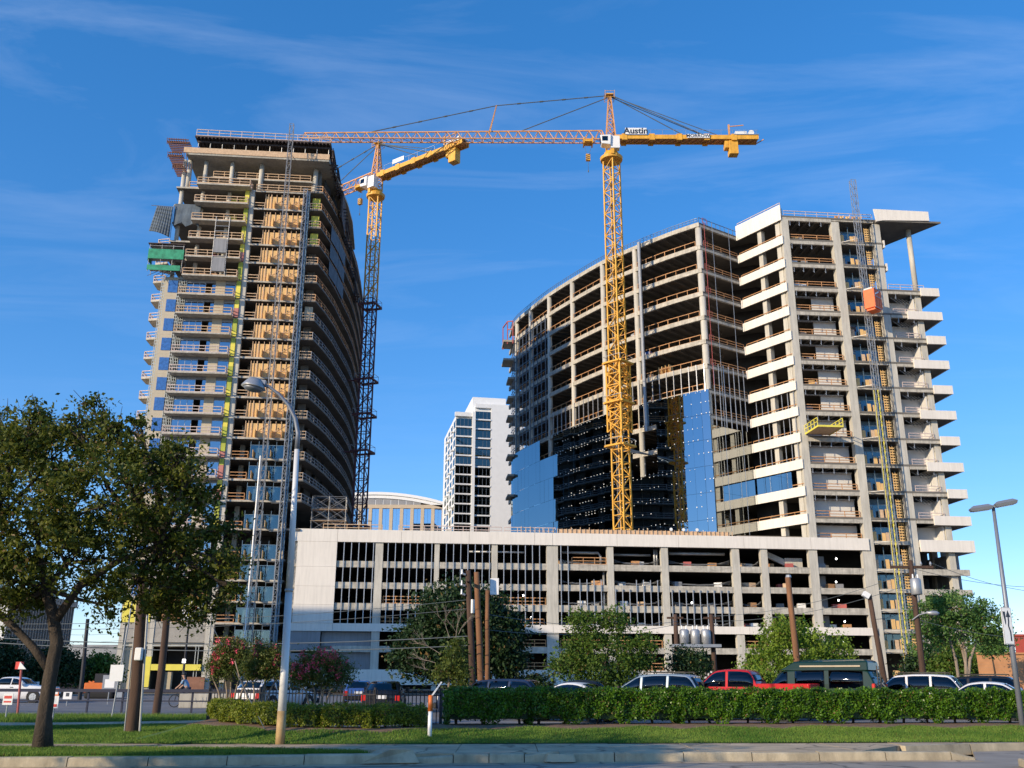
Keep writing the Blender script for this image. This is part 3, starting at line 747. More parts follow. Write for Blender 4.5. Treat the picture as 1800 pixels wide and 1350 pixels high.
# sheets, ladders and boards on the unfinished upper floors
for k, z in enumerate((LV[17], LV[18])):
    T.put(MB().box(-49.2, -47.2, -1.95, -1.90, z + .6, z + 3.0), 'tarpaulin', 'grey_wall')
ls = MB()
for s in (-49.3, -47.1): ls.tube([(s, -1.85, LV[17]), (s, -1.85, LV[20] + .5)], .05, 6)
zz = LV[17] + .6
while zz < LV[20]: ls.bar((-49.3, -1.85, zz), (-47.1, -1.85, zz), .06); zz += .9
T.put(ls, 'ladder_frame', 'galvanised')
for (s, i) in ((-48.2, 20), (-48.4, 21), (-46.6, 21)): T.put(MB().box(s, s + 1.4, 1.4, 1.5, LV[i] + .02, LV[i] + 2.3), 'board', 'yellow_sheathing')
for i in (19, 20, 21, 15): T.put(MB().box(-34.2, -32.9, .6, .7, LV[i] + .01, LV[i] + 2.6), 'board', 'yellow_sheathing' if i > 17 else 'cream_wall')
for i in range(14, 23):
    for q in range(2):
        s = rng.uniform(-53, -46.5); T.put(MB().box(s, s + rng.uniform(.5, 1.4), .4, 1.1, LV[i] + .01, LV[i] + rng.uniform(.5, 1.3)), 'material_stack', rng.choice(('timber', 'grey_wall', 'primer_red', 'plywood')))
b = MB()
for k in range(6):
    b.add([(-56.6 + k * .7, -.3 - .1 * (k % 2), 73.2 + .4 * (k % 3)), (-55.9 + k * .7, -.3 - .1 * ((k + 1) % 2), 73.2 + .4 * ((k + 1) % 3)), (-55.9 + k * .7, -.25, 77.4), (-56.6 + k * .7, -.25, 77.4)], [(0, 1, 2, 3)])
o = T.put(b, 'hanging_net', 'grey_net'); sm = o.modifiers.new('thick', 'SOLIDIFY'); sm.thickness = .02
# contractor's banner hung from the second storey (a cloth of its own)
bn = thing('banner', 'white builder banner with red mark and dark lettering hung on the tall tower', 'banner', W(-48.6, -0.32, 9.7), FANG)
cl = MB()
N = 10
for a in range(N):
    for c in range(N):
        f = lambda p, q: (3.0 * p / N, -.03 * math.sin(p * 1.7 + q * .6), 3.0 * q / N)
        cl.quad(f(a, c), f(a + 1, c), f(a + 1, c + 1), f(a, c + 1))
clo = cl.build('cloth', 'paint_white', bn, True); sm = clo.modifiers.new('thick', 'SOLIDIFY'); sm.thickness = 0.01
tm = text_mesh('Austin', 0.95, 'sign_dark', 0.006, 0.012); o = link('lettering', tm, bn, (1.5, -0.062, 1.1)); o.rotation_euler = (math.pi / 2, 0, 0)
MB().prism([(1.3, -.075), (2.15, -.075), (2.15, -.066), (1.3, -.066)], 1.7, 1.95).build('red_mark', 'sign_red', bn)
MB().prism([(1.55, -.075), (2.0, -.075), (2.0, -.066), (1.55, -.066)], 1.96, 2.12).build('red_mark', 'sign_red', bn)
# work platforms hanging on the corner
pf = Frame('scaffold_platform', 'green netted scaffold platform hung on the corner of the tall tower', 'scaffold', -56.5, -0.8, 64.4)
b = MB()
for s in (-59.3, -57.4, -55.6, -54.0):
    for t in (-1.7, 0.1): b.tube([(s, t, 64.4), (s, t, 69.2)], 0.05, 6)
for z in (65.2, 67.0, 68.9): b.box(-59.4, -53.9, -1.75, 0.2, z, z + .09)
for k in range(5): b.bar((-59.2 + k, -1.7, 63.6), (-58.2 + k * .8, 0.1, 65.2), 0.07)
pf.put(b, 'frame', 'scaffold')
pf.put(MB().box(-59.45, -53.85, -1.86, -1.80, 66.6, 68.3), 'net', 'green_net'); pf.put(MB().box(-59.46, -59.41, -1.8, 0.2, 66.3, 68.2), 'net', 'green_net')
pf.put(MB().prism([(-59.4, -1.84), (-54.2, -1.84), (-54.2, -1.79), (-59.4, -1.79)], 64.6, 65.5), 'net', 'green_net')
pf.put(MB().box(-59.6, -53.8, -1.9, 0.3, 69.2, 69.35), 'cover', 'formwork')
nt = Frame('debris_net', 'sagging grey-blue debris net draped from the upper storeys of the tall tower', 'net', -59.0, 0.0, 71.5)
b = MB(); N = 8
def nf(p, q):
    a, c = p / N, q / N
    return (-60.2 + a * 3.4 + .8 * c * (1 - a), -0.6 - .7 * math.sin(a * 3) * (1 - c), 72.0 + c * 4.6 + (1 - c) * a * -1.0 - .5 * math.sin(c * 3) * a)
for p in range(N):
    for q in range(N): b.quad(nf(p, q), nf(p + 1, q), nf(p + 1, q + 1), nf(p, q + 1))
o = nt.put(b, 'net', 'grey_net', smooth=True); sm = o.modifiers.new('thick', 'SOLIDIFY'); sm.thickness = 0.02
nt.put(MB().tube([(-60.3, -.6, 76.7), (-56.6, -.6, 76.6)], .05, 6).tube([(-56.7, -.5, 71.0), (-56.7, -.5, 77)], .05, 6), 'pole', 'scaffold')
# landing scaffold column beside the hoist
sc = Frame('scaffold_column', 'slim blue-grey landing scaffold running up the tall tower beside the plywood bays', 'scaffold', -35.2, -0.3)
b = MB(); lattice(b, -35.65, -35.05, -0.62, -0.05, 0.2, 81.2, 1.1, 0.07, 0.04); sc.put(b, 'frame', 'galvanised')
b = MB(); lattice(b, -34.95, -34.6, -0.62, -0.1, 0.2, 80.6, 1.6, 0.09, 0.06); sc.put(b, 'frame', 'scaffold_blue')
b = MB()
for z in LV: b.bar((-37, -.3, z - .45), (-34.4, -.3, z - .4), 0.06); b.bar((-35.6, -.6, z - .3), (-35.0, .0, z - .3), .05)
sc.put(b, 'tie_bar', 'scaffold')
# hoist mast in front of the plywood bays
hm = Frame('hoist_mast', 'thin grey lattice hoist mast standing before the plywood bays of the tall tower', 'hoist', -38.05, -3.4)
secm = lattice(MB(), -0.33, 0.33, -0.33, 0.33, 0, 1.5, 1.5, 0.07, 0.045).mesh('mast_section', 'scaffold')
for k in range(61): hm.place(secm, 'mast_section', -38.05, -3.4, 0.2 + k * 1.5)
b = MB()
for z in LV[2::3] + [86.5]: b.bar((-38.05, -3.1, z), (-38.9, 0.0, z - .1), .07); b.bar((-38.05, -3.1, z), (-37.2, 0.0, z - .1), .07)
hm.put(b, 'tie_bar', 'scaffold')
hm.put(MB().tube([(-38.75, -3.5, 0.2), (-38.65, -3.5, 34)], 0.13, 8), 'cable_guide', 'paint_white')
hm.put(MB().box(-39.0, -37.1, -4.2, -2.6, 0.12, 0.3), 'base_frame', 'steel')
# ================================================================== parking podium between the towers
PD = Frame('parking_garage', 'long open concrete parking podium with cream parapet and rows of bare mullions', 'building', 12.0, 0.0)
PB = 44.0                                            # how deep the decks run
decks = [(5.5, 6.4), (8.55, 9.45), (11.6, 12.6), (14.75, 15.68), (17.9, 18.85)]
PS0, PS1 = -33.7, 57.9
for k, (z0, z1) in enumerate(decks):
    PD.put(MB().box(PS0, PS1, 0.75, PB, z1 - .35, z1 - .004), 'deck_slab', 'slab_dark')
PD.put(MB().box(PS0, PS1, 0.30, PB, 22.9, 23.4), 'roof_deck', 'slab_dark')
PD.put(MB().box(PS0, PS1, 0.30, .8, 21.7, 22.9), 'roof_beam', 'concrete')
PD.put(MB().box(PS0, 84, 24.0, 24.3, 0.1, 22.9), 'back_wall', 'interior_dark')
colS = [(-20.9, -19.7), (-11.85, -11.1), (-3.05, -2.15), (5.5, 7.25), (15.0, 16.0), (23.6, 24.7), (35.0, 36.2), (39.7, 40.8), (47.6, 49.0), (56.55, 57.95)]
for (a, b_) in colS:
    PD.put(MB().box(a, b_, -0.02, 0.9, 0.1, 22.89 if a < 47 else 21.75), 'column', 'column_concrete')
edges = [-26.65] + [q for c in colS for q in c]
bays = [(-26.65, -20.9)] + [(colS[k][1], colS[k + 1][0]) for k in range(len(colS) - 1)]
for (z0, z1) in decks:
    for (a, b_) in bays:
        if 8 < z0 < 9: continue
        PD.put(MB().box(a + .002, b_ - .002, 0.06, 0.74, z0, z1), 'spandrel_beam', 'slab_edge')
# cream parapet and belt panels, one per bay, thin joints between
pj_ = [-33.7, -26.67, -17.0, -6.6, 3.6, 6.4, 16.6, 26.4, 37.0, 48.0, 57.7]
for a, b_ in zip(pj_[:-1], pj_[1:]):
    PD.put(MB().box(a + .02, b_ - .02, -0.28, 0.02 if False else -0.025, 21.68, 23.58), 'parapet_panel', 'white_panel')
    PD.put(MB().box(a + .02, b_ - .02, -0.20, -0.025, 8.48, 9.62), 'belt_panel', 'white_panel')
PD.put(MB().box(PS0, PS1, -0.024, 0.30, 21.75, 23.3), 'parapet_back', 'concrete')
PD.put(MB().box(-26.6, PS1, -0.024, 0.75, 8.55, 9.45), 'belt_beam', 'concrete')
# blank cream wall at the end
for z0, z1 in ((9.64, 12.3), (12.32, 15.0), (15.02, 17.9), (17.92, 21.66)):
    PD.put(MB().box(-32.6 if z0 < 20 else -33.6, -26.67, -0.26, -0.025, z0, z1), 'wall_panel', 'white_panel')
PD.put(MB().box(-32.5, -26.66, -0.024, 0.3, 9.4, 21.8), 'end_wall', 'concrete')
PD.put(MB().box(-33.7, -32.55, .1, .4, 0.1, 22.8), 'end_pier', 'slab_edge')
for k, (z0, z1) in enumerate(decks): PD.put(MB().box(-33.69, -32.61, -0.06, 0.09, z0, z1), 'spandrel_beam', 'slab_edge')
# street level: plain grey panels, openings, low cream wall
PD.put(MB().box(-33.6, -28.4, 0.02, 0.3, 5.6, 8.45), 'wall_panel', 'grey_wall')
PD.put(MB().box(-33.6, -28.6, 0.0, 0.3, 3.0, 5.3), 'wall_panel', 'grey_wall')
PD.put(MB().box(-28.3, -20.95, 0.9, 1.1, 0.3, 8.4), 'recessed_wall', 'grey_wall')
for a, b_ in ((-33.6, -23.0), (-22.97, -12.0), (-11.97, -1.0), (-.97, 10), (10.03, 21), (21.03, 32), (32.03, 47)):
    PD.put(MB().box(a, b_, -0.3, -0.025, 0.9, 3.05), 'base_panel', 'white_panel')
# bare mullions
mu = MB().box(-.055, .055, -0.16, -0.02, 0, 12.0).mesh('mullion', 'mullion')
mu2 = MB().box(-.055, .055, -0.16, -0.02, 0, 6.9).mesh('mullion', 'mullion')
mu3 = MB().box(-.055, .055, -0.16, -0.02, 0, 5.5).mesh('mullion', 'mullion')
s = -25.6
while s < 9.5:
    if not any(a - .1 < s < b_ + .1 for a, b_ in colS): PD.place(mu, 'mullion', s, -0.03, 9.63)
    s += 1.11
s = 10.6; k = 0
while s < 34.6:
    if not any(a - .1 < s < b_ + .1 for a, b_ in colS):
        PD.place(mu2 if (k % 8 in (0, 1, 2, 3) and s < 24) else mu3, 'mullion', s, -0.03, 9.63)
    s += 1.11; k += 1
# temporary rails in the openings
for (a, z, L) in ((9.5, 18.86, 6.4 - 1.0), (-19.4, 12.61, 7.4), (-1.9, 12.61, 7.2), (-20, 9.46, 7), (-1.9, 9.46, 7), (-1.5, 6.41, 6.8), (-1.7, 3.06, 7.0), (7.6, 6.41, 7.2), (16.3, 6.41, 7.0), (16.3, 3.06, 7.0), (-11, 6.41, 7.5), (36.4, 6.41, 3.1), (49.3, 3.06, 6)):
    PD.place(rail_mesh(round(L, 1), 'timber'), 'guard_rail', a, 0.45, z)
# ducts, wire coils, work lamps seen inside
du = MB()
du.tube([(8.2, 2.2, 20.9), (14.0, 2.2, 20.9), (14.4, 2.2, 20.3), (14.4, 2.2, 18.9)], .22, 8); du.tube([(16.5, 2.6, 20.7), (22.5, 2.6, 20.7)], .2, 8); du.tube([(22.9, 1.6, 21.5), (22.9, 1.6, 18.9)], .18, 8); du.tube([(23.3, 1.7, 21.5), (23.3, 1.7, 18.9)], .18, 8); du.tube([(25.5, 2.2, 21.0), (34.5, 2.2, 21.0)], .25, 8)
du.tube([(-6.5, 0.65, 20.6), (2.0, 0.65, 20.6)], .15, 8); du.tube([(14.6, 1.2, 9.5), (14.6, 1.2, 18)], .18, 8)
tag(PD.put(du, 'duct', 'galvanised', smooth=True), kind='stuff')
wr = MB()
for (a, b_) in bays[4:8]:
    for z0 in (9.46, 12.61, 15.69, 18.86):
        for q in range(5):
            y = 1.2 + q * .12; h = 1.0 - q * .14
            wr.tube([(a, y, z0 + h), (a + (b_ - a) * .25, y, z0 + .35 + .05 * q), (a + (b_ - a) * .5, y, z0 + .2 + .06 * q), (a + (b_ - a) * .75, y, z0 + .35 + .04 * q), (b_, y, z0 + h)], .022, 4, False)
PD.put(wr, 'strand_cable', 'steel')
# ramp climbing behind the openings
PD.put(MB().bar((41.5, 3.0, 21.3), (47.4, 3.0, 18.6), 0.5, 0.9).box(44.6, 47.5, 2.6, 2.9, 18.86, 20.6), 'ramp', 'column_concrete')
for z in (11.6, 14.75, 17.9, 8.5, 5.0):
    PD.put(MB().box(49.05, 51.3, 3.0, 3.3, z + .9, z + 3.1), 'wall_panel', 'grey_wall')
# timber edge boards and props on the roof deck
PD.put(MB().box(7.5, 35.0, 0.4, 0.5, 23.41, 24.3), 'edge_board', 'timber_pale')
b = MB(); s = 1.5
while s < 36: b.box(s, s + .09, 0.25, .38, 23.41, 24.35 + (0.25 if int(s * 3) % 4 == 0 else 0)); s += 0.72
PD.put(b, 'edge_prop', 'timber_pale')
PD.place(rail_mesh(8.0, 'rail_pale'), 'guard_rail', -1.0, 0.6, 23.41); PD.place(rail_mesh(9.0, 'timber_pale'), 'guard_rail', -29.0, 0.6, 23.41)
PD.place(rail_mesh(16.0, 'rail_pale'), 'guard_rail', -17.5, 0.6, 23.41)
PD.put(MB().box(36.2, 47.0, 0.4, 0.9, 23.41, 23.8), 'edge_rubble', 'dirt')
fl = MB().tube([(0, -.25, 0), (0, 0, 0)], [.26, .12], 10).mesh('flood_lamp', 'clear_lamp')
for s in (25.4, 27.4, 29.6): PD.place(fl, 'flood_lamp', s, 0.25, 24.5)
# work lamps hanging in the decks: bare bulbs that burn in daylight
m_, nd, ln, bs = new_mat('lit_bulb'); bs.inputs['Emission Color'].default_value = (1, .97, .9, 1); bs.inputs['Emission Strength'].default_value = 6.0
bulb = MB().tube([(0, 0, -.16), (0, 0, -.08), (0, 0, .08), (0, 0, .16)], [.04, .14, .14, .04], 8).mesh('work_lamp', 'lit_bulb', True)
for s, t, z in ((-7.5, 1.4, 14.0), (-9.5, 1.4, 10.9), (2.0, 1.4, 14.1), (3.2, 1.4, 10.8), (29.0, 3.0, 13.4), (53.2, 2.5, 20.6), (52.8, 2.5, 16.9), (52.9, 2.5, 14.0), (53.6, 2.5, 10.7), (53.0, 2.5, 7.6)):
    PD.place(bulb, 'work_lamp', s, t, z)
stk2 = [MB().box(-.7, .7, -.4, .4, 0, .14).box(-.62, .62, -.35, .35, .141, .8).mesh('material_stack', m_n) for m_n in ('timber_pale', 'timber', 'grey_wall', 'paint_white', 'primer_red')]
for (z0, z1) in decks[1:]:
    for (a, b_) in bays[4:]:
        if b_ - a > 3:
            for q in range(2): PD.place(stk2[rng.randrange(5)], 'material_stack', rng.uniform(a + 1, b_ - 1), rng.uniform(1.5, 3.5), z1 + .002, rng.uniform(-.4, .4))
# scaffold frames on the roof deck beside the tall tower
sf = Frame('frame_scaffold', 'grey cross-braced frame scaffold on the podium roof beside the tall tower', 'scaffold', -28.0, 2.0, 23.4)
b = MB()
for s in (-31.0, -28.4, -25.8):
    for t in (1.4, 2.8): b.tube([(s, t, 23.41), (s, t, 28.9)], .05, 6)
    for z in (25.0, 26.8, 28.7): b.tube([(s, 1.4, z), (s, 2.8, z)], .04, 6)
for (a, c) in ((-31.0, -28.4), (-28.4, -25.8)):
    for z in (23.6, 25.4, 27.2):
        for t in (1.4, 2.8): b.tube([(a, t, z), (c, t, z + 1.6)], .035, 6).tube([(c, t, z), (a, t, z + 1.6)], .035, 6).tube([(a, t, z + 1.7), (c, t, z + 1.7)], .04, 6)
sf.put(b, 'frame', 'scaffold'); sf.put(MB().box(-31.2, -25.6, 1.3, 2.9, 25.05, 25.12), 'plank', 'timber_pale'); sf.put(MB().box(-31.2, -25.6, 1.3, 2.9, 26.85, 26.92), 'plank', 'timber_pale')
# ================================================================== office tower on the right
OT = Frame('office_tower', 'unfinished concrete office tower with curved glazed flank and white spandrels', 'tower', 52.0, 6.0)
FZ = [27.02 + 4.487 * i for i in range(13)]
CUR = [(34.43, 3.83), (29.84, 8.73), (24.81, 15.06), (20.05, 22.0), (15.29, 31.43), (11.36, 40.35), (8.38, 48.87), (6.0, 57.26), (5.5, 66.0)]
def catmull(P, n):
    out = []
    Q = [Vector(P[0]) * 2 - Vector(P[1])] + [Vector(p) for p in P] + [Vector(P[-1]) * 2 - Vector(P[-2])]
    for i in range(1, len(Q) - 2):
        for k in range(n):
            t = k / n; a, b, c, d = Q[i - 1], Q[i], Q[i + 1], Q[i + 2]
            out.append(0.5 * ((2 * b) + (c - a) * t + (2 * a - 5 * b + 4 * c - d) * t * t + (3 * b - a - 3 * c + d) * t ** 3))
    out.append(Vector(P[-1])); return out
CV = catmull(CUR, 6)
acc = [0.0]
for a, b in zip(CV[:-1], CV[1:]): acc.append(acc[-1] + (b - a).length)
CL = acc[-1]
def cur(d):
    d = min(max(d, 0), CL - 1e-4)
    for k in range(len(acc) - 1):
        if acc[k + 1] >= d:
            return CV[k].lerp(CV[k + 1], (d - acc[k]) / (acc[k + 1] - acc[k]))
def curn(d):
    e = cur(d + .2) - cur(d - .2); e.normalize(); return Vector((e.y, -e.x)) * (-1 if (Vector((e.y, -e.x))).x > 0 else 1), math.atan2(e.y, e.x)
AP, BP, CP = Vector((48.0, 0.0)), Vector((42.94, 9.05)), Vector((34.43, 3.83))
dAB = (BP - AP).normalized()                       # from the sharp corner back to the inner corner
nAB = Vector((dAB.y, -dAB.x)); nAB = nAB if nAB.x < 0 else -nAB
# make the glazed return square to the white face
dBC = nAB.copy(); CP2 = BP + dBC * (CP - BP).length
CUR[0] = (CP2.x, CP2.y); CV[0] = CP2
back = [(5.5, 66.0), (60, 70), (66.4, 60)]
ET = 75.5
for i, z in enumerate(FZ):
    se = 66.4 if i >= 10 else 74.6
    poly = [(AP.x, AP.y)] + [(se, 0.0), (se, 1.0) if i >= 10 else (se - .2, 9.0)] + ([(66.4, 24.0)] if i < 10 else []) + [(66.4, 60), (60, 70)] + [(p.x, p.y) for p in reversed(CV)] + [(BP.x, BP.y)]
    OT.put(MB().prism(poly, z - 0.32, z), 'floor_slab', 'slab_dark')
    # edge beams follow the slab edge
    eb = MB()
    pts = [CP2] + CV[1:]
    for a, b in zip(pts[:-1], pts[1:]):
        n = Vector((-(b - a).y, (b - a).x)).normalized(); n = n if n.x < 0 else -n
        e = (b - a).normalized() * .02
        vs = [a + n * .02 - e, b + n * .02 + e, b - n * .4 + e, a - n * .4 - e]
        eb.prism([(v.x, v.y) for v in vs], z - 0.80, z + .012)
    OT.put(eb, 'edge_beam', 'slab_edge')
    v = [CP2, BP, BP + Vector((.0, .45)), CP2 + Vector((-.3, .45))]
    OT.put(MB().prism([(q.x, q.y) for q in v], z - 0.78, z + .008), 'edge_beam', 'slab_edge')
    fe = MB().box(48.25, 57.2, 0.02, 0.5, z - .95, z + .006); OT.put(fe, 'edge_beam', 'slab_edge')
    OT.put(MB().box(57.2, 65.2, 0.1, 0.5, z - .6, z + .004), 'edge_beam', 'slab_edge')
    if i < 10: OT.put(MB().box(66.3, 74.6, 0.03, 0.5, z - .8, z + .006), 'edge_beam', 'slab_edge')
# ribs under the slabs (one joist mesh repeated as parts would pass the limit: joined per storey)
for i, z in enumerate(FZ):
    b = MB(); d = 2.0
    while d < CL - 6:
        p = cur(d); n, a = curn(d); q = p - n * 9.0; p2 = p - n * .5
        b.bar((p2.x, p2.y, z - .62), (q.x, q.y, z - .62), 0.32, 0.58); d += 2.1
    s = 49.6
    while s < 57: b.box(s, s + .3, .55, 5.0, z - .85, z - .33); s += 1.6
    tag(OT.put(b, 'rib_joist', 'slab_dark'), kind='stuff')
# core
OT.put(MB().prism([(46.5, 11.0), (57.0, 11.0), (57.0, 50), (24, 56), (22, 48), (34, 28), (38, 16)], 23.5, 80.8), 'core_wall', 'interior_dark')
# columns
for (a, b_) in ((48.0, 49.25), (57.2, 58.6), (64.9, 66.2)):
    OT.put(MB().box(a, b_, 0.06 if a > 60 else -0.015, 1.2, 0.1 if a > 50 else 23.4, 80.05), 'column', 'column_concrete')
for s, t, z1 in ((71.4, 0.6, 67.0), (72.6, 8.0, 66.5)):
    OT.put(MB().box(s, s + 1.05, t, t + 1.0, 0.1, z1), 'column', 'column_concrete')
OT.put(MB().tube([(72.7, 2.2, 67.4), (72.7, 2.2, 80.3)], 0.46, 14), 'canopy_column', 'column_concrete', smooth=True)
for f in (0.12, 0.52): 
    q = AP.lerp(BP, f); 
    OT.put(MB().bar((q.x - nAB.x * .75, q.y - nAB.y * .75, 23.4), (q.x - nAB.x * .75, q.y - nAB.y * .75, 80.0), 0.9, 0.9, upv=(dAB.x, dAB.y, 0)), 'column', 'column_concrete')
OT.put(MB().tube([(CP2.x + .1, CP2.y + .75, 23.4), (CP2.x + .1, CP2.y + .75, 80.3)], .58, 14), 'column', 'column_concrete', smooth=True)
ccd = [8.5, 17.0, 25.2, 33.4, 41.8, 50.4, 59.0, 66.0]
# columns stand where the photo shows them along the curve
def col_d(u, z=60.0):
    best = (1e9, 0)
    d = 0.0
    while d < CL:
        p = cur(d); w = W(p.x, p.y, z); e = abs(pj(w)[0] - u)
        if e < best[0]: best = (e, d)
        d += .1
    return best[1]
ccd = [col_d(u) for u in (1120, 1061, 1006, 964.5, 931, 906)]
for d in ccd:
    p = cur(d); n, a = curn(d); q = p - n * .42
    OT.put(MB().tube([(q.x, q.y, 23.4), (q.x, q.y, 80.3)], .52, 12), 'column', 'column_concrete', smooth=True)
# white spandrels on the short lit face
for i in range(13):
    zt = FZ[i] + .44
    h = 1.55 if i < 12 else 2.95
    if i == 12: zt = 82.85
    p0, p1 = AP + nAB * .14 - dAB * .12, BP + nAB * .14 - dAB * .02
    mid = (p0 + p1) / 2
    OT.put(MB().bar((p0.x, p0.y, zt - h / 2), (p1.x, p1.y, zt - h / 2), 0.22, h), 'spandrel_panel', 'white_panel')
    if 0 < i < 12 or i == 0:
        rr = rail_mesh(round((BP - AP).length - .4, 1), 'timber', 1.0, 2.6, .08)
        q = AP - nAB * .25 + dAB * .2
        OT.place(rr, 'guard_rail', q.x, q.y, FZ[i] + .005, math.atan2(dAB.y, dAB.x))
OT.place(rail_mesh(round((BP - AP).length - .3, 1), 'rail_pale', 1.0, 3.0, .06), 'guard_rail', AP.x - nAB.x * .1 + dAB.x * .1, AP.y - nAB.y * .1 + dAB.y * .1, 82.4, math.atan2(dAB.y, dAB.x))
OT.put(MB().bar((AP.x - nAB.x * .2, AP.y - nAB.y * .2, 81.6), (BP.x - nAB.x * .2, BP.y - nAB.y * .2, 81.6), .3, 1.4), 'parapet', 'concrete')
# white end panels on the far bay, alternately long and short
for i in range(10):
    a = 72.15 if i % 2 else 69.2
    zt = FZ[i] + .42
    OT.put(MB().box(a, ET, -0.32, -0.005, zt - 1.5, zt), 'spandrel_panel', 'white_panel')
    OT.put(MB().box(ET - .25, ET - .002, -0.004, 10.0, zt - 1.48, zt - .02), 'spandrel_panel', 'white_panel')
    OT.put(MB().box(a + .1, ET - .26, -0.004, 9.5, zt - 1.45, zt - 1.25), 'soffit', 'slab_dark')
OT.put(MB().box(66.3, ET, -0.32, -0.005, 21.6, 23.5), 'spandrel_panel', 'white_panel')
OT.put(MB().box(ET - .25, ET - .002, -0.004, 10, 21.62, 23.48), 'spandrel_panel', 'white_panel')
# lower storeys under the tower
for z1 in (23.3, 18.85, 15.68, 12.6, 9.45, 6.4):
    OT.put(MB().box(57.96, 74.2, .4, 30, z1 - .35, z1 - .003), 'floor_slab', 'slab_dark')
    OT.put(MB().box(66.25, 74.25, 0.03, 0.42, z1 - .95, z1), 'edge_beam', 'slab_edge'); OT.put(MB().box(58.65, 64.85, 0.2, 0.5, z1 - .6, z1 - .001), 'edge_beam', 'slab_edge')
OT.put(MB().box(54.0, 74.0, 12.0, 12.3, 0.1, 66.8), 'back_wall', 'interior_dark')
for k in range(4): OT.put(MB().box(73.0, 73.9, 2.2 + k * 2.2, 4.2 + k * 2.2, 6.5, 21.6), 'side_panel', 'grey_wall')
# belt panel continues
OT.put(MB().box(48.2, 57.2, -0.22, -0.03, 8.45, 9.6), 'belt_panel', 'white_panel')
# rails: front, curve, return
rf = rail_mesh(7.6, 'timber', 1.0, 2.3, .1)
for i in range(12):
    OT.place(rf, 'guard_rail', 49.35, 0.35, FZ[i] + .006)
    if i >= 4:
        dd = [0.8] + [d for d in ccd] + [CL - 6]
        for a, b_ in zip(dd[:-1], dd[1:]):
            p, q = cur(a + .6), cur(b_ - .6); e = q - p; n, _ = curn((a + b_) / 2)
            if (cur((a + b_) / 2) - (p + q) / 2).length > .12:
                m = cur((a + b_) / 2)
                for (g1, g2) in ((p, m), (m, q)):
                    OT.place(rail_mesh(round((g2 - g1).length, 1), 'timber', 1.0, 2.2, .09, 1), 'guard_rail', g1.x - n.x * .2, g1.y - n.y * .2, FZ[i] + .013, math.atan2((g2 - g1).y, (g2 - g1).x))
            else:
                OT.place(rail_mesh(round(e.length, 1), 'timber', 1.0, 2.2, .09, 1), 'guard_rail', p.x - n.x * .2, p.y - n.y * .2, FZ[i] + .013, math.atan2(e.y, e.x))
        e = BP - CP2
        OT.place(rail_mesh(round(e.length - 1.4, 1), 'timber', 1.0, 2.2, .08), 'guard_rail', CP2.x + e.x * .12, CP2.y + e.y * .12 + .25, FZ[i] + .009, math.atan2(e.y, e.x))
    if i < 10 and i != 9: OT.place(rail_mesh(4.4, 'rail_pale', 1.0, 2.2, .07), 'guard_rail', 67.0, 0.4, FZ[i] + .007)
# roof edge: purple-grey anchor rails, clutter
d = 0.5
rr_ = MB()
b = MB()
while d < CL - 3:
    p = cur(d); q = cur(d + .8); b.bar((p.x, p.y, FZ[12] + .02), (p.x, p.y, FZ[12] + .95), .07); b.bar((p.x, p.y, FZ[12] + .9), (q.x, q.y, FZ[12] + .9), .07); b.bar((p.x, p.y, FZ[12] + .5), (q.x, q.y, FZ[12] + .5), .05); d += .8
for k in range(9):
    p = CP2.lerp(BP, k / 9); q = CP2.lerp(BP, (k + 1) / 9); b.bar((p.x, p.y, FZ[12] + .02), (p.x, p.y, FZ[12] + 1.0), .08); b.bar((p.x, p.y, FZ[12] + .95), (q.x, q.y, FZ[12] + .95), .09)
OT.put(b, 'roof_rail', 'mullion_dark')
OT.place(rail_mesh(16.5, 'rail_pale', 1.1, 2.1, .06), 'guard_rail', 48.6, 0.3, FZ[12] + .007)
OT.place(rail_mesh(8.0, 'rail_pale', 1.1, 2.1, .06), 'guard_rail', 67.0, 0.3, 82.0)
OT.place(rail_mesh(6.5, 'rail_pale', 1.1, 2.1, .06), 'guard_rail', 66.6, 0.3, FZ[9] + .007)
for (s, c) in ((58.6, 'timber'), (59.6, 'plywood'), (60.7, 'plywood'), (61.8, 'timber'), (63.0, 'plywood')):
    OT.put(MB().bar((s, 1.0, FZ[12] + .02), (s + .5, 1.6, FZ[12] + 1.3), .7, .06).bar((s + .5, .8, FZ[12] + .02), (s + .2, 1.4, FZ[12] + 1.2), .5, .06), 'stacked_board', c)
# canopy over the terrace
OT.put(MB().prism([(65.4, -0.75), (77.2, -1.05), (71.6, 8.6), (66.4, 17.5), (66.4, 4.0), (65.4, 3.0)], 80.2, 80.55), 'canopy_slab', 'slab_dark')
fa = MB(); fa.add([(65.2, -.98, 80.1), (66.5, -.98, 80.35), (75.0, -1.22, 80.56), (75.0, -1.22, 82.35), (64.9, -.98, 82.5),
                   (65.2, -.72, 80.1), (66.5, -.72, 80.35), (75.0, -.97, 80.56), (75.0, -.97, 82.35), (64.9, -.72, 82.5)],
    [(0, 1, 2, 3, 4), (9, 8, 7, 6, 5), (0, 5, 6, 1), (1, 6, 7, 2), (2, 7, 8, 3), (3, 8, 9, 4), (4, 9, 5, 0)])
OT.put(fa, 'fascia_panel', 'white_panel')
OT.put(MB().box(74.75, 75.0, -.96, 4.2, 80.57, 82.3), 'fascia_panel', 'white_panel')
OT.put(MB().box(66.5, 66.75, .0, 6.0, FZ[11] - .9, FZ[11] + .5), 'spandrel_panel', 'white_panel'); OT.put(MB().box(66.5, 66.75, .0, 6.0, FZ[10] - .9, FZ[10] + .5), 'spandrel_panel', 'white_panel')
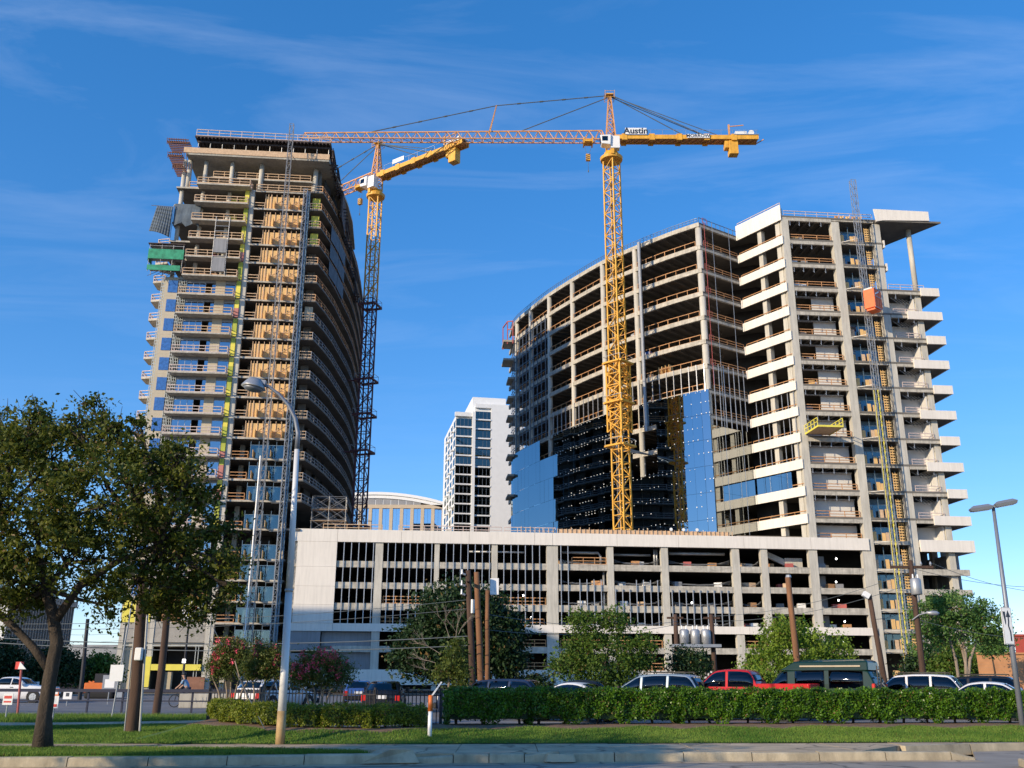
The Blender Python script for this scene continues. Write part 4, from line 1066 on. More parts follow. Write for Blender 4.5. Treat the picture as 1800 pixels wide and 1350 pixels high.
# hoist bay: pale blue screens, timber boards, steel posts
scr = MB().box(0, 5.6, 0, .05, 0, 2.3).mesh('screen', 'glass_clear')
pst = MB()
for k in range(4): pst.box(k * 1.75, k * 1.75 + .09, -.08, .02, 0, 3.6)
pst.box(0, 5.4, -.07, .01, 2.3, 2.38); pst_me = pst.mesh('post', 'scaffold_blue')
bds = [MB().bar((0, -.6, 0), (0.02, -.5, 1.35 + .1 * k), .06, .62).mesh('board', 'plywood' if k != 1 else 'timber_pale') for k in range(3)]
pal = MB()
for k in range(7): pal.box(0, .95, -.05, 0.0, .12 + k * .45, .34 + k * .45)
for x in (0, .42, .86): pal.box(x, x + .09, .002, .06, 0, 3.25)
pal_me = pal.mesh('timber_ladder', 'plywood')
blk = MB().box(0, 1.1, 0, .06, 0, 2.05).mesh('lift_door', 'blue_wrap')
low = [6.4, 9.45, 12.6, 15.68, 18.85, 23.3]
for i, z in enumerate(low + FZ[:12]):
    o = OT.place(scr, 'screen', 59.0, 1.5, z + .01); link('post', pst_me, o)
    for k, x in enumerate((0.2, 1.9, 2.7)):
        link('board', bds[(i + k) % 3], o, (x + .15 * math.sin(i * 3 + k), -0.15, 0.0))
    link('lift_door', blk, o, (0.75, .9, 0))
    if i % 1 == 0: OT.place(pal_me, 'timber_ladder', 63.7, 1.1, z + .01)
    OT.put(MB().box(58.7, 65.0, 3.6, 3.8, z + .01, z + (2.4 if i < 6 else 3.7)), 'lift_wall', 'grey_wall' if i < 6 else 'scaffold_blue')
# finished white partitions inside the lower storeys, hangers and services under the slabs
hg = MB().box(-.04, .04, -.03, .03, -.9, 0).bar((0, 0, -.9), (-.18, 0, -.55), .05).mesh('hanger', 'galvanised')
for i, z in enumerate(FZ):
    top = (FZ[i + 1] if i < 12 else z + 4) - .95
    if i < 9:
        s0 = 49.2 if i < 4 else 53.2
        OT.put(MB().box(s0, 57.2, 2.5, 2.7, z + .01, top - .3), 'partition', 'interior_white')
        if i < 9: OT.put(MB().box(66.3, 71.3, 3.2, 3.4, z + .01, top - .3).box(71.1, 71.3, 0.9, 3.19, z + .012, top - .3), 'partition', 'interior_white')
        sv = MB().tube([(49.4, 1.8, top - .35), (57, 1.8, top - .35)], .09, 6).tube([(49.4, 2.6, top - .2), (57, 2.6, top - .2)], .14, 6)
        for q in range(5): sv.bar((67.2 + q * .8, 1.2 + .2 * q, top - .1), (69.4 + q * .6, 2.4, top - .75), .16, .05)
        OT.put(sv, 'service_duct', 'steel')
    if i == 0:
        OT.put(MB().box(49.2, 57.2, 2.5, 2.7, 23.45, 26.0), 'partition', 'interior_white'); OT.put(MB().box(66.3, 71.3, 3.2, 3.4, 23.45, 26.0).box(71.1, 71.3, 0.9, 3.19, 23.46, 26.0), 'partition', 'interior_white')
        OT.place(rail_mesh(7.6, 'timber', 1.0, 2.3, .1), 'guard_rail', 49.35, 0.6, 23.42)
    if i > 0:
        for s in (49.6, 51.3, 53.2, 55.3): OT.place(hg, 'hanger', s, 0.1, z - .955)
        if i < 10:
            for s in (67.6, 70.4): OT.place(hg, 'hanger', s, 0.1, z - .81)
# ------------------------------------------------------------------ curtain wall: panes on the curve below the glazing line
GT = 49.3
rows = [23.5, 27.02, 31.5, 36.0, 40.5, 44.97, GT]
npan = 34; gl_d = CL - 6.0
pane_n = 0
gone = set()
for k in range(npan):
    d0, d1 = gl_d * k / npan, gl_d * (k + 1) / npan
    a, b_ = cur(d0), cur(d1)
    if k == 0: a = CP2
    n, ang = curn((d0 + d1) / 2)
    uu = pj(W(((a + b_) / 2).x, ((a + b_) / 2).y, 42))[0]
    for r in range(6):
        z0, z1 = rows[r], rows[r + 1]
        if 1108 < uu < 1152 and r in (3, 4): continue
        if 1108 < uu < 1130 and r == 5: continue
        if 952 < uu < 972 and r == 5: continue
        if 985 < uu < 1012 and r == 0 : continue
        p, q = a + n * .16, b_ + n * .16; e = (q - p).normalized() * .012
        jit = n * rng.uniform(-.014, .014)
        p2, q2 = p + e + jit, q - e - jit
        m = MB(); m.prism([(p2.x, p2.y), (q2.x, q2.y), ((q2 - n * .03).x, (q2 - n * .03).y), ((p2 - n * .03).x, (p2 - n * .03).y)], z0 + .02, z1 - .02)
        OT.put(m, 'glass_pane', 'glass_tower'); pane_n += 1
# point fixings
b = MB()
for k in range(npan * 2):
    d0 = gl_d * k / (npan * 2); p = cur(d0); n, ang = curn(d0 + .1)
    uu = pj(W(p.x, p.y, 42))[0]
    if uu < 976: continue
    for z in [rows[r] + f * (rows[r + 1] - rows[r]) for r in range(6) for f in (.04, .5, .93)]:
        if rng.random() < .42: continue
        q = p + n * .20; r_ = rng.uniform(.04, .08)
        b.bar((q.x, q.y, z - r_), (q.x, q.y, z + r_), r_ * 2, .06, upv=(n.x, n.y, 0))
tag(OT.put(b, 'point_fixing', 'paint_white'), kind='stuff')
# glazed return between the curve and the white face
e = BP - CP2
for r in range(5):
    z0, z1 = rows[r], rows[r + 1]
    if r == 4: z1 = 43.0
    for k in range(5):
        p, q = CP2.lerp(BP, k / 5), CP2.lerp(BP, (k + 1) / 5); ee = (q - p).normalized(); n = Vector((ee.y, -ee.x)); n = n if n.y < 0 else -n
        p, q = p + n * .12 + ee * .015, q + n * .12 - ee * (.015 if k < 4 else .2)
        OT.put(MB().prism([(p.x, p.y), (q.x, q.y), ((q - n * .03).x, (q - n * .03).y), ((p - n * .03).x, (p - n * .03).y)], z0 + .015, z1 - .015), 'glass_pane', 'glass_return')
# bare mullions above the glass
mu4 = MB().box(-.06, .06, -.07, .07, 0, 4.9).mesh('mullion', 'mullion')
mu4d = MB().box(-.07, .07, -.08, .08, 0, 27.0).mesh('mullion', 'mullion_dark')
d = 0.9
while d < gl_d:
    p = cur(d); n, ang = curn(d); q = p + n * .12
    uu = pj(W(p.x, p.y, 55))[0]
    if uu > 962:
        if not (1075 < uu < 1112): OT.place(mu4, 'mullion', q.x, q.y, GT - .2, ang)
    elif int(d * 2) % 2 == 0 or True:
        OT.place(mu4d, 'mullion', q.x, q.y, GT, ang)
    d += 1.55 if uu > 962 else 1.9
for i in range(5, 11):
    b = MB()
    d0 = col_d(962); 
    for hh in (1.2, 3.2):
        d = d0
        while d < gl_d - 1:
            p, q = cur(d), cur(d + 1.9); n, _ = curn(d + .9); p, q = p + n * .12, q + n * .12
            b.bar((p.x, p.y, FZ[i] + hh), (q.x, q.y, FZ[i] + hh), .1); d += 1.9
    tag(OT.put(b, 'transom', 'mullion_dark'), kind='stuff')
for k in range(1, 8):
    p = CP2.lerp(BP, k / 8); OT.place(MB().box(-.05, .05, -.05, .05, 0, 11.2).mesh('mullion', 'mullion'), 'mullion', p.x + .08, p.y - .15, 43.0, FANG)
# some glazing in the white face, lower storeys
for i in (1,):
    p0, p1 = AP - nAB * .1 + dAB * 2.6, BP - nAB * .1 - dAB * .1
    OT.put(MB().bar((p0.x, p0.y, FZ[i] + 1.85), (p1.x, p1.y, FZ[i] + 1.85), .04, 2.75), 'glass_pane', 'glass_sky')
for i in (2, 3, 4):
    for f in (.08, .2, .32, .62, .74, .86):
        q = AP.lerp(BP, f) - nAB * .12
        OT.place(MB().box(-.05, .05, -.05, .05, 0, 3.1).mesh('mullion', 'mullion'), 'mullion', q.x, q.y, FZ[i] + .44)
# red primed steel and floor stubs at the far end of the curve
b = MB(); p = cur(CL - 7.5); n, ang = curn(CL - 7.5)
pe = cur(CL - 4) + Vector((-2.2, 0))
for (x, y) in ((p.x - 1.5, p.y - 1), (p.x - .3, p.y - 1.5), (p.x - 2.2, p.y + 3)): b.bar((x, y, FZ[11] - 1), (x, y, FZ[12] + .1), .22)
b.bar((p.x - 1.5, p.y - 1, FZ[12]), (p.x - .3, p.y - 1.5, FZ[12]), .22); b.bar((p.x - 1.5, p.y - 1, FZ[11] + 2.5), (p.x - .3, p.y - 1.5, FZ[11] + 2.5), .22)
b.bar((p.x - 1.5, p.y - 1, FZ[12]), (p.x - 2.2, p.y + 3, FZ[12]), .22)
OT.put(b, 'steel_frame', 'primer_red')
for i in range(3, 12): OT.put(MB().box(p.x - (2.4 if i > 9 else 1.3), p.x + 1.0, p.y - 1.2, p.y + 4, FZ[i] - .5, FZ[i] - .02), 'slab_stub', 'concrete')
# red corner ladder brackets at the glass corner, hanging cables
for i in range(6, 13): OT.put(MB().bar((CP2.x + .6, CP2.y - .25, FZ[i] - .2), (CP2.x + 1.5, CP2.y + .25, FZ[i] - .2), .07).bar((CP2.x + .6, CP2.y - .25, FZ[i] + .8), (CP2.x + 1.5, CP2.y + .25, FZ[i] + .8), .07).bar((CP2.x + .6, CP2.y - .25, FZ[i] - .2), (CP2.x + .6, CP2.y - .25, FZ[i] + .8), .06).bar((CP2.x + 1.5, CP2.y + .25, FZ[i] - .2), (CP2.x + 1.5, CP2.y + .25, FZ[i] + .8), .06), 'bracket', 'primer_red')
OT.put(MB().bar((CP2.x + .95, CP2.y - .1, 50), (CP2.x + .95, CP2.y - .1, 81), .07), 'corner_cable', 'primer_red')
for s in (2.6, 6.4): OT.put(MB().bar((CP2.x + s, CP2.y + s * .6 - 1.0, 24), (CP2.x + s, CP2.y + s * .6 - 1.0, 81.3), .06), 'stage_cable', 'steel')
OT.put(MB().tube([(cur(ccd[0] - 1.2).x, cur(ccd[0] - 1.2).y - .6, 44), (cur(ccd[0] - 1.2).x, cur(ccd[0] - 1.2).y - .6, 81)], .32, 10), 'rubbish_chute', 'galvanised')
# materials left on the open floors near the edge
stk = [MB().box(-.6, .6, -.4, .4, 0, .12).box(-.55, .55, -.35, .35, .121, .9).mesh('material_stack', m_n) for m_n in ('timber_pale', 'plywood', 'grey_wall', 'paint_white', 'blue_wrap', 'primer_red')]
crate_b = MB()
for k in range(5): crate_b.box(-1.2, 1.2, -.6, -.55, .1 + k * .3, .3 + k * .3)
for x in (-1.2, -.4, .4, 1.1): crate_b.box(x, x + .1, -.549, .6, 0, 1.6)
crate_me = crate_b.mesh('timber_crate', 'plywood')
for i in range(5, 12):
    for q in range(5):
        d = rng.uniform(2, CL - 12); p = cur(d); n, ang = curn(d); q_ = p - n * rng.uniform(1.0, 3.2)
        OT.place(stk[rng.choice((0, 0, 1, 2, 2, 3, 4, 5))], 'material_stack', q_.x, q_.y, FZ[i] + .014, ang + rng.uniform(-.4, .4))
p = cur(9.5); n, ang = curn(9.5); OT.place(crate_me, 'timber_crate', p.x - n.x * 1.0, p.y - n.y * 1.0, FZ[6] + .014, ang)
for i in range(4, 12):
    for q in range(2): OT.place(stk[rng.choice((0, 1, 2, 3))], 'material_stack', rng.uniform(49.8, 52.6), rng.uniform(1.2, 2.0), FZ[i] + .007, rng.uniform(-.3, .3))
# ------------------------------------------------------------------ passenger hoist on the street front
HS, HT = 60.93, -2.2
hr = Frame('hoist_mast', 'tall lattice hoist mast climbing the street front of the office tower', 'hoist', HS, HT)
sg = lattice(MB(), -0.42, 0.42, -0.42, 0.42, 0, 1.5, 1.5, 0.085, 0.05).mesh('mast_section', 'galvanised')
for k in range(58): hr.place(sg, 'mast_section', HS, HT, 0.3 + k * 1.5)
hr.put(MB().bar((HS + .62, HT, .3), (HS + .62, HT, 60), .09), 'cable_guide', 'paint_white')
hr.put(MB().bar((HS + .1, HT - .2, .3), (HS + .1, HT - .2, 48), .16).bar((HS - .55, HT - .1, .3), (HS - .55, HT - .1, 48), .07), 'cable_tray', 'yellow_sheathing')
b = MB()
for z in low + FZ[1:13:2]: b.bar((HS, HT + .4, z - .3), (58.6, 0.1, z - .3), .09); b.bar((HS, HT + .4, z - .3), (63.2, 0.1, z - .3), .09)
hr.put(b, 'tie_bar', 'scaffold'); hr.put(MB().box(HS - 1.6, HS + 1.6, HT - 1.5, HT + 1.2, .13, .3), 'base_frame', 'steel')
hc = Frame('hoist_car', 'orange-red hoist cabin with a pale slanted strip riding up the office tower', 'hoist', HS - .2, HT - .7, 61.9)
hc.root.rotation_euler = (0, 0, FANG + math.radians(38))
b = MB().box(-1.25, 1.25, -1.9, 0.0, 0, 3.4); bevel_obj(b.build('cabin', 'hoist_red', hc.root), .05)
for x in (-1.25, -.42, .42, 1.25): MB().box(x - .05, x + .05, -1.95, -1.901, .1, 3.3).build('rib', 'hoist_red', hc.root)
for z in (0.0, 3.4, 2.0): MB().box(-1.3, 1.3, -1.96, -1.905, z - .06, z + .06).build('trim', 'galvanised', hc.root)
for z in (0.06, .8, 1.6, 2.4, 3.34): MB().box(1.251, 1.31, -1.9, 0, z - .04, z + .04).build('trim', 'galvanised', hc.root)
o = MB().box(-.8, .8, -.02, 0, -.12, .12).build('strip', 'paint_white', hc.root); o.location = (-0.3, -1.955, 2.7); o.rotation_euler = (0, math.radians(-28), 0)
MB().box(-1.0, 1.0, -1.7, -.2, -.35, -.001).build('undercarriage', 'hoist_red', hc.root)
MB().box(-1.1, 1.1, -1.6, -.1, 3.401, 3.7).build('roof_rail', 'galvanised', hc.root)
# yellow loading platform
PZ = FZ[3] + .22
ys = Frame('loading_platform', 'yellow tubular loading platform jutting from a storey of the office tower', 'platform', 50.8, -.2, PZ)
ys.put(MB().box(48.9, 53.0, -5.2, .3, PZ, PZ + .12), 'deck', 'timber_pale')
ys.put(MB().box(48.85, 53.05, -5.35, -5.21, PZ - .1, PZ + .2).box(48.8, 48.89, -5.2, .3, PZ - .1, PZ + .18).box(53.01, 53.1, -5.2, .3, PZ - .1, PZ + .18), 'edge_frame', 'yellow_sheathing')
def ygate(s):
    b = MB()
    for k in range(5): b.bar((s, -5.2 + k * 1.3, PZ + .12), (s, -5.2 + k * 1.3, PZ + 1.5), .1)
    for h in (.8, 1.45): b.bar((s, -5.25, PZ + h), (s, .05, PZ + h), .1)
    return b
ys.put(ygate(48.84), 'rail', 'yellow_sheathing'); ys.put(ygate(53.06), 'rail', 'yellow_sheathing')
# ================================================================== tower cranes
def tower_crane(label, loc, head, z_base, z_ring, z_jib, z_apex, jl, cl, mast_w, mast_rot, split_z, sleeve, ties, king, signs, cw_x, yel='crane_yellow'):
    R = thing('tower_crane', label, 'crane', (loc[0], loc[1], z_base), head, 'tower cranes of the building site')
    H = mast_w / 2
    def L(z): return z - z_base
    sh = 4.4; n = int((z_ring - z_base) / sh); sh = (z_ring - z_base) / n
    ma = lattice(MB(), -H, H, -H, H, 0, sh, sh / 2, 0.24, 0.12).mesh('mast_section', yel)
    mb_ = lattice(MB(), -H, H, -H, H, 0, sh, sh / 2, 0.24, 0.12).mesh('mast_section', 'crane_red')
    for k in range(n):
        link('mast_section', mb_ if z_base + k * sh + sh * .5 < split_z else ma, R, (0, 0, k * sh), mast_rot)
    lad = MB()
    for x in (-.25, .25): lad.bar((x, -H + .35, 0), (x, -H + .35, L(z_ring)), .05)
    z = .3
    while z < L(z_ring): lad.bar((-.25, -H + .35, z), (.25, -H + .35, z), .04); z += .6
    o = lad.build('ladder', 'steel', R); o.rotation_euler = (0, 0, mast_rot)
    if sleeve:
        a, b_ = sleeve; h2 = H + .38
        o = lattice(MB(), -h2, h2, -h2, h2, L(a), L(b_), 2.1, 0.26, 0.14, True, True).build('climbing_frame', yel, R); o.rotation_euler = (0, 0, mast_rot)
    for z in ties:
        h2 = H + .75; b = MB()
        for s in (-1, 1): b.box(-h2, h2, s * h2 - .22, s * h2 + .22, L(z), L(z) + .32); b.box(s * h2 - .2, s * h2 + .2, -h2 + .23, h2 - .23, L(z) + .02, L(z) + .3)
        o = b.build('collar', yel if z > split_z else 'crane_red', R); o.rotation_euler = (0, 0, mast_rot)
        b = MB()
        for (x, y) in ((-h2, -h2), (h2, -h2), (h2, h2), (-h2, h2)): b.bar((x, y, L(z) + .33), (x, y, L(z) + 1.4), .06)
        for q in range(4):
            cs = [(-h2, -h2), (h2, -h2), (h2, h2), (-h2, h2)]; b.bar((*cs[q], L(z) + 1.35), (*cs[(q + 1) % 4], L(z) + 1.35), .06)
        o = b.build('collar_rail', 'steel', R); o.rotation_euler = (0, 0, mast_rot)
    # slewing ring, turntable, cab
    b = MB().tube([(0, 0, L(z_ring) - .05), (0, 0, L(z_ring) + .5), (0, 0, L(z_ring) + 1.0), (0, 0, L(z_ring) + 1.5)], [H * 1.9, H * 2.0, H * 1.45, H * 1.25], 16)
    b.build('slewing_ring', yel, R)
    for s in (-1, 1): MB().box(-.3, .3, s * H * 1.75 - .35, s * H * 1.75 + .35, L(z_ring) + .3, L(z_ring) + 1.3).build('slew_motor', yel, R)
    b = MB(); lattice(b, -.85, .85, -.85, .85, L(z_ring) + 1.4, L(z_jib) + .3, 1.2, .22, .12); b.build('turntable', yel, R)
    cabz = L(z_jib) - 2.5
    cb = MB(); cb.add([(.35, .9, cabz + .25), (2.0, .9, cabz + .5), (2.25, .9, cabz + 2.25), (.2, .9, cabz + 2.35), (.35, 2.6, cabz + .25), (2.0, 2.6, cabz + .5), (2.25, 2.6, cabz + 2.25), (.2, 2.6, cabz + 2.35)],
        [(0, 1, 2, 3), (7, 6, 5, 4), (0, 4, 5, 1), (1, 5, 6, 2), (2, 6, 7, 3), (3, 7, 4, 0)])
    c = bevel_obj(cb.build('cab', 'paint_white', R), .06)
    MB().box(.85, 1.9, 2.605, 2.64, cabz + 1.0, cabz + 1.95).build('cab_window', 'glass_car', c);
    w = MB(); w.add([(2.06, 1.05, cabz + .8), (2.06, 2.45, cabz + .8), (2.262, 2.45, cabz + 2.1), (2.262, 1.05, cabz + 2.1)], [(0, 1, 2, 3)]); w.v = [(x + .012, y, z) for x, y, z in w.v]; w.build('cab_window', 'glass_car', c)
    MB().box(-1.4, .3, .9, 2.2, cabz - .2, cabz + 2.3).build('control_cabinet', 'paint_white', R)
    # tower head
    za = L(z_apex); zj = L(z_jib)
    b = MB()
    for (x, y) in ((-.9, -.8), (.9, -.8), (.9, .8), (-.9, .8)): b.bar((x, y, zj), (x * .22, y * .25, za), .2)
    N = 5
    for k in range(N):
        f0, f1 = k / N, (k + 1) / N
        cs = lambda f: [(-.9 * (1 - .78 * f), -.8 * (1 - .75 * f)), (.9 * (1 - .78 * f), -.8 * (1 - .75 * f)), (.9 * (1 - .78 * f), .8 * (1 - .75 * f)), (-.9 * (1 - .78 * f), .8 * (1 - .75 * f))]
        c0, c1 = cs(f0), cs(f1); z0, z1 = zj + (za - zj) * f0, zj + (za - zj) * f1
        for q in range(4):
            r = (q + 1) % 4; b.bar((*c0[q], z0), (*c1[r], z1), .1); b.bar((*c0[r], z0), (*c1[q], z1), .09); b.bar((*c1[q], z1), (*c1[r], z1), .08)
    b.build('tower_head', 'crane_orange', R)
    b = MB().box(-.7, .7, -.7, .7, za - .1, za + .1)
    for (x, y) in ((-.9, -.9), (.9, -.9), (.9, .9), (-.9, .9)): b.bar((x, y, za - .9), (x, y, za + .6), .06)
    for z in (za - .8, za - .2, za + .5):
        cs = [(-.9, -.9), (.9, -.9), (.9, .9), (-.9, .9)]
        for q in range(4): b.bar((*cs[q], z), (*cs[(q + 1) % 4], z), .05)
    b.build('head_platform', yel, R)
    # jib: triangular truss
    jh0, jh1, hw = 2.25, 1.5, .75
    b = MB(); n = int(jl / 1.9); st = (jl - 1.2) / n
    top = lambda x: zj + jh0 + (jh1 - jh0) * (x / jl)
    for s in (-1, 1): b.bar((1.0, s * hw, zj), (jl, s * hw, zj), .18)
    b.bar((1.6, 0, top(1.6)), (jl - .8, 0, top(jl - .8)), .2)
    b.bar((1.0, -hw, zj), (1.6, 0, top(1.6)), .13); b.bar((1.0, hw, zj), (1.6, 0, top(1.6)), .13)
    for k in range(n):
        x0 = 1.2 + k * st; xm = x0 + st / 2
        for s in (-1, 1):
            b.bar((x0, s * hw, zj), (xm, 0, top(xm)), .1); b.bar((xm, 0, top(xm)), (x0 + st, s * hw, zj), .1)
        b.bar((x0, -hw, zj), (x0 + st, hw, zj), .08); b.bar((x0, -hw, zj), (x0, hw, zj), .08)
    b.build('jib', 'crane_orange', R)
    tr = MB().box(3.4, 5.2, -.9, .9, zj - .55, zj - .2)
    for x in (3.5, 5.1): tr.box(x - .1, x + .1, -.95, .95, zj - .9, zj + .3)
    tr.build('trolley', yel, R)
    hk = MB().box(3.95, 4.75, -.3, .3, zj - 4.2, zj - 2.9); h = hk.build('hook_block', yel, R)
    for k in range(3): MB().bar((3.93, -.31 - .005, zj - 4.1 + k * .4), (4.77, -.31 - .005, zj - 3.75 + k * .4), .02, .16).build('stripe', 'sign_dark', h); MB().bar((3.93, .31 + .005, zj - 3.75 + k * .4), (4.77, .31 + .005, zj - 4.1 + k * .4), .02, .16).build('stripe', 'sign_dark', h)
    MB().tube([(3.6, 0, zj - .8), (4.1, 0, zj - 2.9)], .03, 5).tube([(5.0, 0, zj - .8), (4.6, 0, zj - 2.9)], .03, 5).tube([(4.35, 0, zj - 4.2), (4.35, 0, zj - 6.3)], .035, 5).tube([(4.35, 0, zj - 6.2), (4.35, 0, zj - 6.6)], .11, 6).build('hoist_rope', 'cable', R)
    # counter-jib
    b = MB()
    for s in (-1, 1):
        b.box(-cl, -.9, s * .95 - .12, s * .95 + .12, zj - .1, zj + .75)
        for k in range(5):
            x = -2.5 - k * (cl - 4) / 4.6; b.box(x - .5, x + .5, s * .95 - .2, s * .95 + .2, zj - .35, zj + .95)
    b.build('counter_jib', yel, R)
    b = MB().box(-cl, -.95, -.82, .82, zj + .15, zj + .25)
    k = 0
    x = -1.0
    while x > -cl: b.bar((x, -.83, zj - .05), (x - 1.2, .83, zj - .05), .14); x -= 1.2
    b.build('walkway', 'crane_orange', R)
    b = MB(); x = -3.0
    while x > -cl:
        for s in (-1, 1): b.bar((x, s * 1.05, zj + .76), (x, s * 1.05, zj + 1.85), .05)
        x -= 2.2
    for s in (-1, 1): b.bar((-3, s * 1.05, zj + 1.82), (-cl, s * 1.05, zj + 1.82), .04)
    b.build('walkway_rail', 'galvanised', R)
    w = bevel_obj(MB().box(-cw_x - .95, -cw_x + .75, -.8, .8, zj - 3.0, zj + .1).build('counterweight', yel, R), .05)
    bevel_obj(MB().box(-cw_x + .77, -cw_x + 1.5, -.7, .7, zj - 1.7, zj + .1).build('counterweight', yel, R), .05)
    MB().box(-cl - .1, -cl + 4.6, -1.2, 1.2, zj + .76, zj + .9).build('winch_deck', 'galvanised', R)
    MB().tube([(-cl + 1.2, -.7, zj + 1.5), (-cl + 1.2, .7, zj + 1.5)], .55, 12).build('winch', 'paint_white', R); MB().box(-cl + 2.0, -cl + 4.2, -.7, .7, zj + .91, zj + 1.8).build('winch_motor', 'paint_white', R)
    MB().bar((-cl + 5.2, 0, zj + .7), (-cl + 5.2, 0, zj + 3.6), .3).bar((-cl + 5.2, 0, zj + 3.2), (-cl + 2.4, 0, zj + 3.5), .14).build('davit', 'crane_orange', R)
    # pendant bars
    b = MB()
    kx, kz, kb = king
    b.tube([(.2, 0, za), (kx, 0, L(kz))], .09, 6).tube([(kx, 0, L(kz)), (jl * .78, 0, top(jl * .78))], .09, 6).tube([(.2, 0, za - .4), (jl * .29, 0, top(jl * .29))], .09, 6)
    for s in (-1, 1): b.tube([(-.2, s * .2, za), (-cl * .6 - s * .8, s * .95, zj + .8)], .085, 6); b.tube([(-.2, s * .2, za - .2), (-cl * .72, s * .95, zj + .8)], .07, 6)
    for f in (.2, .4, .6, .8):
        for (p, q) in (((.2, 0, za), (kx, 0, L(kz))), ((kx, 0, L(kz)), (jl * .78, 0, top(jl * .78)))):
            m = Vector(p).lerp(Vector(q), f); d = (Vector(q) - Vector(p)).normalized() * .35; b.tube([m - d, m + d], .15, 6)
    b.build('pendant_bar', 'cable', R)
    b = MB()
    for s in (-1, 1):
        b.bar((kb, s * .5, top(kb) - .3), (kx, s * .12, L(kz)), .16)
    for f in (.15, .35, .55, .75): b.bar((kb + (kx - kb) * f, -.5 + .38 * f, top(kb) + (L(kz) - top(kb)) * f), (kb + (kx - kb) * f, .5 - .38 * f, top(kb) + (L(kz) - top(kb)) * f), .09)
    b.build('king_post', 'crane_orange', R)
    # boards with lettering, facing the street
    for (txt, x, z, wd, hh, sz, bold) in signs:
        bd = MB().box(x - wd / 2, x + wd / 2, 1.28, 1.34, zj + z - hh / 2, zj + z + hh / 2).build('sign_board', 'paint_white', R)
        if txt:
            o = link('lettering', text_mesh(txt, sz, 'sign_dark', .01, bold), bd, (x, 1.353, zj + z)); o.rotation_euler = (math.pi / 2, 0, math.pi)
    return R, L
c1 = (18.45, 157.2)
R1, L1 = tower_crane('tall yellow tower crane standing before the glass flank with its long jib over the gap', c1, math.radians(180), 23.35, 94.4, 98.6, 108.5, 58.6, 27.6, 2.15, math.radians(47), -1, (42.0, 54.4), (39.4, 47.0, 54.2), (21.6, 106.2, 22.9),
    [('Austin', -4.6, 1.35, 4.0, 1.35, 1.75, .05), ('MORROW', -16.2, .35, 4.3, .8, .95, .02)], 22.8)
MB().tube([(1.5, -1.6, 39.5 - 23.35), (-6.8, -8.0, 39.9 - 23.35)], .14, 8).tube([(-1.5, -1.6, 39.5 - 23.35), (-6.9, -8.1, 39.8 - 23.35)], .14, 8).build('wall_tie', 'steel', R1)
MB().box(-2.8, 2.8, -2.8, 2.8, 0.05, .5).build('base', 'concrete', R1)
c2 = (-27.6, 171.6)
R2, L2 = tower_crane('second tower crane with maroon lower mast hugging the curved flank of the tall tower', c2, math.atan2(13.4, -18.6), 23.35, 94.3, 98.3, 106.6, 45.0, 23.0, 1.9, math.radians(20), 71.5, None, (70.6, 55.4, 48.6, 41.6, 27.8), (18.0, 104.0, 19.0),
    [('', -7.0, 1.6, 3.0, .9, 1, 0)], 20.2)
for z in (55.5, 41.7): MB().tube([(1.2, 1.0, L2(z)), (2.2, 2.6, L2(z))], .12, 6).build('wall_tie', 'crane_red', R2)
MB().box(-2.4, 2.4, -2.4, 2.4, 0.05, .45).build('base', 'concrete', R2)
# ================================================================== buildings further off
# white apartment block seen between the towers
fb = thing('apartment_block', 'white apartment block with dark glazed bays seen between the two towers', 'building', (-17.3, 285.0, 0), math.radians(10.5))
MB().box(0.0, 16.0, 0.6, 32.0, 0, 80.4).build('wall', 'roof_white', fb)
MB().box(5.5, 16.2, 3.0, 31.0, 80.4, 87.3).build('upper_wall', 'roof_white', fb)
MB().box(11.0, 21.5, -0.2, 28.0, 0, 84.3).build('solid_wall', 'roof_white', fb)
MB().box(5.05, 5.95, -.9, .59, 0, 81.5).build('fin', 'roof_white', fb)
MB().box(-.4, 5.04, -.5, .59, 79.9, 81.2).build('cornice', 'roof_white', fb); MB().box(5.96, 10.99, -.2, .59, 83.0, 84.2).build('cornice', 'roof_white', fb); MB().box(5.96, 10.99, .6, 6, 80.41, 83.9).build('upper_wall', 'roof_white', fb)
fl_me = MB().box(-.15, 5.04, -.45, .58, -.2, .2).mesh('balcony_band', 'roof_white')
gl2 = MB().box(.1, 5.0, .3, .42, .21, 2.79).mesh('window', 'glass_green')
ml2 = MB()
for x in (.1, 1.4, 2.6, 3.8, 4.9): ml2.box(x - .05, x + .05, .22, .29, .2, 2.8)
ml2 = ml2.mesh('frame', 'mullion_dark')
for k in range(28):
    z = 79.5 - 3.0 * (k + 1)
    if z < 30: break
    link('balcony_band', fl_me, fb, (0, 0, z)); w = link('window', gl2, fb, (0, 0, z)); link('frame', ml2, w)
    z2 = z + 2.6
    link('balcony_band', fl_me, fb, (5.96, .1, z2)); w = link('window', gl2, fb, (5.95, .1, z2)); link('frame', ml2, w)
    for y in range(4):
        MB().box(-.06, .0, 1.5 + y * 7, 5.5 + y * 7, z + .4, z + 2.5).build('window', 'glass_green', fb)
        if y < 3 and k % 2 == 0: MB().box(-.6, -.06, 6.2 + y * 7, 8.2 + y * 7, z - .1, z + .1).build('balcony_band', 'roof_white', fb)
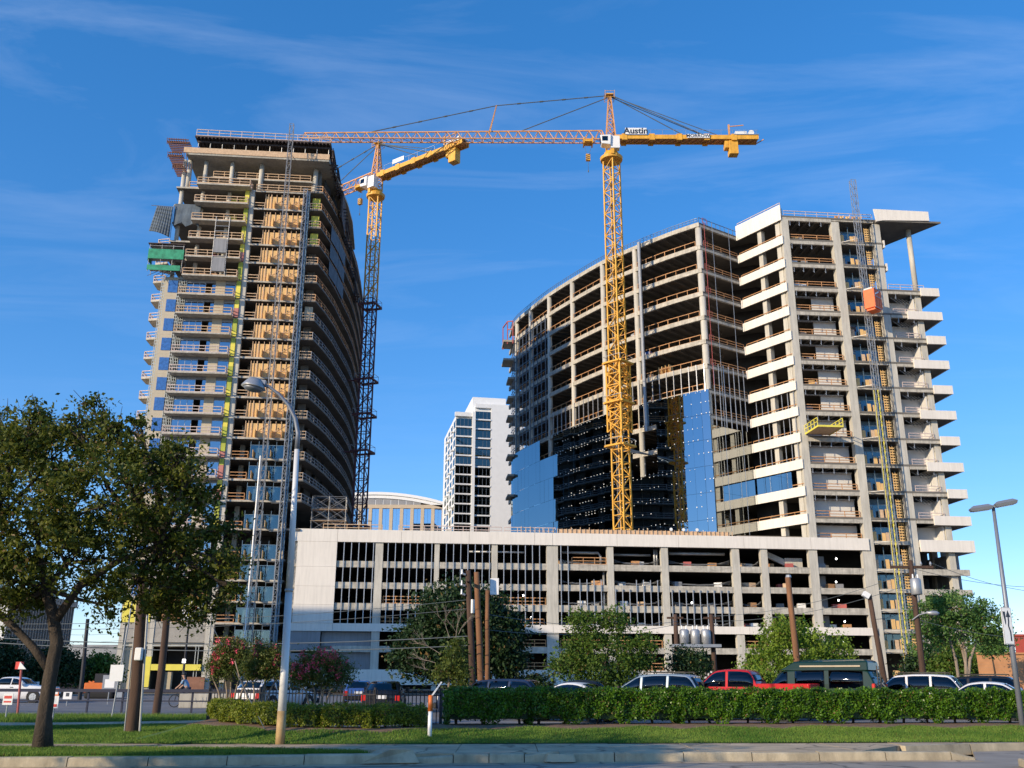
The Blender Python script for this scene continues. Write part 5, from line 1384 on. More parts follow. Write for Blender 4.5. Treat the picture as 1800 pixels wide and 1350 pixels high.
# arena with an arched white roof
ar = thing('arena', 'pale arena hall with an arched white roof and tall glazed bays', 'building', (-50.0, 372.0, 0))
def az(x): return 72.4 - 0.0052 * (x + 4) ** 2
xs = [-40 + 2.0 * k for k in range(36)]
b = MB()
for a, c in zip(xs[:-1], xs[1:]):
    for q, (o0, o1, y0) in enumerate(((0, -1.1, -1.0), (-1.15, -2.4, -.5))):
        b.add([(a, y0, az(a) + o1), (c, y0, az(c) + o1), (c, y0, az(c) + o0), (a, y0, az(a) + o0), (a, 40, az(a) + o1), (c, 40, az(c) + o1), (c, 40, az(c) + o0), (a, 40, az(a) + o0)], [(0, 1, 2, 3), (3, 2, 6, 7), (1, 0, 4, 5)])
b.build('roof', 'roof_white', ar)
MB().box(-40, 30, .5, 38, 0, 66).build('wall', 'tan_stone', ar)
for k in range(23):
    a = -40 + k * 3.02
    hm_ = min(az(a), az(a + 2.8)) - 2.45
    b = MB(); b.add([(a + .15, -.1, 67.5), (a + 2.87, -.1, 67.5), (a + 2.87, -.1, az(a + 2.87) - 2.45), (a + .15, -.1, az(a + .15) - 2.45)], [(0, 1, 2, 3)])
    if hm_ > 67.9: b.build('clerestory_pane', 'grey_wall', ar)
MB().box(-40, 30, -.5, .49, 66.0, 67.4).build('cornice', 'tan_stone', ar)
MB().box(-20, 14, .0, .48, 67.41, 69.5).build('clerestory_wall', 'roof_white', ar)
for k in range(17):
    a = -39 + k * 4.1
    MB().box(a, a + 1.3, -.4, .49, 0, 65.99).build('pier', 'tan_stone', ar)
    for q in range(2):
        MB().box(a + 1.35 + q * 1.38, a + 2.68 + q * 1.38, .3, .45, 30, 65.9).build('glass_bay', 'glass_sky', ar)
# grey office with vertical fins, far left
fo = thing('fin_office', 'grey concrete office block with close vertical fins behind the oak', 'building', (-134.0, 258.0, 0), math.radians(93.5))
MB().box(-0.2, 46, -.1, 30, 0, 23.8).build('wall', 'slab_dark', fo)
MB().box(-.8, 46.3, -1.3, 30, 22.6, 24.4).build('cornice', 'grey_stone', fo); MB().box(-.9, -.21, -1.2, 30, 0, 22.59).build('end_wall', 'roof_white', fo)
fin = MB().box(0, .55, 0, .9, 0, 20.2).mesh('fin', 'grey_stone')
for k in range(25): link('fin', fin, fo, (.6 + k * 1.82, -1.0, 2.4))
for k in range(24):
    MB().box(1.2 + k * 1.82, 2.4 + k * 1.82, -.14, -.11, 2.6, 22.4).build('window_strip', 'glass_green', fo)
lo_ = thing('low_warehouse', 'low dark blue-grey flat-roofed building behind the far left trees', 'building', (-80.0, 182.0, 0))
MB().box(-2, 13, 0, 20, 0, 7.2).build('wall', 'lamp_grey', lo_); MB().box(-2.2, 13.2, -.2, 20.2, 7.2, 7.6).build('roof_edge', 'lamp_grey', lo_)
for k in range(5): MB().box(-.8 + k * 2.7, .9 + k * 2.7, -.06, -.001, 2.6, 4.6).build('window', 'glass_green', lo_)
MB().box(-6.5, -2.21, 1, 14, 0, 6.3).build('side_wall', 'grey_stone', lo_)
bw_ = thing('brick_building', 'low brown brick building beyond the side street', 'building', (-52.0, 104.0, 0))
MB().box(-9, 4.5, 0, 8, 0, 2.7).build('wall', 'brick_brown', bw_); MB().box(-9.2, 4.7, -.15, 8.2, 2.7, 2.95).build('coping', 'grey_stone', bw_)
for k in range(4): MB().box(-8 + k * 3.1, -6.6 + k * 3.1, -.05, -.001, 0.9, 2.2).build('window', 'glass_green', bw_)
# orange brick building on the right with a red block on its roof
ob = thing('brick_building', 'low orange brick building with a red block behind its parapet', 'building', (33.0, 70.0, 0), math.radians(-2))
MB().prism([(0, 0), (40, 0), (52, 22), (11.5, 22)], 0, 3.5).build('wall', 'brick_orange', ob)
b = MB()
z = .3
while z < 3.4: b.box(-.006, 40.0, -.004, 0.0, z, z + .012); z += .21
b.build('mortar_joint', 'mortar', ob)
MB().prism([(-.08, -.12), (40, -.12), (52, 22.1), (11.5, 22.1)], 3.5, 3.62).build('coping', 'brick_orange', ob)
MB().prism([(5.6, 6), (30, 6), (35, 16), (10.8, 16)], 3.63, 5.0).build('roof_block', 'brick_red', ob); MB().prism([(5.5, 5.9), (8.0, 5.9), (8.8, 7.5), (6.4, 7.5)], 5.0, 5.15).build('roof_block_cap', 'brick_red', ob)
MB().box(9.0, 10.5, 5.94, 5.99, 4.0, 4.7).build('vent', 'lamp_grey', ob)
# tall office block across the road, out of view, whose shade falls on the podium foot
sh = thing('office_slab', 'plain concrete office slab standing across the avenue, out of the picture', 'building', W(-118.7, -82.0), FANG)
MB().box(-17.3, 17.3, -12, 12, 0, 51.4).build('wall', 'concrete', sh); MB().box(-17.5, 17.5, -12.2, 12.2, 51.4, 52.1).build('parapet', 'concrete', sh)
for k in range(12): MB().box(-16.8, 16.8, 12.001, 12.08, 3 + k * 3.9, 5 + k * 3.9).build('window_band', 'glass_green', sh)
# ================================================================== vehicles
_wheel = {}
def wheel_meshes(r):
    if r not in _wheel:
        n = 18
        t = MB().tube([(0, -.11, 0), (0, -.10, 0), (0, .10, 0), (0, .11, 0)], [r * .93, r, r, r * .93], n).mesh('tyre', 'tyre', False)
        m = MB().tube([(0, -.118, 0), (0, -.117, 0)], [r * .62, r * .60], n)
        m.tube([(0, .117, 0), (0, .118, 0)], [r * .60, r * .62], n)
        for k in range(5):
            a = 2 * math.pi * k / 5
            for s in (-1, 1): m.bar((0, s * .123, 0), (math.cos(a) * r * .55, s * .123, math.sin(a) * r * .55), .07, .02, upv=(0, 1, 0))
        _wheel[r] = (t, m.mesh('rim', 'rim'))
    return _wheel[r]
def vehicle(name, label, cat, u, y, alpha, L, Wd, lower, green, paint, wheels, win=(3,), zg=0.185, bed=None, trim='trim_black', raised=None, group='vehicles parked behind the hedge', x=None, roofrack=False):
    """lower: stations (x, z_top, half width) nose to tail; green: (x0b, x1b, belt, x0r, x1r, roof, wb, wr)"""
    cx = x if x is not None else atY(u, 1200, y).x
    hd = math.pi - math.radians(alpha)
    R = thing(name, label, cat, (cx, y, zg), hd, group)
    b = MB(); nst = len(lower); ring = 10
    for (x_, zt, w) in lower:
        zl = .24
        pts = [(-w * .88, zl), (-w * .97, .42), (-w, .62), (-w * .985, zt - .09), (-w * .92, zt), (w * .92, zt), (w * .985, zt - .09), (w, .62), (w * .97, .42), (w * .88, zl)]
        b.v.extend([(x_, p, q) for p, q in pts])
    for i in range(nst - 1):
        for k in range(ring):
            k2 = (k + 1) % ring; b.f.append((i * ring + k2, i * ring + k, (i + 1) * ring + k, (i + 1) * ring + k2))
    b.f.append(tuple(range(ring))); b.f.append(tuple((nst - 1) * ring + k for k in reversed(range(ring))))
    body = b.build('body', paint, R); bm = bmesh.new(); bm.from_mesh(body.data); bmesh.ops.recalc_face_normals(bm, faces=bm.faces); bm.to_mesh(body.data); bm.free()
    body.data.polygons.foreach_set('use_smooth', [True] * len(body.data.polygons)); bevel_obj(body, .03, 2)
    x0b, x1b, bz, x0r, x1r, rz, wb, wr = green
    prof = [(x0b + .10, bz - .06), (x0b, bz), (x0r, rz - .015), ((x0r * 2 + x1r) / 3, rz + .045), ((x0r + x1r * 2) / 3, rz + .045), (x1r, rz - .005), (x1b, bz), (x1b - .06, bz - .06)]
    def hraw(x_):
        for (xa, za), (xc, zc_) in zip(prof[:-1], prof[1:]):
            if xa >= x_ >= xc: return za + (zc_ - za) * (xa - x_) / max(1e-6, xa - xc)
        return bz - .06
    def hh(x_): return sum(hraw(x_ + k * .035) for k in range(-4, 5)) / 9
    def hw_(x_, z_):
        t = (x_ - x1b) / (x0b - x1b); e = abs(2 * t - 1)
        return wb * (1 - .07 * e ** 3) - (wb - wr) * max(0, (z_ - bz)) / (rz - bz)
    NS = 30; xs_ = [x0b + .06 + (x1b - x0b - .12) * k / NS for k in range(NS + 1)]
    g = MB(); RN = 0
    for x_ in xs_:
        h = max(hh(x_), bz - .02); d = h - bz; rows_ = []
        for zz in (bz - .14, bz, bz + d * .5, h - min(.12, d * .3), h - min(.045, d * .12)): rows_.append((hw_(x_, zz), zz))
        w2 = hw_(x_, h); rows_ += [(w2 - .05, h - .012), (w2 * .7, h + .012), (0, h + .022)]
        ring_ = [(-p_, q_) for p_, q_ in rows_] + [(p_, q_) for p_, q_ in reversed(rows_[:-1])]
        RN = len(ring_); g.v.extend([(x_, p_, q_) for p_, q_ in ring_])
    for i in range(NS):
        for k in range(RN - 1): g.f.append((i * RN + k, i * RN + k + 1, (i + 1) * RN + k + 1, (i + 1) * RN + k))
    g.f.append(tuple(range(RN))); g.f.append(tuple(NS * RN + k for k in reversed(range(RN))))
    cab = g.build('cabin', paint, R); bm = bmesh.new(); bm.from_mesh(cab.data); bmesh.ops.recalc_face_normals(bm, faces=bm.faces); bm.to_mesh(cab.data); bm.free()
    cab.data.polygons.foreach_set('use_smooth', [True] * len(cab.data.polygons))
    zr2 = rz + .055
    def side_pane(xa, xc, s, pad, off, nm, m_n):
        b_ = MB(); n_ = 10; top_pts = []
        for k in range(n_ + 1):
            x_ = xa + (xc - xa) * k / n_; zb_ = bz + .035 - pad; zt_ = hh(x_) - .085 + pad
            if zt_ < zb_ + .05: continue
            for f in (0, .5, 1):
                z_ = zb_ + (zt_ - zb_) * f; b_.v.append((x_, s * (hw_(x_, z_) + off), z_))
        m_ = len(b_.v) // 3
        for k in range(m_ - 1):
            for f in range(2): b_.f.append((k * 3 + f, k * 3 + f + 1, (k + 1) * 3 + f + 1, (k + 1) * 3 + f))
        if m_ > 1:
            o = b_.build(nm, m_n, cab, True); md = o.modifiers.new('thick', 'SOLIDIFY'); md.thickness = .02; md.offset = 0
    for s in (1, -1):
        for (a_, d_) in win:
            xa, xc = x0b + (x1b - x0b) * a_, x0b + (x1b - x0b) * d_
            side_pane(xa + .02, xc - .02, s, .018, .006, 'window_frame', 'trim_black'); side_pane(xa, xc, s, 0, .017, 'window', 'glass_car')
    def end_pane(xa, xc, nm):
        b_ = MB(); n_ = 6
        for k in range(n_ + 1):
            x_ = xa + (xc - xa) * k / n_; z_ = hh(x_); w_ = hw_(x_, z_) - .10
            for f in (-1, -.5, 0, .5, 1): b_.v.append((x_, w_ * f, z_ + .032 - .012 * abs(f)))
        for k in range(n_):
            for f in range(4): b_.f.append((k * 5 + f, k * 5 + f + 1, (k + 1) * 5 + f + 1, (k + 1) * 5 + f))
        o = b_.build(nm, 'glass_car', cab, True); md = o.modifiers.new('thick', 'SOLIDIFY'); md.thickness = .02; md.offset = 0
    end_pane(x0b - .07, x0r + .05, 'windscreen'); end_pane(x1r - .04, x1b + .07, 'rear_window')
    wr_, xs = wheels
    t, m = wheel_meshes(wr_)
    for x_ in xs:
        for s in (-1, 1):
            w = link('wheel', None, R, (x_, s * (Wd / 2 - .10), wr_)); w.empty_display_size = .2
            link('tyre', t, w); link('rim', m, w)
            MB().tube([(x_, s * (Wd / 2 - .28), wr_ + .02), (x_, s * (Wd / 2 + .004), wr_ + .02)], wr_ * 1.16, 18).build('wheel_arch', 'trim_black', R)
    nx, tx = lower[0][0], lower[-1][0]; zb = lower[-1][1]
    for s in (-1, 1):
        hw = Wd / 2
        MB().box(nx - .10, nx + .012, s * hw * .62 - .2, s * hw * .62 + .2, .62, .80).build('headlight', 'clear_lamp', R)
        zt0 = bz - .35 if bed is None else .75
        if raised: zt0 = bz - .05
        bevel_obj(MB().box(tx - .02, tx + .10, s * hw * .86 - .11, s * hw * .86 + .11, zt0 - .06, zt0 + .26).build('tail_light', 'tail_light', R), .02)
        MB().box(x0b - .35, x0b - .15, s * (hw + .01), s * (hw + .20), bz + .0, bz + .2).build('mirror', 'trim_black' if paint != 'paint_car_white' else paint, R)
        for q, (a, d) in enumerate(win[:2]): MB().box(x0b + (x1b - x0b) * d - .05, x0b + (x1b - x0b) * d + .14, s * hw * .985, s * hw * .985 + s * .03, bz - .16, bz - .12).build('door_handle', trim, R)
    bevel_obj(MB().box(nx - .05, nx + .14, -Wd / 2 * .93, Wd / 2 * .93, .3, .55).build('bumper', trim, R), .04)
    bevel_obj(MB().box(tx - .14, tx + .05, -Wd / 2 * .93, Wd / 2 * .93, .3, .55).build('bumper', trim, R), .04)
    MB().box(tx - .045, tx - .015, -.26, .26, .62, .78).build('number_plate', 'paint_white', R)
    if bed:
        a, d, h = bed
        MB().box(d + .05, a - .05, -Wd / 2 + .16, Wd / 2 - .16, h - .02, h + .006).build('bed_liner', 'trim_black', R)
        for s in (-1, 1): bevel_obj(MB().box(d + .02, a, s * (Wd / 2 - .11) - .06, s * (Wd / 2 - .11) + .06, h - .1, h + .09).build('bed_rail', paint, R), .02)
        MB().box(d, d + .08, -Wd / 2 + .1, Wd / 2 - .1, h - .3, h + .085).build('tailgate', paint, R)
    if roofrack:
        for s in (-1, 1): MB().bar((x0r - .2, s * wr * .8, zr2 + .06), (x1r + .2, s * wr * .8, zr2 + .06), .05).bar((x0r - .2, s * wr * .8, zr2), (x0r - .2, s * wr * .8, zr2 + .06), .05).bar((x1r + .2, s * wr * .8, zr2), (x1r + .2, s * wr * .8, zr2 + .06), .05).build('roof_rack', 'trim_black', R)
    if raised:
        h2 = raised
        m_ = MB(); a0, a1 = x0r - .25, x1r + .06; w2 = wr + .02
        m_.add([(a0 + .35, w2, rz - .02), (a1, w2, rz - .02), (a1, -w2, rz - .02), (a0 + .35, -w2, rz - .02), (a0 - .2, w2 - .12, rz + h2 * .75), (a1 + .03, w2 - .10, rz + h2 * .8), (a1 + .03, -w2 + .10, rz + h2 * .8), (a0 - .2, -w2 + .12, rz + h2 * .75), (a0 - .6, w2 - .4, rz + h2), (a1 + .2, w2 - .35, rz + h2), (a1 + .2, -w2 + .35, rz + h2), (a0 - .6, -w2 + .4, rz + h2)],
            [(0, 1, 5, 4), (1, 2, 6, 5), (2, 3, 7, 6), (3, 0, 4, 7), (4, 5, 9, 8), (5, 6, 10, 9), (6, 7, 11, 10), (7, 4, 8, 11), (8, 9, 10, 11)])
        ro = m_.build('raised_roof', paint, R); bm = bmesh.new(); bm.from_mesh(ro.data); bmesh.ops.recalc_face_normals(bm, faces=bm.faces); bm.to_mesh(ro.data); bm.free(); bevel_obj(ro, .05, 2)
        for s in (-1, 1):
            MB().box(a1 + .3, a0 - .5, s * (w2 - .02) - .02, s * (w2 - .02) + .025, rz + .10, rz + .16).build('roof_stripe', 'trim_tan', R)
            MB().box(tx + .3, nx - .9, s * Wd / 2 * .99 - .012, s * Wd / 2 * .99 + .016, .66, .76).build('side_stripe', 'trim_tan', R)
        MB().bar((tx - .12, .35, .7), (tx - .10, .35, bz + .9), .04).bar((tx - .12, .75, .7), (tx - .10, .75, bz + .9), .04).bar((tx - .11, .35, 1.0), (tx - .11, .75, 1.0), .03).bar((tx - .11, .35, 1.4), (tx - .11, .75, 1.4), .03).build('rear_ladder', 'trim_black', R)
    return R
W3 = ((.06, .31), (.35, .62), (.66, .95))
vehicle('minivan', 'silver-blue minivan parked behind the hedge before a bushy tree', 'minivan', 1148, 40, 29, 4.7, 1.9,
    [(2.3, .62, .70), (2.15, .78, .86), (1.5, .98, .93), (1.0, 1.05, .95), (-1.9, 1.08, .95), (-2.25, 1.02, .90), (-2.35, .9, .84)], (1.35, -2.15, 1.05, .35, -1.75, 1.66, .90, .72), 'paint_silver_blue', (.32, (1.45, -1.4)), W3, roofrack=True)
vehicle('pickup_truck', 'red crew cab pickup truck parked behind the hedge', 'pickup truck', 1298, 39.5, 28, 5.9, 2.0,
    [(2.9, .78, .82), (2.75, 1.06, .94), (1.6, 1.20, 1.0), (1.1, 1.24, 1.0), (-2.85, 1.26, 1.0), (-2.97, 1.2, .97)], (1.4, -.95, 1.22, .75, -.72, 1.84, .95, .78), 'paint_red', (.39, (1.85, -1.8)), ((.05, .47), (.53, .93)), bed=(-.95, -2.95, 1.27))
vehicle('conversion_van', 'dark green conversion van with raised roof and tan stripes', 'van', 1436, 42, 35, 5.2, 2.0,
    [(2.6, .72, .80), (2.5, 1.0, .90), (1.9, 1.12, .98), (1.4, 1.18, 1.0), (-2.5, 1.2, 1.0), (-2.6, 1.15, .97)], (1.85, -2.58, 1.16, 1.15, -2.45, 1.92, .97, .84), 'paint_green', (.36, (1.7, -1.5)), ((.03, .20), (.28, .55), (.60, .90)), trim='trim_tan', raised=.40)
vehicle('suv', 'white four-door sport utility vehicle parked behind the hedge', 'suv', 1597, 43, 33, 4.7, 1.85,
    [(2.35, .70, .74), (2.25, .92, .86), (1.3, 1.04, .92), (.9, 1.06, .92), (-2.2, 1.08, .92), (-2.33, 1.0, .88)], (1.15, -2.25, 1.05, .45, -1.8, 1.70, .88, .70), 'paint_car_white', (.36, (1.45, -1.35)), ((.05, .34), (.38, .62), (.66, .96)), roofrack=True)
vehicle('sedan', 'white sedan parked at the end of the row by the brick building', 'car', 1716, 40.5, 33, 4.7, 1.8,
    [(2.35, .60, .70), (2.2, .74, .84), (1.2, .90, .90), (.8, .93, .90), (-1.6, .96, .90), (-2.2, .92, .86), (-2.35, .8, .8)], (1.0, -1.75, .93, .25, -1.05, 1.40, .86, .64), 'paint_car_white', (.31, (1.4, -1.35)), ((.08, .48), (.53, .90)))
vehicle('suv', 'dark sport utility vehicle with a pale roof half hidden behind the white sedan', 'suv', 1702, 46.5, 33, 4.6, 1.85,
    [(2.3, .70, .74), (2.2, .90, .86), (1.3, 1.02, .92), (.9, 1.05, .92), (-2.2, 1.06, .92), (-2.33, 1.0, .88)], (1.1, -2.25, 1.05, .45, -1.9, 1.66, .88, .70), 'paint_black', (.36, (1.45, -1.35)), ((.05, .34), (.38, .62), (.66, .96)), roofrack=True)
vehicle('coupe', 'white rounded coupe showing only its roof over the hedge', 'car', 1000, 37.6, 27, 4.4, 1.75,
    [(2.2, .56, .68), (2.05, .70, .82), (1.1, .86, .87), (.7, .90, .87), (-1.5, .93, .87), (-2.1, .88, .82), (-2.2, .75, .76)], (.95, -1.75, .90, .2, -.75, 1.33, .84, .62), 'paint_car_white', (.31, (1.35, -1.3)), ((.08, .80),))
vehicle('sedan', 'black car parked behind the white coupe', 'car', 1014, 42.0, 27, 4.6, 1.8,
    [(2.3, .60, .70), (2.15, .74, .84), (1.2, .90, .90), (.8, .93, .90), (-1.6, .96, .90), (-2.2, .92, .86), (-2.3, .8, .8)], (1.0, -1.75, .93, .25, -1.05, 1.42, .86, .64), 'paint_black', (.31, (1.4, -1.35)), ((.08, .48), (.53, .90)))
vehicle('suv', 'navy sport utility vehicle parked beside the three wooden poles', 'suv', 868, 42.0, 24, 4.6, 1.85,
    [(2.3, .66, .74), (2.2, .86, .86), (1.3, .98, .92), (.9, 1.0, .92), (-2.2, 1.0, .92), (-2.33, .95, .88)], (1.1, -2.25, .98, .45, -1.8, 1.45, .88, .70), 'paint_navy', (.34, (1.45, -1.35)), ((.05, .34), (.38, .62), (.66, .96)))
g2_ = 'cars standing behind the picket fence'
vehicle('suv', 'white estate car with blue roof behind the crape myrtles and fence', 'car', 488, 50, 118, 4.5, 1.8,
    [(2.25, .60, .74), (2.1, .80, .86), (1.3, .90, .9), (.9, .93, .9), (-2.1, .95, .9), (-2.25, .9, .85)], (1.1, -2.15, .93, .45, -1.8, 1.38, .86, .70), 'paint_car_white', (.33, (1.4, -1.3)), W3, group=g2_, zg=.184)
vehicle('sedan', 'dark car with bright red tail lights seen through the picket fence', 'car', 678, 48, 88, 4.6, 1.8,
    [(2.3, .60, .70), (2.15, .74, .84), (1.2, .88, .90), (.8, .90, .90), (-1.6, .93, .90), (-2.2, .90, .86), (-2.3, .8, .8)], (1.0, -1.75, .90, .25, -1.05, 1.34, .86, .64), 'paint_black', (.31, (1.4, -1.35)), ((.08, .48), (.53, .90)), group=g2_, zg=.184)
vehicle('sedan', 'blue car further back in the lot behind the picket fence', 'car', 630, 62, 80, 4.5, 1.8,
    [(2.3, .60, .70), (2.15, .74, .84), (1.2, .88, .90), (.8, .90, .90), (-1.6, .93, .90), (-2.2, .90, .86), (-2.3, .8, .8)], (1.0, -1.75, .90, .25, -1.05, 1.36, .86, .64), 'paint_blue', (.31, (1.4, -1.35)), ((.08, .48), (.53, .90)), group=g2_, zg=.184)
vehicle('pickup_truck', 'white pickup truck driving on the side street behind the oak', 'pickup truck', 28, 66, 180, 5.5, 1.95,
    [(2.7, .72, .80), (2.55, .98, .92), (1.4, 1.08, .97), (.9, 1.1, .97), (-2.6, 1.1, .97), (-2.75, 1.05, .95)], (1.15, -.9, 1.1, .55, -.75, 1.55, .92, .74), 'paint_car_white', (.37, (1.7, -1.7)), ((.05, .47), (.53, .93)), bed=(-.95, -2.7, 1.11), group='traffic on the side street', zg=.124)
# ================================================================== lamps, poles, wires, signs, fence, cyclist
def base_of(u, v, z): return atZ(u, v, z)
def pole(name, label, cat, u_b, v_b, z_b, u_t, v_t, r0_, r1_, m, Y=None, group=None, n=10):
    p = atZ(u_b, v_b, z_b) if Y is None else Vector((atY(u_b, v_b, Y).x, Y, z_b))
    q = atY(u_t, v_t, p.y)
    R = thing(name, label, cat, p, 0, group)
    d = q - p; H = d.length
    pts = [Vector((0, 0, -.15))] + [d * f + Vector((math.sin(f * 5) * .03, 0, 0)) for f in (0, .25, .5, .75, 1)]
    MB().tube(pts, [r0_] + [r0_ + (r1_ - r0_) * f for f in (0, .25, .5, .75, 1)], n).build('shaft', m, R, True)
    return R, d
# tall white street lamp with a curved arm
p = atZ(492, 1308, .15)
R = thing('street_lamp', 'tall white street lamp with curved arm and bowl head beside the pavement', 'street lamp', (p.x, p.y, .15))
pts = [atY(492, 1308, p.y), atY(500, 1180, p.y), atY(508, 1040, p.y), atY(516, 900, p.y), atY(522, 790, p.y)]
loc = [q - p for q in pts]; loc[0].z = 0.0
MB().tube([loc[0], loc[0].lerp(loc[1], .45)], [.115, .107], 14).build('lower_shaft', 'lamp_pole_rust', R, True)
MB().tube([loc[0].lerp(loc[1], .449), loc[1], loc[2]], [.104, .097, .09], 14).build('shaft', 'lamp_pole', R, True)
MB().tube([loc[2], loc[2] + Vector((0, 0, .06))], [.105, .105], 14).build('joint_ring', 'galvanised', R, True)
arm = [(522, 790), (524, 762), (519, 735), (507, 712), (490, 693), (473, 680), (455, 674)]
al = [atY(u, v, p.y - .25 * k / 6) - p for k, (u, v) in enumerate(arm)]
MB().tube([loc[2], loc[3], al[0]], [.089, .075, .066], 12).build('shaft', 'lamp_pole', R, True)
MB().tube(al, [.066, .06, .055, .05, .045, .042, .042], 10).build('arm', 'lamp_grey', R, True)
hc_ = al[-1] + Vector((-.12, 0, -.02))
hd = link('lamp_head', None, R, hc_); hd.rotation_euler = (0, math.radians(9), 0); hd.empty_display_size = .2
MB().tube([(0, 0, .17), (0, 0, .15), (0, 0, .05), (0, 0, -.06), (0, 0, -.10)], [.05, .16, .24, .31, .33], 16).build('shade', 'galvanised', hd, True)
MB().tube([(0, 0, -.10), (0, 0, -.17), (0, 0, -.21)], [.27, .22, .08], 14).build('lens', 'lamp_grey', hd, True)
MB().box(-.05, .3, -.07, .07, .02, .14).build('housing', 'lamp_grey', hd)
# double-headed lamp on the right with lane sign
p = Vector((atY(1793, 1250, 30.0).x, 30.0, .17)); q = atY(1746, 892, 30.0)
R = thing('street_lamp', 'grey street lamp with two flat box heads at the end of the hedge', 'street lamp', p)
d = q - p
MB().tube([Vector((0, 0, -.25)), d * .5, d], [.085, .075, .05], 10).build('shaft', 'lamp_grey', R, True)
for (s, nm) in ((-1, 'lamp_head'), (1, 'lamp_head')):
    h = link(nm, None, R, d + Vector((s * .34, -s * .12, .04 + .06 * s))); h.rotation_euler = (math.radians(4), math.radians(-9 if s > 0 else -6), math.radians(-18)); h.empty_display_size = .2
    m_ = MB(); m_.add([(-.3, -.2, -.06), (.3, -.2, -.06), (.3, .2, -.06), (-.3, .2, -.06), (-.34, -.23, .03), (.34, -.23, .03), (.34, .23, .03), (-.34, .23, .03), (-.22, -.14, .11), (.22, -.14, .11), (.22, .14, .11), (-.22, .14, .11)],
        [(3, 2, 1, 0), (0, 1, 5, 4), (1, 2, 6, 5), (2, 3, 7, 6), (3, 0, 4, 7), (4, 5, 9, 8), (5, 6, 10, 9), (6, 7, 11, 10), (7, 4, 8, 11), (8, 9, 10, 11)])
    m_.build('housing', 'lamp_grey', h); MB().box(-.24, .24, -.15, .15, -.075, -.0605).build('lens', 'clear_lamp', h)
MB().bar(d + Vector((-.15, .05, 0)), d + Vector((.15, -.05, .04)), .07).build('arm', 'lamp_grey', R)
sg_ = thing('road_sign', 'white upright traffic sign with black bending arrow and wedge on the grey lamp post', 'sign', atY(1771, 1100, 29.86))
w_, h_ = .17, .55
MB().box(-w_, w_, -.012, .012, -h_, h_).build('plate', 'paint_white', sg_)
MB().box(-w_ + .008, w_ - .008, -.0145, -.0125, -h_ + .01, h_ - .01).build('border', 'sign_dark', sg_); MB().box(-w_ + .018, w_ - .018, -.017, -.0148, -h_ + .02, h_ - .02).build('face', 'paint_white', sg_)
m_ = MB()
def strip(pts, w, y):
    for (a, b) in zip(pts[:-1], pts[1:]): m_.bar((a[0], y, a[1]), (b[0], y, b[1]), .003, w, upv=(1, 0, 0) if abs(b[1] - a[1]) > .01 else (0, 0, 1))
strip([(.07, -.45), (.07, -.18), (.02, .0), (.04, .12), (.04, .28)], .045, -.0195)
m_.add([(-.04, -.021, .26), (.12, -.021, .26), (.04, -.021, .47), (-.04, -.018, .26), (.12, -.018, .26), (.04, -.018, .47)], [(0, 1, 2), (5, 4, 3), (0, 3, 4, 1), (1, 4, 5, 2), (2, 5, 3, 0)])
m_.build('arrow', 'sign_dark', sg_)
m_ = MB(); m_.add([(-.14, -.021, .42), (-.05, -.021, .42), (-.05, -.021, .08), (-.075, -.021, .02), (-.14, -.018, .42), (-.05, -.018, .42), (-.05, -.018, .08), (-.075, -.018, .02)], [(0, 1, 2, 3), (7, 6, 5, 4), (0, 4, 5, 1), (1, 5, 6, 2), (2, 6, 7, 3), (3, 7, 4, 0)]); m_.build('wedge', 'sign_dark', sg_)
sg_.rotation_euler = (0, math.radians(2), math.radians(12))
# utility poles
G = 'wooden utility poles'
U1, d1 = pole('utility_pole', 'dark brown utility pole on the lawn with conduit and meter box', 'utility pole', 232, 1287, .17, 256, 985, .19, .14, 'pole_wood', group=G)
MB().tube([(.24, -.05, 0), d1 * .5 + Vector((.21, -.05, 0)), d1 + Vector((.18, -.05, 0))], .035, 8).build('conduit', 'galvanised', U1)
zb = atY(240, 1150, U1.location.y) - U1.location
bevel_obj(MB().box(zb.x + .05, zb.x + .25, -.3, -.14, zb.z - .18, zb.z + .18).build('meter_box', 'paint_white', U1), .02)
MB().tube([(-.22, 0, 0), d1 * .5 + Vector((-.17, 0, 0)), d1 + Vector((-.15, 0, 0))], .02, 6).build('conduit', 'galvanised', U1)
U2, d2 = pole('utility_pole', 'slender dark utility pole standing past the lawn by the side street', 'utility pole', 274, 1257, .17, 303, 1000, .17, .13, 'pole_wood', group=G)
U3, d3 = pole('utility_pole', 'dark pole rising beyond the side street before the low warehouse', 'utility pole', 142, 1212, .12, 155, 1088, .16, .13, 'iron', Y=75, group=G)
U4, d4 = pole('lamp_post', 'thin black post carrying a small lamp before the yellow sheathing', 'post', 318, 1205, .12, 334, 1085, .09, .07, 'iron', Y=72)
MB().tube([d4 * .45 + Vector((0, -.1, 0)), d4 * .45 + Vector((0, -.1, .25))], [.12, .12], 8).build('lamp', 'lit_bulb', U4)
TP = []
for k, (lb, ub, ut, vt) in enumerate((('leaning brown pole with crossarm hardware, tallest of the three close wooden poles', 832, 824, 1003), ('bare reddish pole with no fittings among the three close wooden poles', 846, 839, 1006), ('shortest and thinnest of the three close wooden poles', 855, 858, 1038))):
    r_, d_ = pole('utility_pole', lb, 'utility pole', ub, 1215, .18, ut, vt, .16 if k < 2 else .12, .13 if k < 2 else .1, 'pole_wood' if k == 0 else 'pole_wood_red', Y=44 + k * .8, group=G)
    TP.append((r_, d_))
r_, d_ = TP[0]
MB().box(d_.x - .06, d_.x + .06, -.7, .7, d_.z - .55, d_.z - .43).build('crossarm', 'pole_wood', r_)
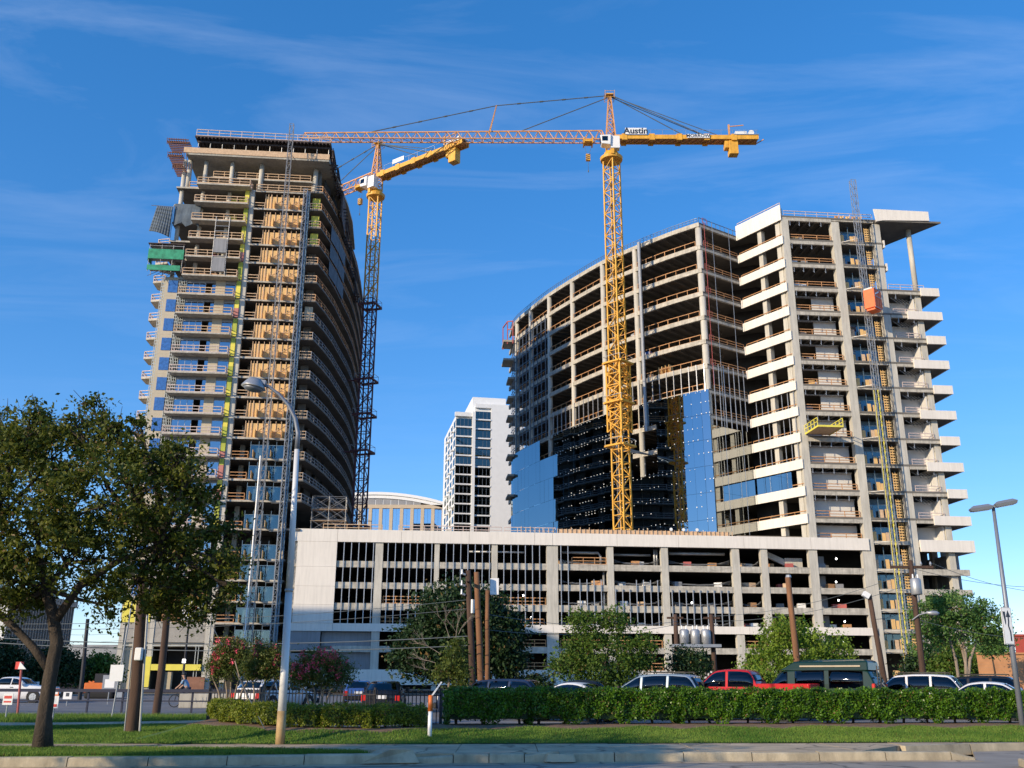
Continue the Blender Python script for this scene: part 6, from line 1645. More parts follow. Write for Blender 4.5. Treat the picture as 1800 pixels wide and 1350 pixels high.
for k, dz in enumerate((-.2, -.7, -1.1)): MB().tube([d_ + Vector((-.14, -.12, dz)), d_ + Vector((-.3, -.15, dz + .05)), d_ + Vector((-.3, -.15, dz + .25))], [.05, .07, .04], 8).build('insulator', 'galvanised', r_)
MB().tube([d_ + Vector((.2, -.1, -1.9)), d_ + Vector((.2, -.1, -1.3))], .09, 8).build('fuse_box', 'galvanised', r_)
r_, d_ = TP[2]; MB().box(d_.x + .1, d_.x + .5, -.2, .2, d_.z - .2, d_.z + .55).build('flood_lamp', 'paint_white', r_)
U5, d5 = pole('utility_pole', 'plain brown pole rising out of the bright green tree', 'utility pole', 1404, 1195, .18, 1386, 1015, .17, .13, 'pole_wood_red', Y=47, group=G)
MB().tube([d5, d5 + Vector((0, 0, .12))], [.14, .11], 10).build('cap', 'galvanised', U5)
U6, d6 = pole('utility_pole', 'dark leaning pole with a flood lamp beside the hoist of the office tower', 'utility pole', 1557, 1200, .18, 1529, 1045, .15, .11, 'pole_wood', Y=48, group=G)
MB().bar(d6 + Vector((-.35, -.1, .05)), d6 + Vector((-.1, -.1, -.12)), .26).build('flood_lamp', 'paint_white', U6)
U7, d7 = pole('utility_pole', 'brown pole with crossarm, round transformer and street light arm', 'utility pole', 1622, 1200, .18, 1601, 985, .17, .12, 'pole_wood', Y=50, group=G)
MB().box(d7.x - 1.1, d7.x + 1.1, -.07, .07, d7.z - .42, d7.z - .28).build('crossarm', 'pole_wood', U7)
for x in (-1.0, -.5, .5, 1.0): MB().tube([(d7.x + x, 0, d7.z - .28), (d7.x + x, 0, d7.z - .18), (d7.x + x, 0, d7.z - .06)], [.03, .07, .03], 8).build('insulator', 'galvanised', U7)
tz = atY(1608, 1032, 50).z - .18
MB().tube([(d7.x * .8 - .02, -.36, tz - .42), (d7.x * .8 - .02, -.36, tz - .38), (d7.x * .8 - .02, -.36, tz + .34), (d7.x * .8 - .02, -.36, tz + .42)], [.24, .27, .27, .18], 14).build('transformer', 'galvanised', U7, True)
for x in (-.12, .12): MB().tube([(d7.x * .8 + x, -.36, tz + .4), (d7.x * .8 + x, -.36, tz + .62)], [.05, .035], 8).build('bushing', 'paint_white', U7)
la = atY(1630, 1078, 50) - U7.location
MB().tube([(la.x - .85, -.05, la.z - .35), (la.x - .55, -.3, la.z - .1), (la.x - .2, -.45, la.z)], .03, 8).build('lamp_arm', 'galvanised', U7)
MB().tube([(la.x - .25, -.45, la.z), (la.x, -.5, la.z - .02), (la.x + .25, -.52, la.z - .03), (la.x + .38, -.53, la.z - .04)], [.05, .12, .12, .04], 10).build('lamp_head', 'galvanised', U7, True)
# transformer bank on two poles
Y = 60.0
T1 = atY(1192, 1205, Y); T2 = atY(1258, 1205, Y); H1 = atY(1192, 1080, Y).z; pz = atY(1225, 1133, Y).z
TB = thing('transformer_bank', 'three pale transformers on a platform between two dark poles', 'transformer', ((T1.x + T2.x) / 2, Y, .18))
hwid = (T2.x - T1.x) / 2
for s in (-1, 1): MB().tube([(s * hwid, 0, -.1), (s * hwid * .98, 0, H1 - .18)], [.17, .13], 10).build('pole', 'pole_wood', TB, True); MB().box(s * hwid - .5, s * hwid + .5, -.06, .06, H1 - .45, H1 - .33).build('crossarm', 'pole_wood', TB)
MB().box(-hwid - .35, hwid + .35, -.7, .5, pz - .35, pz - .18).build('platform', 'galvanised', TB)
for k in range(3):
    x = -hwid * .55 + k * hwid * .58
    MB().tube([(x, -.1, pz - .17), (x, -.1, pz + .62), (x, -.1, pz + .72)], [.30, .30, .2], 14).build('transformer', 'galvanised', TB, True)
    for s in (-1, 1): MB().tube([(x + s * .12, -.1, pz + .7), (x + s * .14, -.1, pz + .95)], [.05, .03], 6).build('bushing', 'paint_white', TB)
# overhead lines
def wire(a, b, sag, r=.013, lb='thin overhead line'):
    a, b = Vector(a), Vector(b); n = 14
    pts = [a.lerp(b, k / n) + Vector((0, 0, -sag * 4 * (k / n) * (1 - k / n))) for k in range(n + 1)]
    o = MB().tube([q - a for q in pts], r, 5).build('overhead_wire', 'cable'); o.location = a
    tag(o, lb, 'wire', 'overhead wires')
def top_of(r, d, dz=-.3): return Vector(r.location) + d + Vector((0, 0, dz))
a = top_of(*TP[0], -.45)
for (du, v0, dz, rr) in ((0, 1118, -2.9, .022), (0, 1126, -3.3, .022), (0, 1096, -1.3, .012), (0, 1104, -1.7, .012)):
    wire(Vector(TP[0][0].location) + TP[0][1] + Vector((0, 0, dz)), atY(-60, v0, 46), .35, rr, '%s line running from the three close wooden poles behind the white street lamp' % {1118: 'thick upper', 1126: 'thick lower', 1096: 'thin topmost', 1104: 'thin second'}[v0])
q = top_of(*TP[2], -.9)
for (tg, vz) in ((atY(1192, 1092, Y), -.2), (atY(1192, 1097, Y), -.9)): wire(q + Vector((0, 0, vz)), tg, .4, lb='%s thin line from the shortest wooden pole to the transformer bank' % ('upper' if vz > -.5 else 'lower'))
for dz in (-.1, -.4): wire((T2.x, Y, H1 + dz), top_of(U7, d7, -.35 + dz * 2), .5, lb='%s thin line from the transformer bank to the crossarm pole' % ('upper' if dz > -.3 else 'lower'))
wire((T1.x, Y, H1 - .15), (T2.x, Y, H1 - .15), .15, lb='short sagging line joining the two poles of the transformer bank')
for (x, v) in ((-1.0, 1005), (1.0, 1018)): wire(top_of(U7, d7, -.1) + Vector((x, 0, 0)), atY(1900, v + 25, 52), .5, lb='%s line leaving the crossarm pole across the open sky' % ('upper' if x < 0 else 'second'))
wire(top_of(U7, d7, -3.0), atY(1900, 1120, 52), .4, lb='lowest line leaving the crossarm pole over the brick building')
wire(top_of(U6, d6, -1.2), top_of(U7, d7, -2.2), .2, lb='short line between the flood lamp pole and the crossarm pole')
wire(atY(372, 1098, 40), atZ(475, 1300, .17), .0, .012, 'pale guy wire slanting down to the lawn beside the white lamp')
for v in (1108, 1116, 1095): wire(atY(-20, v, 90), atY(228, v + 16, 90), .6, lb='%s far line crossing the sky gap beside the tall tower' % {1095: 'highest', 1108: 'middle', 1116: 'lowest'}[v])
# gate post, orange over white, with its broken barrier arm
p = atZ(755, 1301, .17)
GP = thing('barrier_post', 'white post with orange upper half and a slanted stub of barrier arm', 'post', p)
hgt = atY(757, 1222, p.y).z - p.z; mid_ = atY(756, 1250, p.y).z - p.z
MB().tube([(0, 0, -.1), (0, 0, mid_)], .055, 12).build('lower_shaft', 'paint_white', GP, True); MB().tube([(0, 0, mid_ - .001), (0, 0, hgt)], .062, 12).build('upper_shaft', 'orange_paint', GP, True)
MB().bar((0.02, 0, hgt - .03), (.27, .05, hgt + .33), .035).build('arm', 'paint_white', GP); MB().box(-.09, -.06, -.03, .03, hgt - .3, hgt - .18).build('latch', 'galvanised', GP)
# picket fence
F0, F1 = Vector((-11.0, 36.4, .15)), Vector((-2.15, 30.4, .15)); fd = F1 - F0; FLn = fd.length; fa_ = math.atan2(fd.y, fd.x)
PF = thing('picket_fence', 'dark iron picket fence behind the low hedge', 'fence', F0, fa_)
pk = MB().box(-.011, .011, -.011, .011, 0, 1.12).mesh('picket', 'iron')
n = int(FLn / .16)
for k in range(n + 1): link('picket', pk, PF, (k * .16, 0, .06))
po = MB().box(-.035, .035, -.035, .035, -.1, 1.25).mesh('post', 'iron')
for k in range(5): link('post', po, PF, (k * FLn / 4, .05, 0))
for z in (.2, 1.02): MB().box(0, FLn, -.024, -.0112, z, z + .04).build('rail', 'iron', PF)
# box-beam guard rail by the side street
RL = thing('road_guard_rail', 'long dark steel guard rail on posts along the side street', 'guard rail', (-26.5, 47.0, .12), math.radians(-1))
MB().box(0, 15.0, -.05, .05, .92, 1.06).build('beam', 'trousers', RL); MB().box(0, 15, -.03, .03, .5, .56).build('beam', 'trousers', RL)
gpst = MB().box(-.04, .04, .051, .12, 0, 1.05).mesh('post', 'trousers')
for k in range(10): link('post', gpst, RL, (.1 + k * 1.64, 0, 0))
# low concrete wall with spray-painted scrawl
gw = thing('graffiti_wall', 'low grey concrete wall with spray-painted scrawl beside the side street', 'wall', (atY(366, 1230, 55).x, 55.0, .12))
bevel_obj(MB().box(-1.6, 1.5, 0, .25, 0, .75).build('wall', 'concrete', gw), .02)
def scrawl(x0, n, m, sd):
    r = random.Random(sd); b = MB(); x = x0
    for k in range(n):
        pts = [(x + r.uniform(0, .16), r.uniform(.25, .6)) for _ in range(4)]
        for a, c in zip(pts[:-1], pts[1:]): b.bar((a[0], -.004, a[1]), (c[0], -.004, c[1]), .004, .035, upv=(0, 1, 0))
        x += .17
    b.build('scrawl', m, gw)
scrawl(-.75, 4, 'paint_white', 3); scrawl(0.0, 5, 'sign_dark', 5)
# small notice boards
def board(label, u, v, Y, w, h, m, post_v, zg, letters=None, lean=0):
    c = atY(u, v, Y)
    b = thing('notice_board', label, 'sign', (c.x, Y, zg)); zc = c.z - zg
    MB().box(-w / 2, w / 2, -.012, .012, zc - h / 2, zc + h / 2).build('board', m, b)
    MB().tube([(0, .04, -.1), (lean, .04, zc + h / 2 + (post_v or 0))], .03, 6).build('stake', 'galvanised', b)
    for (z0, hh, mm, x0, x1) in (letters or []): MB().box(x0, x1, -.016, -.0125, zc + z0, zc + z0 + hh).build('print', mm, b)
    return b
board('plain white notice board on a tall silver post behind the brown pole', 205, 1183, 39, .52, .62, 'paint_white', 3.0, .17, None, .3)
board('small white stake sign with red print standing by the path', 14, 1229, 37, .36, .40, 'paint_white', -.2, .17, [(.02, .1, 'sign_red', -.14, .14), (-.12, .06, 'sign_red', -.14, .14)])
board('small white lawn sign with a red block in the grass beside the oak trunk', 96, 1234, 36, .28, .42, 'paint_white', -.2, .17, [(-.17, .1, 'sign_red', -.05, .1)])
board('pale blue information board beside the brown brick building', 193, 1200, 62, .9, .9, 'lamp_grey', -.2, .12, [(-.3, .5, 'paint_white', -.3, .3)])
board('white square work sign with black centre on the side street', 119, 1221, 58, .5, .5, 'paint_white', -.2, .12, [(-.1, .2, 'sign_dark', -.1, .1)])
board('orange and white striped work sign on the side street', 96, 1218, 60, .5, .5, 'orange_paint', -.2, .12, [(-.08, .16, 'paint_white', -.2, .2)])
p = atY(32, 1250, 42); rp = thing('sign_post', 'red post with red and white triangular board behind the oak', 'sign', (p.x, 42, .12))
zz = atY(38, 1172, 42).z - .12; dx_ = atY(38, 1172, 42).x - p.x
MB().tube([(0, 0, -.1), (dx_, 0, zz)], .05, 8).build('post', 'primer_red', rp); MB().box(dx_ - .22, dx_ + .03, -.1, .1, zz - .1, zz + .2).build('head', 'sign_red', rp)
m_ = MB(); m_.add([(dx_ - .08, -.13, zz - .1), (dx_ + .26, -.13, zz - .1), (dx_ - .03, -.13, zz + .2), (dx_ - .08, -.101, zz - .1), (dx_ + .26, -.101, zz - .1), (dx_ - .03, -.101, zz + .2)], [(0, 1, 2), (5, 4, 3), (0, 3, 4, 1), (1, 4, 5, 2), (2, 5, 3, 0)]); m_.build('triangle', 'paint_white', rp)
# orange plant parked inside the site fence
mc = thing('track_loader', 'small orange track loader parked inside the building site', 'loader', (atY(178, 1215, 80).x, 80, .12), math.radians(8))
for s in (-1, 1): bevel_obj(MB().box(-1.1, 1.1, s * .65 - .17, s * .65 + .17, 0, .5).build('track', 'tyre', mc), .15, 2)
bevel_obj(MB().box(-1.2, .5, -.6, .6, .45, 1.2).build('body', 'orange_paint', mc), .05); MB().box(-.5, .4, -.45, .45, 1.2, 1.9).build('cab', 'iron', mc); MB().box(1.3, 1.9, -.8, .8, .1, .6).build('bucket', 'steel', mc)
for s in (-1, 1): MB().bar((-.9, s * .55, 1.3), (1.4, s * .55, .5), .12).build('lift_arm', 'orange_paint', mc)
# timber hoarding and plant at the foot of the office tower
hb = thing('site_hoarding', 'plywood hoarding at the foot of the office tower behind the vehicles', 'hoarding', W(60.0, -4.0, .18), FANG)
for k in range(5): MB().box(-2.5 + k * 1.22, -1.29 + k * 1.22, 0, .04, 0, 3.0).build('board', 'plywood', hb)
MB().bar((-2.4, -.04, .3), (3.4, -.04, .3), .08).bar((-2.4, -.04, 2.6), (3.4, -.04, 2.6), .08).build('rail', 'timber_pale', hb)
# cyclist riding along the side street
cp = Vector((atY(322, 1238, 56).x, 56.0, .12))
BK = thing('bicycle', 'dark bicycle ridden along the side street past the graffiti wall', 'bicycle', cp, math.radians(176))
def ring(b, c, r, t, n=20):
    pts = [Vector((c[0] + r * math.cos(2 * math.pi * k / n), c[1], c[2] + r * math.sin(2 * math.pi * k / n))) for k in range(n + 1)]
    b.tube(pts, t, 6, False)
for x in (-.52, .52):
    w = link('wheel', None, BK, (x, 0, .345)); b = MB(); ring(b, (0, 0, 0), .32, .025); b.build('tyre', 'tyre', w, True)
    b = MB()
    for k in range(8): b.tube([(0, 0, 0), (.3 * math.cos(k * .785), 0, .3 * math.sin(k * .785))], .004, 4)
    b.tube([(0, -.04, 0), (0, .04, 0)], .025, 8); b.build('spokes', 'rim', w)
b = MB().tube([(-.52, 0, .345), (-.05, 0, .30), (-.18, 0, .78), (-.52, 0, .345)], .018, 6).tube([(-.05, 0, .30), (.40, 0, .80), (-.16, 0, .74)], .02, 6).tube([(.52, 0, .345), (.40, 0, .82), (.38, 0, .98)], .018, 6)
b.build('frame', 'iron', BK, True)
MB().tube([(.44, -.26, .98), (.36, -.1, 1.0), (.36, .1, 1.0), (.44, .26, .98)], .016, 6).build('handlebar', 'iron', BK); MB().box(-.32, -.06, -.08, .08, .82, .88).build('saddle', 'tyre', BK); MB().tube([(-.18, 0, .75), (-.2, 0, .83)], .015, 6).build('seat_post', 'iron', BK)
MB().tube([(-.05, -.06, .30), (-.05, .06, .30)], .09, 12).tube([(-.05, -.12, .30), (.08, -.12, .2)], .012, 6).tube([(-.05, .12, .30), (-.18, .12, .4)], .012, 6).box(.03, .13, -.2, -.1, .185, .21).box(-.23, -.13, .1, .2, .385, .41).build('crank', 'iron', BK)
PR = thing('person', 'person in a light blue shirt and dark trousers riding the bicycle', 'person', cp, math.radians(176))
def skinned(name, verts, edges, rad, m, parent, sub=2):
    me = bpy.data.meshes.new(name); me.from_pydata(verts, edges, []); me.materials.append(MATS[m]); o = link(name, me, parent)
    md = o.modifiers.new('skin', 'SKIN'); md.use_smooth_shade = True
    if not me.skin_vertices: bpy.context.view_layer.objects.active = o
    for k, r in enumerate(rad):
        me.skin_vertices[0].data[k].radius = (r, r) if not isinstance(r, tuple) else r
    me.skin_vertices[0].data[0].use_root = True
    s = o.modifiers.new('sub', 'SUBSURF'); s.levels = sub; s.render_levels = sub
    return o
vs = [(-.16, 0, .98), (-.10, 0, 1.18), (.02, 0, 1.40), (.06, 0, 1.50), (.10, 0, 1.60), (.13, 0, 1.70), (.11, 0, 1.80),
      (-.14, -.10, .95), (.20, -.12, .72), (.06, -.14, .30), (.14, -.15, .22), (-.14, .10, .95), (.14, .12, .88), (-.16, .14, .50), (-.08, .15, .43),
      (.04, -.19, 1.42), (.18, -.25, 1.20), (.40, -.24, 1.02), (.46, -.24, .99), (.04, .19, 1.42), (.18, .25, 1.20), (.40, .24, 1.02), (.46, .24, .99)]
ed = [(0, 1), (1, 2), (2, 3), (3, 4), (4, 5), (5, 6), (0, 7), (7, 8), (8, 9), (9, 10), (0, 11), (11, 12), (12, 13), (13, 14), (2, 15), (15, 16), (16, 17), (17, 18), (2, 19), (19, 20), (20, 21), (21, 22)]
rd = [.14, .14, .15, .07, .06, .10, .085, .10, .075, .05, .05, .10, .075, .05, .05, .065, .05, .04, .035, .065, .05, .04, .035]
body = skinned('body', vs, ed, rd, 'skin', PR)
skinned('shirt', [(-.15, 0, .98), (-.10, 0, 1.18), (.02, 0, 1.38), (.05, 0, 1.47), (.04, -.19, 1.42), (.15, -.24, 1.24), (.04, .19, 1.42), (.15, .24, 1.24)], [(0, 1), (1, 2), (2, 3), (2, 4), (4, 5), (2, 6), (6, 7)], [.165, .165, .175, .08, .085, .07, .085, .07], 'shirt_blue', PR)
skinned('trousers', [(-.16, 0, .96), (-.14, -.10, .94), (.20, -.12, .72), (.07, -.14, .34), (-.14, .10, .94), (.14, .12, .88), (-.15, .14, .54)], [(0, 1), (1, 2), (2, 3), (0, 4), (4, 5), (5, 6)], [.16, .12, .092, .07, .12, .092, .07], 'trousers', PR)
for s in (-1, 1): MB().box(.02, .2, s * .15 - .045, s * .15 + .045, (.19 if s < 0 else .40), (.27 if s < 0 else .48)).build('shoe', 'tyre', PR) if s < 0 else MB().box(-.2, -.02, s * .15 - .045, s * .15 + .045, .40, .48).build('shoe', 'tyre', PR)
MB().tube([(.10, 0, 1.74), (.11, 0, 1.80), (.11, 0, 1.87), (.11, 0, 1.90)], [.115, .125, .09, .03], 10).build('hair', 'iron', PR, True)
MB().box(.215, .245, -.015, .015, 1.68, 1.72).build('nose', 'skin', PR)
for s in (-1, 1): MB().box(.212, .222, s * .04 - .012, s * .04 + .012, 1.73, 1.75).build('eye', 'iron', PR)
# ================================================================== trees, hedges, grass
def ell_pts(n, c, r, shell=0.55):
    d = nrs.normal(size=(n, 3)); d /= np.linalg.norm(d, axis=1)[:, None]
    k = (shell + (1 - shell) * nrs.random_sample(n)) ** 0.8
    return np.array(c) + d * k[:, None] * np.array(r)
def tree(name, label, loc, trunk, blobs, leaf, size, nclump, per, spread, bark='bark', cat='tree', group='trees around the lot', limbs=6, twig=.02, up_bias=.35, stems=None, flowers=0, droop=0.0, extra_twigs=0):
    """trunk: points (local) and radii; blobs: (centre, radii, weight)"""
    R = thing(name, label, cat, loc, 0, group)
    tp, tr_ = trunk
    MB().tube([Vector(p) for p in tp], tr_, 12).build('trunk', bark, R, True)
    for (pts, rad) in (stems or []): MB().tube([Vector(p) for p in pts], rad, 9).build('stem', bark, R, True)
    tips = [Vector(tp[-1])] + [Vector(s[0][-1]) for s in (stems or [])]
    tot = sum(b[2] for b in blobs); cl_ = []
    b = MB()
    for (c, r, w) in blobs:
        cc = ell_pts(int(nclump * w / tot), c, r, .5); cl_.append(cc)
        s = min(tips, key=lambda t: (t - Vector(c)).length)
        m = (s + Vector(c)) / 2 + Vector((rng.uniform(-.2, .2), rng.uniform(-.2, .2), rng.uniform(-.1, .25))) * (Vector(c) - s).length * .4
        rr = max(twig * 1.6, tr_[-1] * .62)
        b.tube([s, s.lerp(m, .5), m, Vector(c)], [rr, rr * .85, rr * .65, rr * .3], 6, False)
        for k in range(limbs):
            q = Vector(cc[rng.randrange(len(cc))]); f = rng.uniform(.4, 1.0); st = m.lerp(Vector(c), f)
            mm = (st + q) / 2 + Vector((rng.uniform(-.1, .1), rng.uniform(-.1, .1), rng.uniform(0, .15))) * (q - st).length
            b.tube([st, mm, q], [rr * .38, rr * .25, twig * .4], 5, False)
        for k in range(extra_twigs):
            q = Vector(cc[rng.randrange(len(cc))]); st = Vector(c).lerp(q, .5); o = q + (q - Vector(c)).normalized() * rng.uniform(.1, .5)
            b.tube([st, q, o], [twig * .7, twig * .5, twig * .25], 4, False)
    b.build('branches', bark, R, True)['kind'] = 'stuff'
    C = np.concatenate(cl_); n = len(C)
    sizes = np.clip(nrs.gamma(4.0, .25, n), .3, 1.9)
    P = np.repeat(C, per, axis=0) + np.clip(nrs.normal(size=(n * per, 3)), -1.7, 1.7) * (spread * np.repeat(sizes, per))[:, None] * np.array([1, 1, .75])
    if droop: P[:, 2] -= droop * nrs.random_sample(len(P)) ** 2
    leaves('crown', P, size, leaf, R, up_bias, kind='stuff')
    if flowers:
        cand = C[(C[:, 2] > np.median(C[:, 2])) | (C[:, 1] < np.percentile(C[:, 1], 30))]; tops = cand[nrs.choice(len(cand), flowers)] + np.array([0, -.10, .13])
        top_ok = tops
        F = np.repeat(top_ok, 26, axis=0) + nrs.normal(size=(len(top_ok) * 26, 3)) * np.array([.045, .045, .06])
        leaves('blossom', F, .046, 'flower_pink', R, .2, .8, kind='stuff')
    return R
# the large oak on the verge
ob_ = atZ(75, 1318, .15)
def ol(u, v, y=None): 
    q = atY(u, v, ob_.y + (y or 0)); return (q.x - ob_.x, q.y - ob_.y, q.z - .15)
trk = ([(0, 0, -.1), ol(78, 1260), ol(88, 1190), ol(100, 1130), ol(92, 1075), ol(80, 1035)], [.24, .16, .15, .14, .13, .115])
stm = [([ol(92, 1185), ol(60, 1140), ol(22, 1100), ol(-25, 1060), ol(-60, 1010)], [.105, .09, .08, .07, .06]),
       ([ol(98, 1090), ol(140, 1030), ol(210, 985), ol(280, 960)], [.11, .09, .07, .05])]
blobs = [(ol(60, 900), (2.2, 2.4, 1.4), 1.5), (ol(190, 880, -.4), (1.9, 2.2, 1.25), 1.4), (ol(290, 905, .3), (1.25, 1.6, 1.05), .8), (ol(330, 985, .4), (.95, 1.3, .75), .55), (ol(130, 980), (2.4, 2.4, .9), 1.2), (ol(-35, 950), (1.6, 2.0, 1.3), 1.0), (ol(-95, 900), (1.3, 1.6, 1.3), .6), (ol(100, 800, .6), (1.35, 1.6, .75), .6), (ol(265, 808, .2), (.75, 1.0, .5), .26), (ol(20, 1020, -.3), (1.0, 1.4, .6), .5), (ol(235, 1030, .2), (1.3, 1.4, .5), .45), (ol(350, 1045, .3), (.65, .9, .45), .24), (ol(5, 790, .5), (.9, 1.2, .6), .25)]
blobs += [(ol(u, v, rng.uniform(-.6, .8)), (r, r, r * h), r * .28) for u, v, r, h in ((12, 745, .28, 1.6), (66, 735, .30, 1.5), (78, 752, .4, 1.2), (128, 735, .26, 1.7), (168, 728, .28, 1.5), (205, 765, .3, 1.2), (240, 752, .2, 1.4), (180, 760, .42, 1.0), (140, 770, .5, .9), (225, 795, .5, .7), (310, 800, .45, .6), (335, 830, .4, .6), (360, 870, .36, .6), (385, 935, .4, .6), (400, 990, .34, .6), (372, 1010, .4, .5), (410, 1040, .2, 1.2), (340, 1085, .2, 1.5), (190, 1065, .3, 1.2), (60, 1060, .4, 1.0), (20, 1075, .35, 1.1), (265, 1060, .3, 1.0), (300, 1050, .35, 1.0), (45, 770, .5, .8), (0, 770, .5, .9))]
tree('oak_tree', 'large oak with leaning trunk and wide dark crown on the roadside verge', (ob_.x, ob_.y, .15), trk, blobs, 'leaf_oak', .095, 1150, 66, .16, limbs=9, stems=stm, group='trees along the verge', extra_twigs=5)
# shade trees further up the verge, out of view to the left
tree('oak_tree', 'roadside oak on the near verge, out of view', (-14.0, 11.0, .0), ([(0, 0, -.1), (.1, 0, 2.2), (0, .1, 3.6)], [.3, .22, .18]), [((0, 0, 5.6), (3.8, 3.6, 2.0), 1), ((2.5, 1.2, 5.0), (2.4, 2.4, 1.4), .5), ((-2.5, -1, 5.0), (2.4, 2.4, 1.4), .5)], 'leaf_oak', .22, 420, 36, .42, group='trees along the verge')
tree('oak_tree', 'verge oak across the side street, out of view', (-27.0, 23.0, .1), ([(0, 0, -.1), (.1, 0, 2.2), (0, .1, 3.6)], [.3, .22, .18]), [((0, 0, 5.2), (3.4, 3.6, 2.0), 1), ((2.3, 1.2, 4.6), (2.2, 2.4, 1.4), .5)], 'leaf_oak', .22, 300, 36, .42, group='trees along the verge')
def bush(name, label, u0_, u1_, v0_, v1_, Y, leaf, nclump, per, size, spread, blobs_rel, bark='bark', zg=.18, trunk_r=.12, cat='tree', **kw):
    """blobs_rel in picture fractions of the crown box"""
    a, c = atY(u0_, v1_, Y), atY(u1_, v0_, Y); Wd = c.x - a.x; H = c.z - a.z; cx_ = (a.x + c.x) / 2
    bl = [(((fx - .5) * Wd, fy * Wd * .4, a.z - zg + fz * H), (rx * Wd, rx * Wd * .9, rz * H), w) for fx, fy, fz, rx, rz, w in blobs_rel]
    zt = max(a.z - zg, .6)
    tk = ([(0, 0, -.1), (.04 * Wd, 0, zt * .6 + .2), (0, 0, zt + H * .25)], [trunk_r, trunk_r * .8, trunk_r * .55])
    st = kw.pop('stems_px', None); ss = None
    if st:
        ss = []
        for pts, r0s, r1s in st:
            P = [atY(u, v, Y) - Vector((cx_, Y, zg)) for u, v in pts]; P[0].z = min(P[0].z, -.05) if pts[0][1] > 1180 else P[0].z
            ss.append((P, [r0s + (r1s - r0s) * k / (len(P) - 1) for k in range(len(P))]))
    return tree(name, label, (cx_, Y, zg), tk, bl, leaf, size, nclump, per, spread, bark=bark, stems=ss, cat=cat, **kw)
bush('shade_tree', 'dense dark green tree behind the three wooden poles', 692, 920, 1020, 1195, 50, 'leaf_dark', 1100, 46, .18, .32, [(.5, 0, .62, .36, .36, 1.6), (.3, .1, .35, .26, .28, 1), (.75, -.1, .42, .26, .34, 1), (.45, 0, .2, .34, .2, .9), (.88, 0, .2, .12, .18, .3), (.14, 0, .25, .13, .2, .35)], trunk_r=.2)
bush('shade_tree', 'mid-green bushy tree with upright tips standing before the podium', 962, 1158, 1070, 1215, 46, 'leaf_mid', 430, 42, .13, .24, [(.5, 0, .35, .34, .36, 1.6), (.32, 0, .78, .15, .2, .4), (.6, 0, .82, .14, .16, .4), (.85, 0, .45, .15, .25, .5), (.2, 0, .35, .18, .25, .6), (.55, 0, .1, .3, .16, .6)], trunk_r=.12)
bush('shrub', 'dark pointed shrub below the transformer bank', 1172, 1252, 1138, 1200, 47, 'leaf_dark', 150, 40, .12, .18, [(.5, 0, .4, .42, .42, 1), (.35, 0, .75, .2, .2, .3), (.7, 0, .7, .2, .22, .3)], trunk_r=.08, cat='shrub')
bush('shade_tree', 'bright yellow-green feathery tree growing around a brown pole', 1308, 1490, 1088, 1205, 48.5, 'leaf_bright', 430, 42, .13, .24, [(.5, 0, .5, .36, .42, 1.6), (.2, 0, .3, .22, .3, .7), (.82, 0, .45, .2, .3, .7), (.4, 0, .85, .2, .14, .4), (.6, 0, .1, .36, .16, .6)], trunk_r=.12)
bush('shade_tree', 'spreading pale green tree with several bare grey stems by the brick building', 1608, 1756, 1036, 1150, 52, 'leaf_pale', 430, 40, .13, .22, [(.5, 0, .7, .34, .26, 1.3), (.2, 0, .5, .22, .32, .8), (.8, 0, .45, .24, .3, .9), (.95, 0, .2, .12, .2, .3), (.1, 0, .15, .15, .2, .35), (.5, 0, .35, .3, .2, .5)], bark='bark_pale', trunk_r=.1,
    stems_px=[([(1688, 1205), (1680, 1160), (1668, 1120), (1650, 1085)], .1, .05), ([(1695, 1205), (1697, 1150), (1690, 1105), (1688, 1070)], .1, .05), ([(1692, 1205), (1705, 1160), (1722, 1110), (1735, 1085)], .09, .045)])
bush('shrub', 'green bush growing behind the red block of the brick building', 1715, 1762, 1098, 1150, 66, 'leaf_pale', 120, 36, .15, .2, [(.5, 0, .4, .42, .42, 1)], trunk_r=.07, cat='shrub')
for lb, u0_, u1_, v0_, v1_, Y, lf in (('dark far tree seen past the corner of the office tower', 1640, 1712, 1128, 1205, 112, 'leaf_mid'), ('second far tree half hidden by the brick building', 1700, 1775, 1120, 1205, 118, 'leaf_mid'), ('far tree closing the gap beside the office tower', 1590, 1655, 1140, 1208, 115, 'leaf_dark')):
    bush('shade_tree', lb, u0_, u1_, v0_, v1_, Y, lf, 240, 34, .32, .55, [(.5, 0, .55, .36, .4, 1.4), (.25, 0, .3, .26, .3, .9), (.78, 0, .32, .26, .32, .9)], trunk_r=.2, zg=.0)
# half-dead tree wound with vines
R_ = bush('vine_tree', 'half-dead grey tree with bare twigs above and green vines below', 752, 825, 1125, 1212, 42, 'leaf_vine', 150, 36, .10, .15, [(.65, 0, .55, .3, .3, 1), (.75, 0, .2, .25, .3, .8), (.3, 0, .3, .18, .2, .3), (.7, 0, .9, .14, .1, .25)], bark='bark_pale', trunk_r=.09)
tb = MB()
tr0 = Vector(R_.location)
def twigs(p, d, L, r, n):
    q = p + d * L
    tb.tube([p, p.lerp(q, .5) + Vector((rng.uniform(-.05, .05), rng.uniform(-.05, .05), .02)) * L, q], [r, r * .8, r * .55], 5, False)
    if n > 0:
        for k in range(3):
            dd = (d + Vector((rng.uniform(-.7, .7), rng.uniform(-.6, .6), rng.uniform(-.25, .5)))).normalized(); twigs(p.lerp(q, rng.uniform(.5, 1)), dd, L * rng.uniform(.55, .8), r * .6, n - 1)
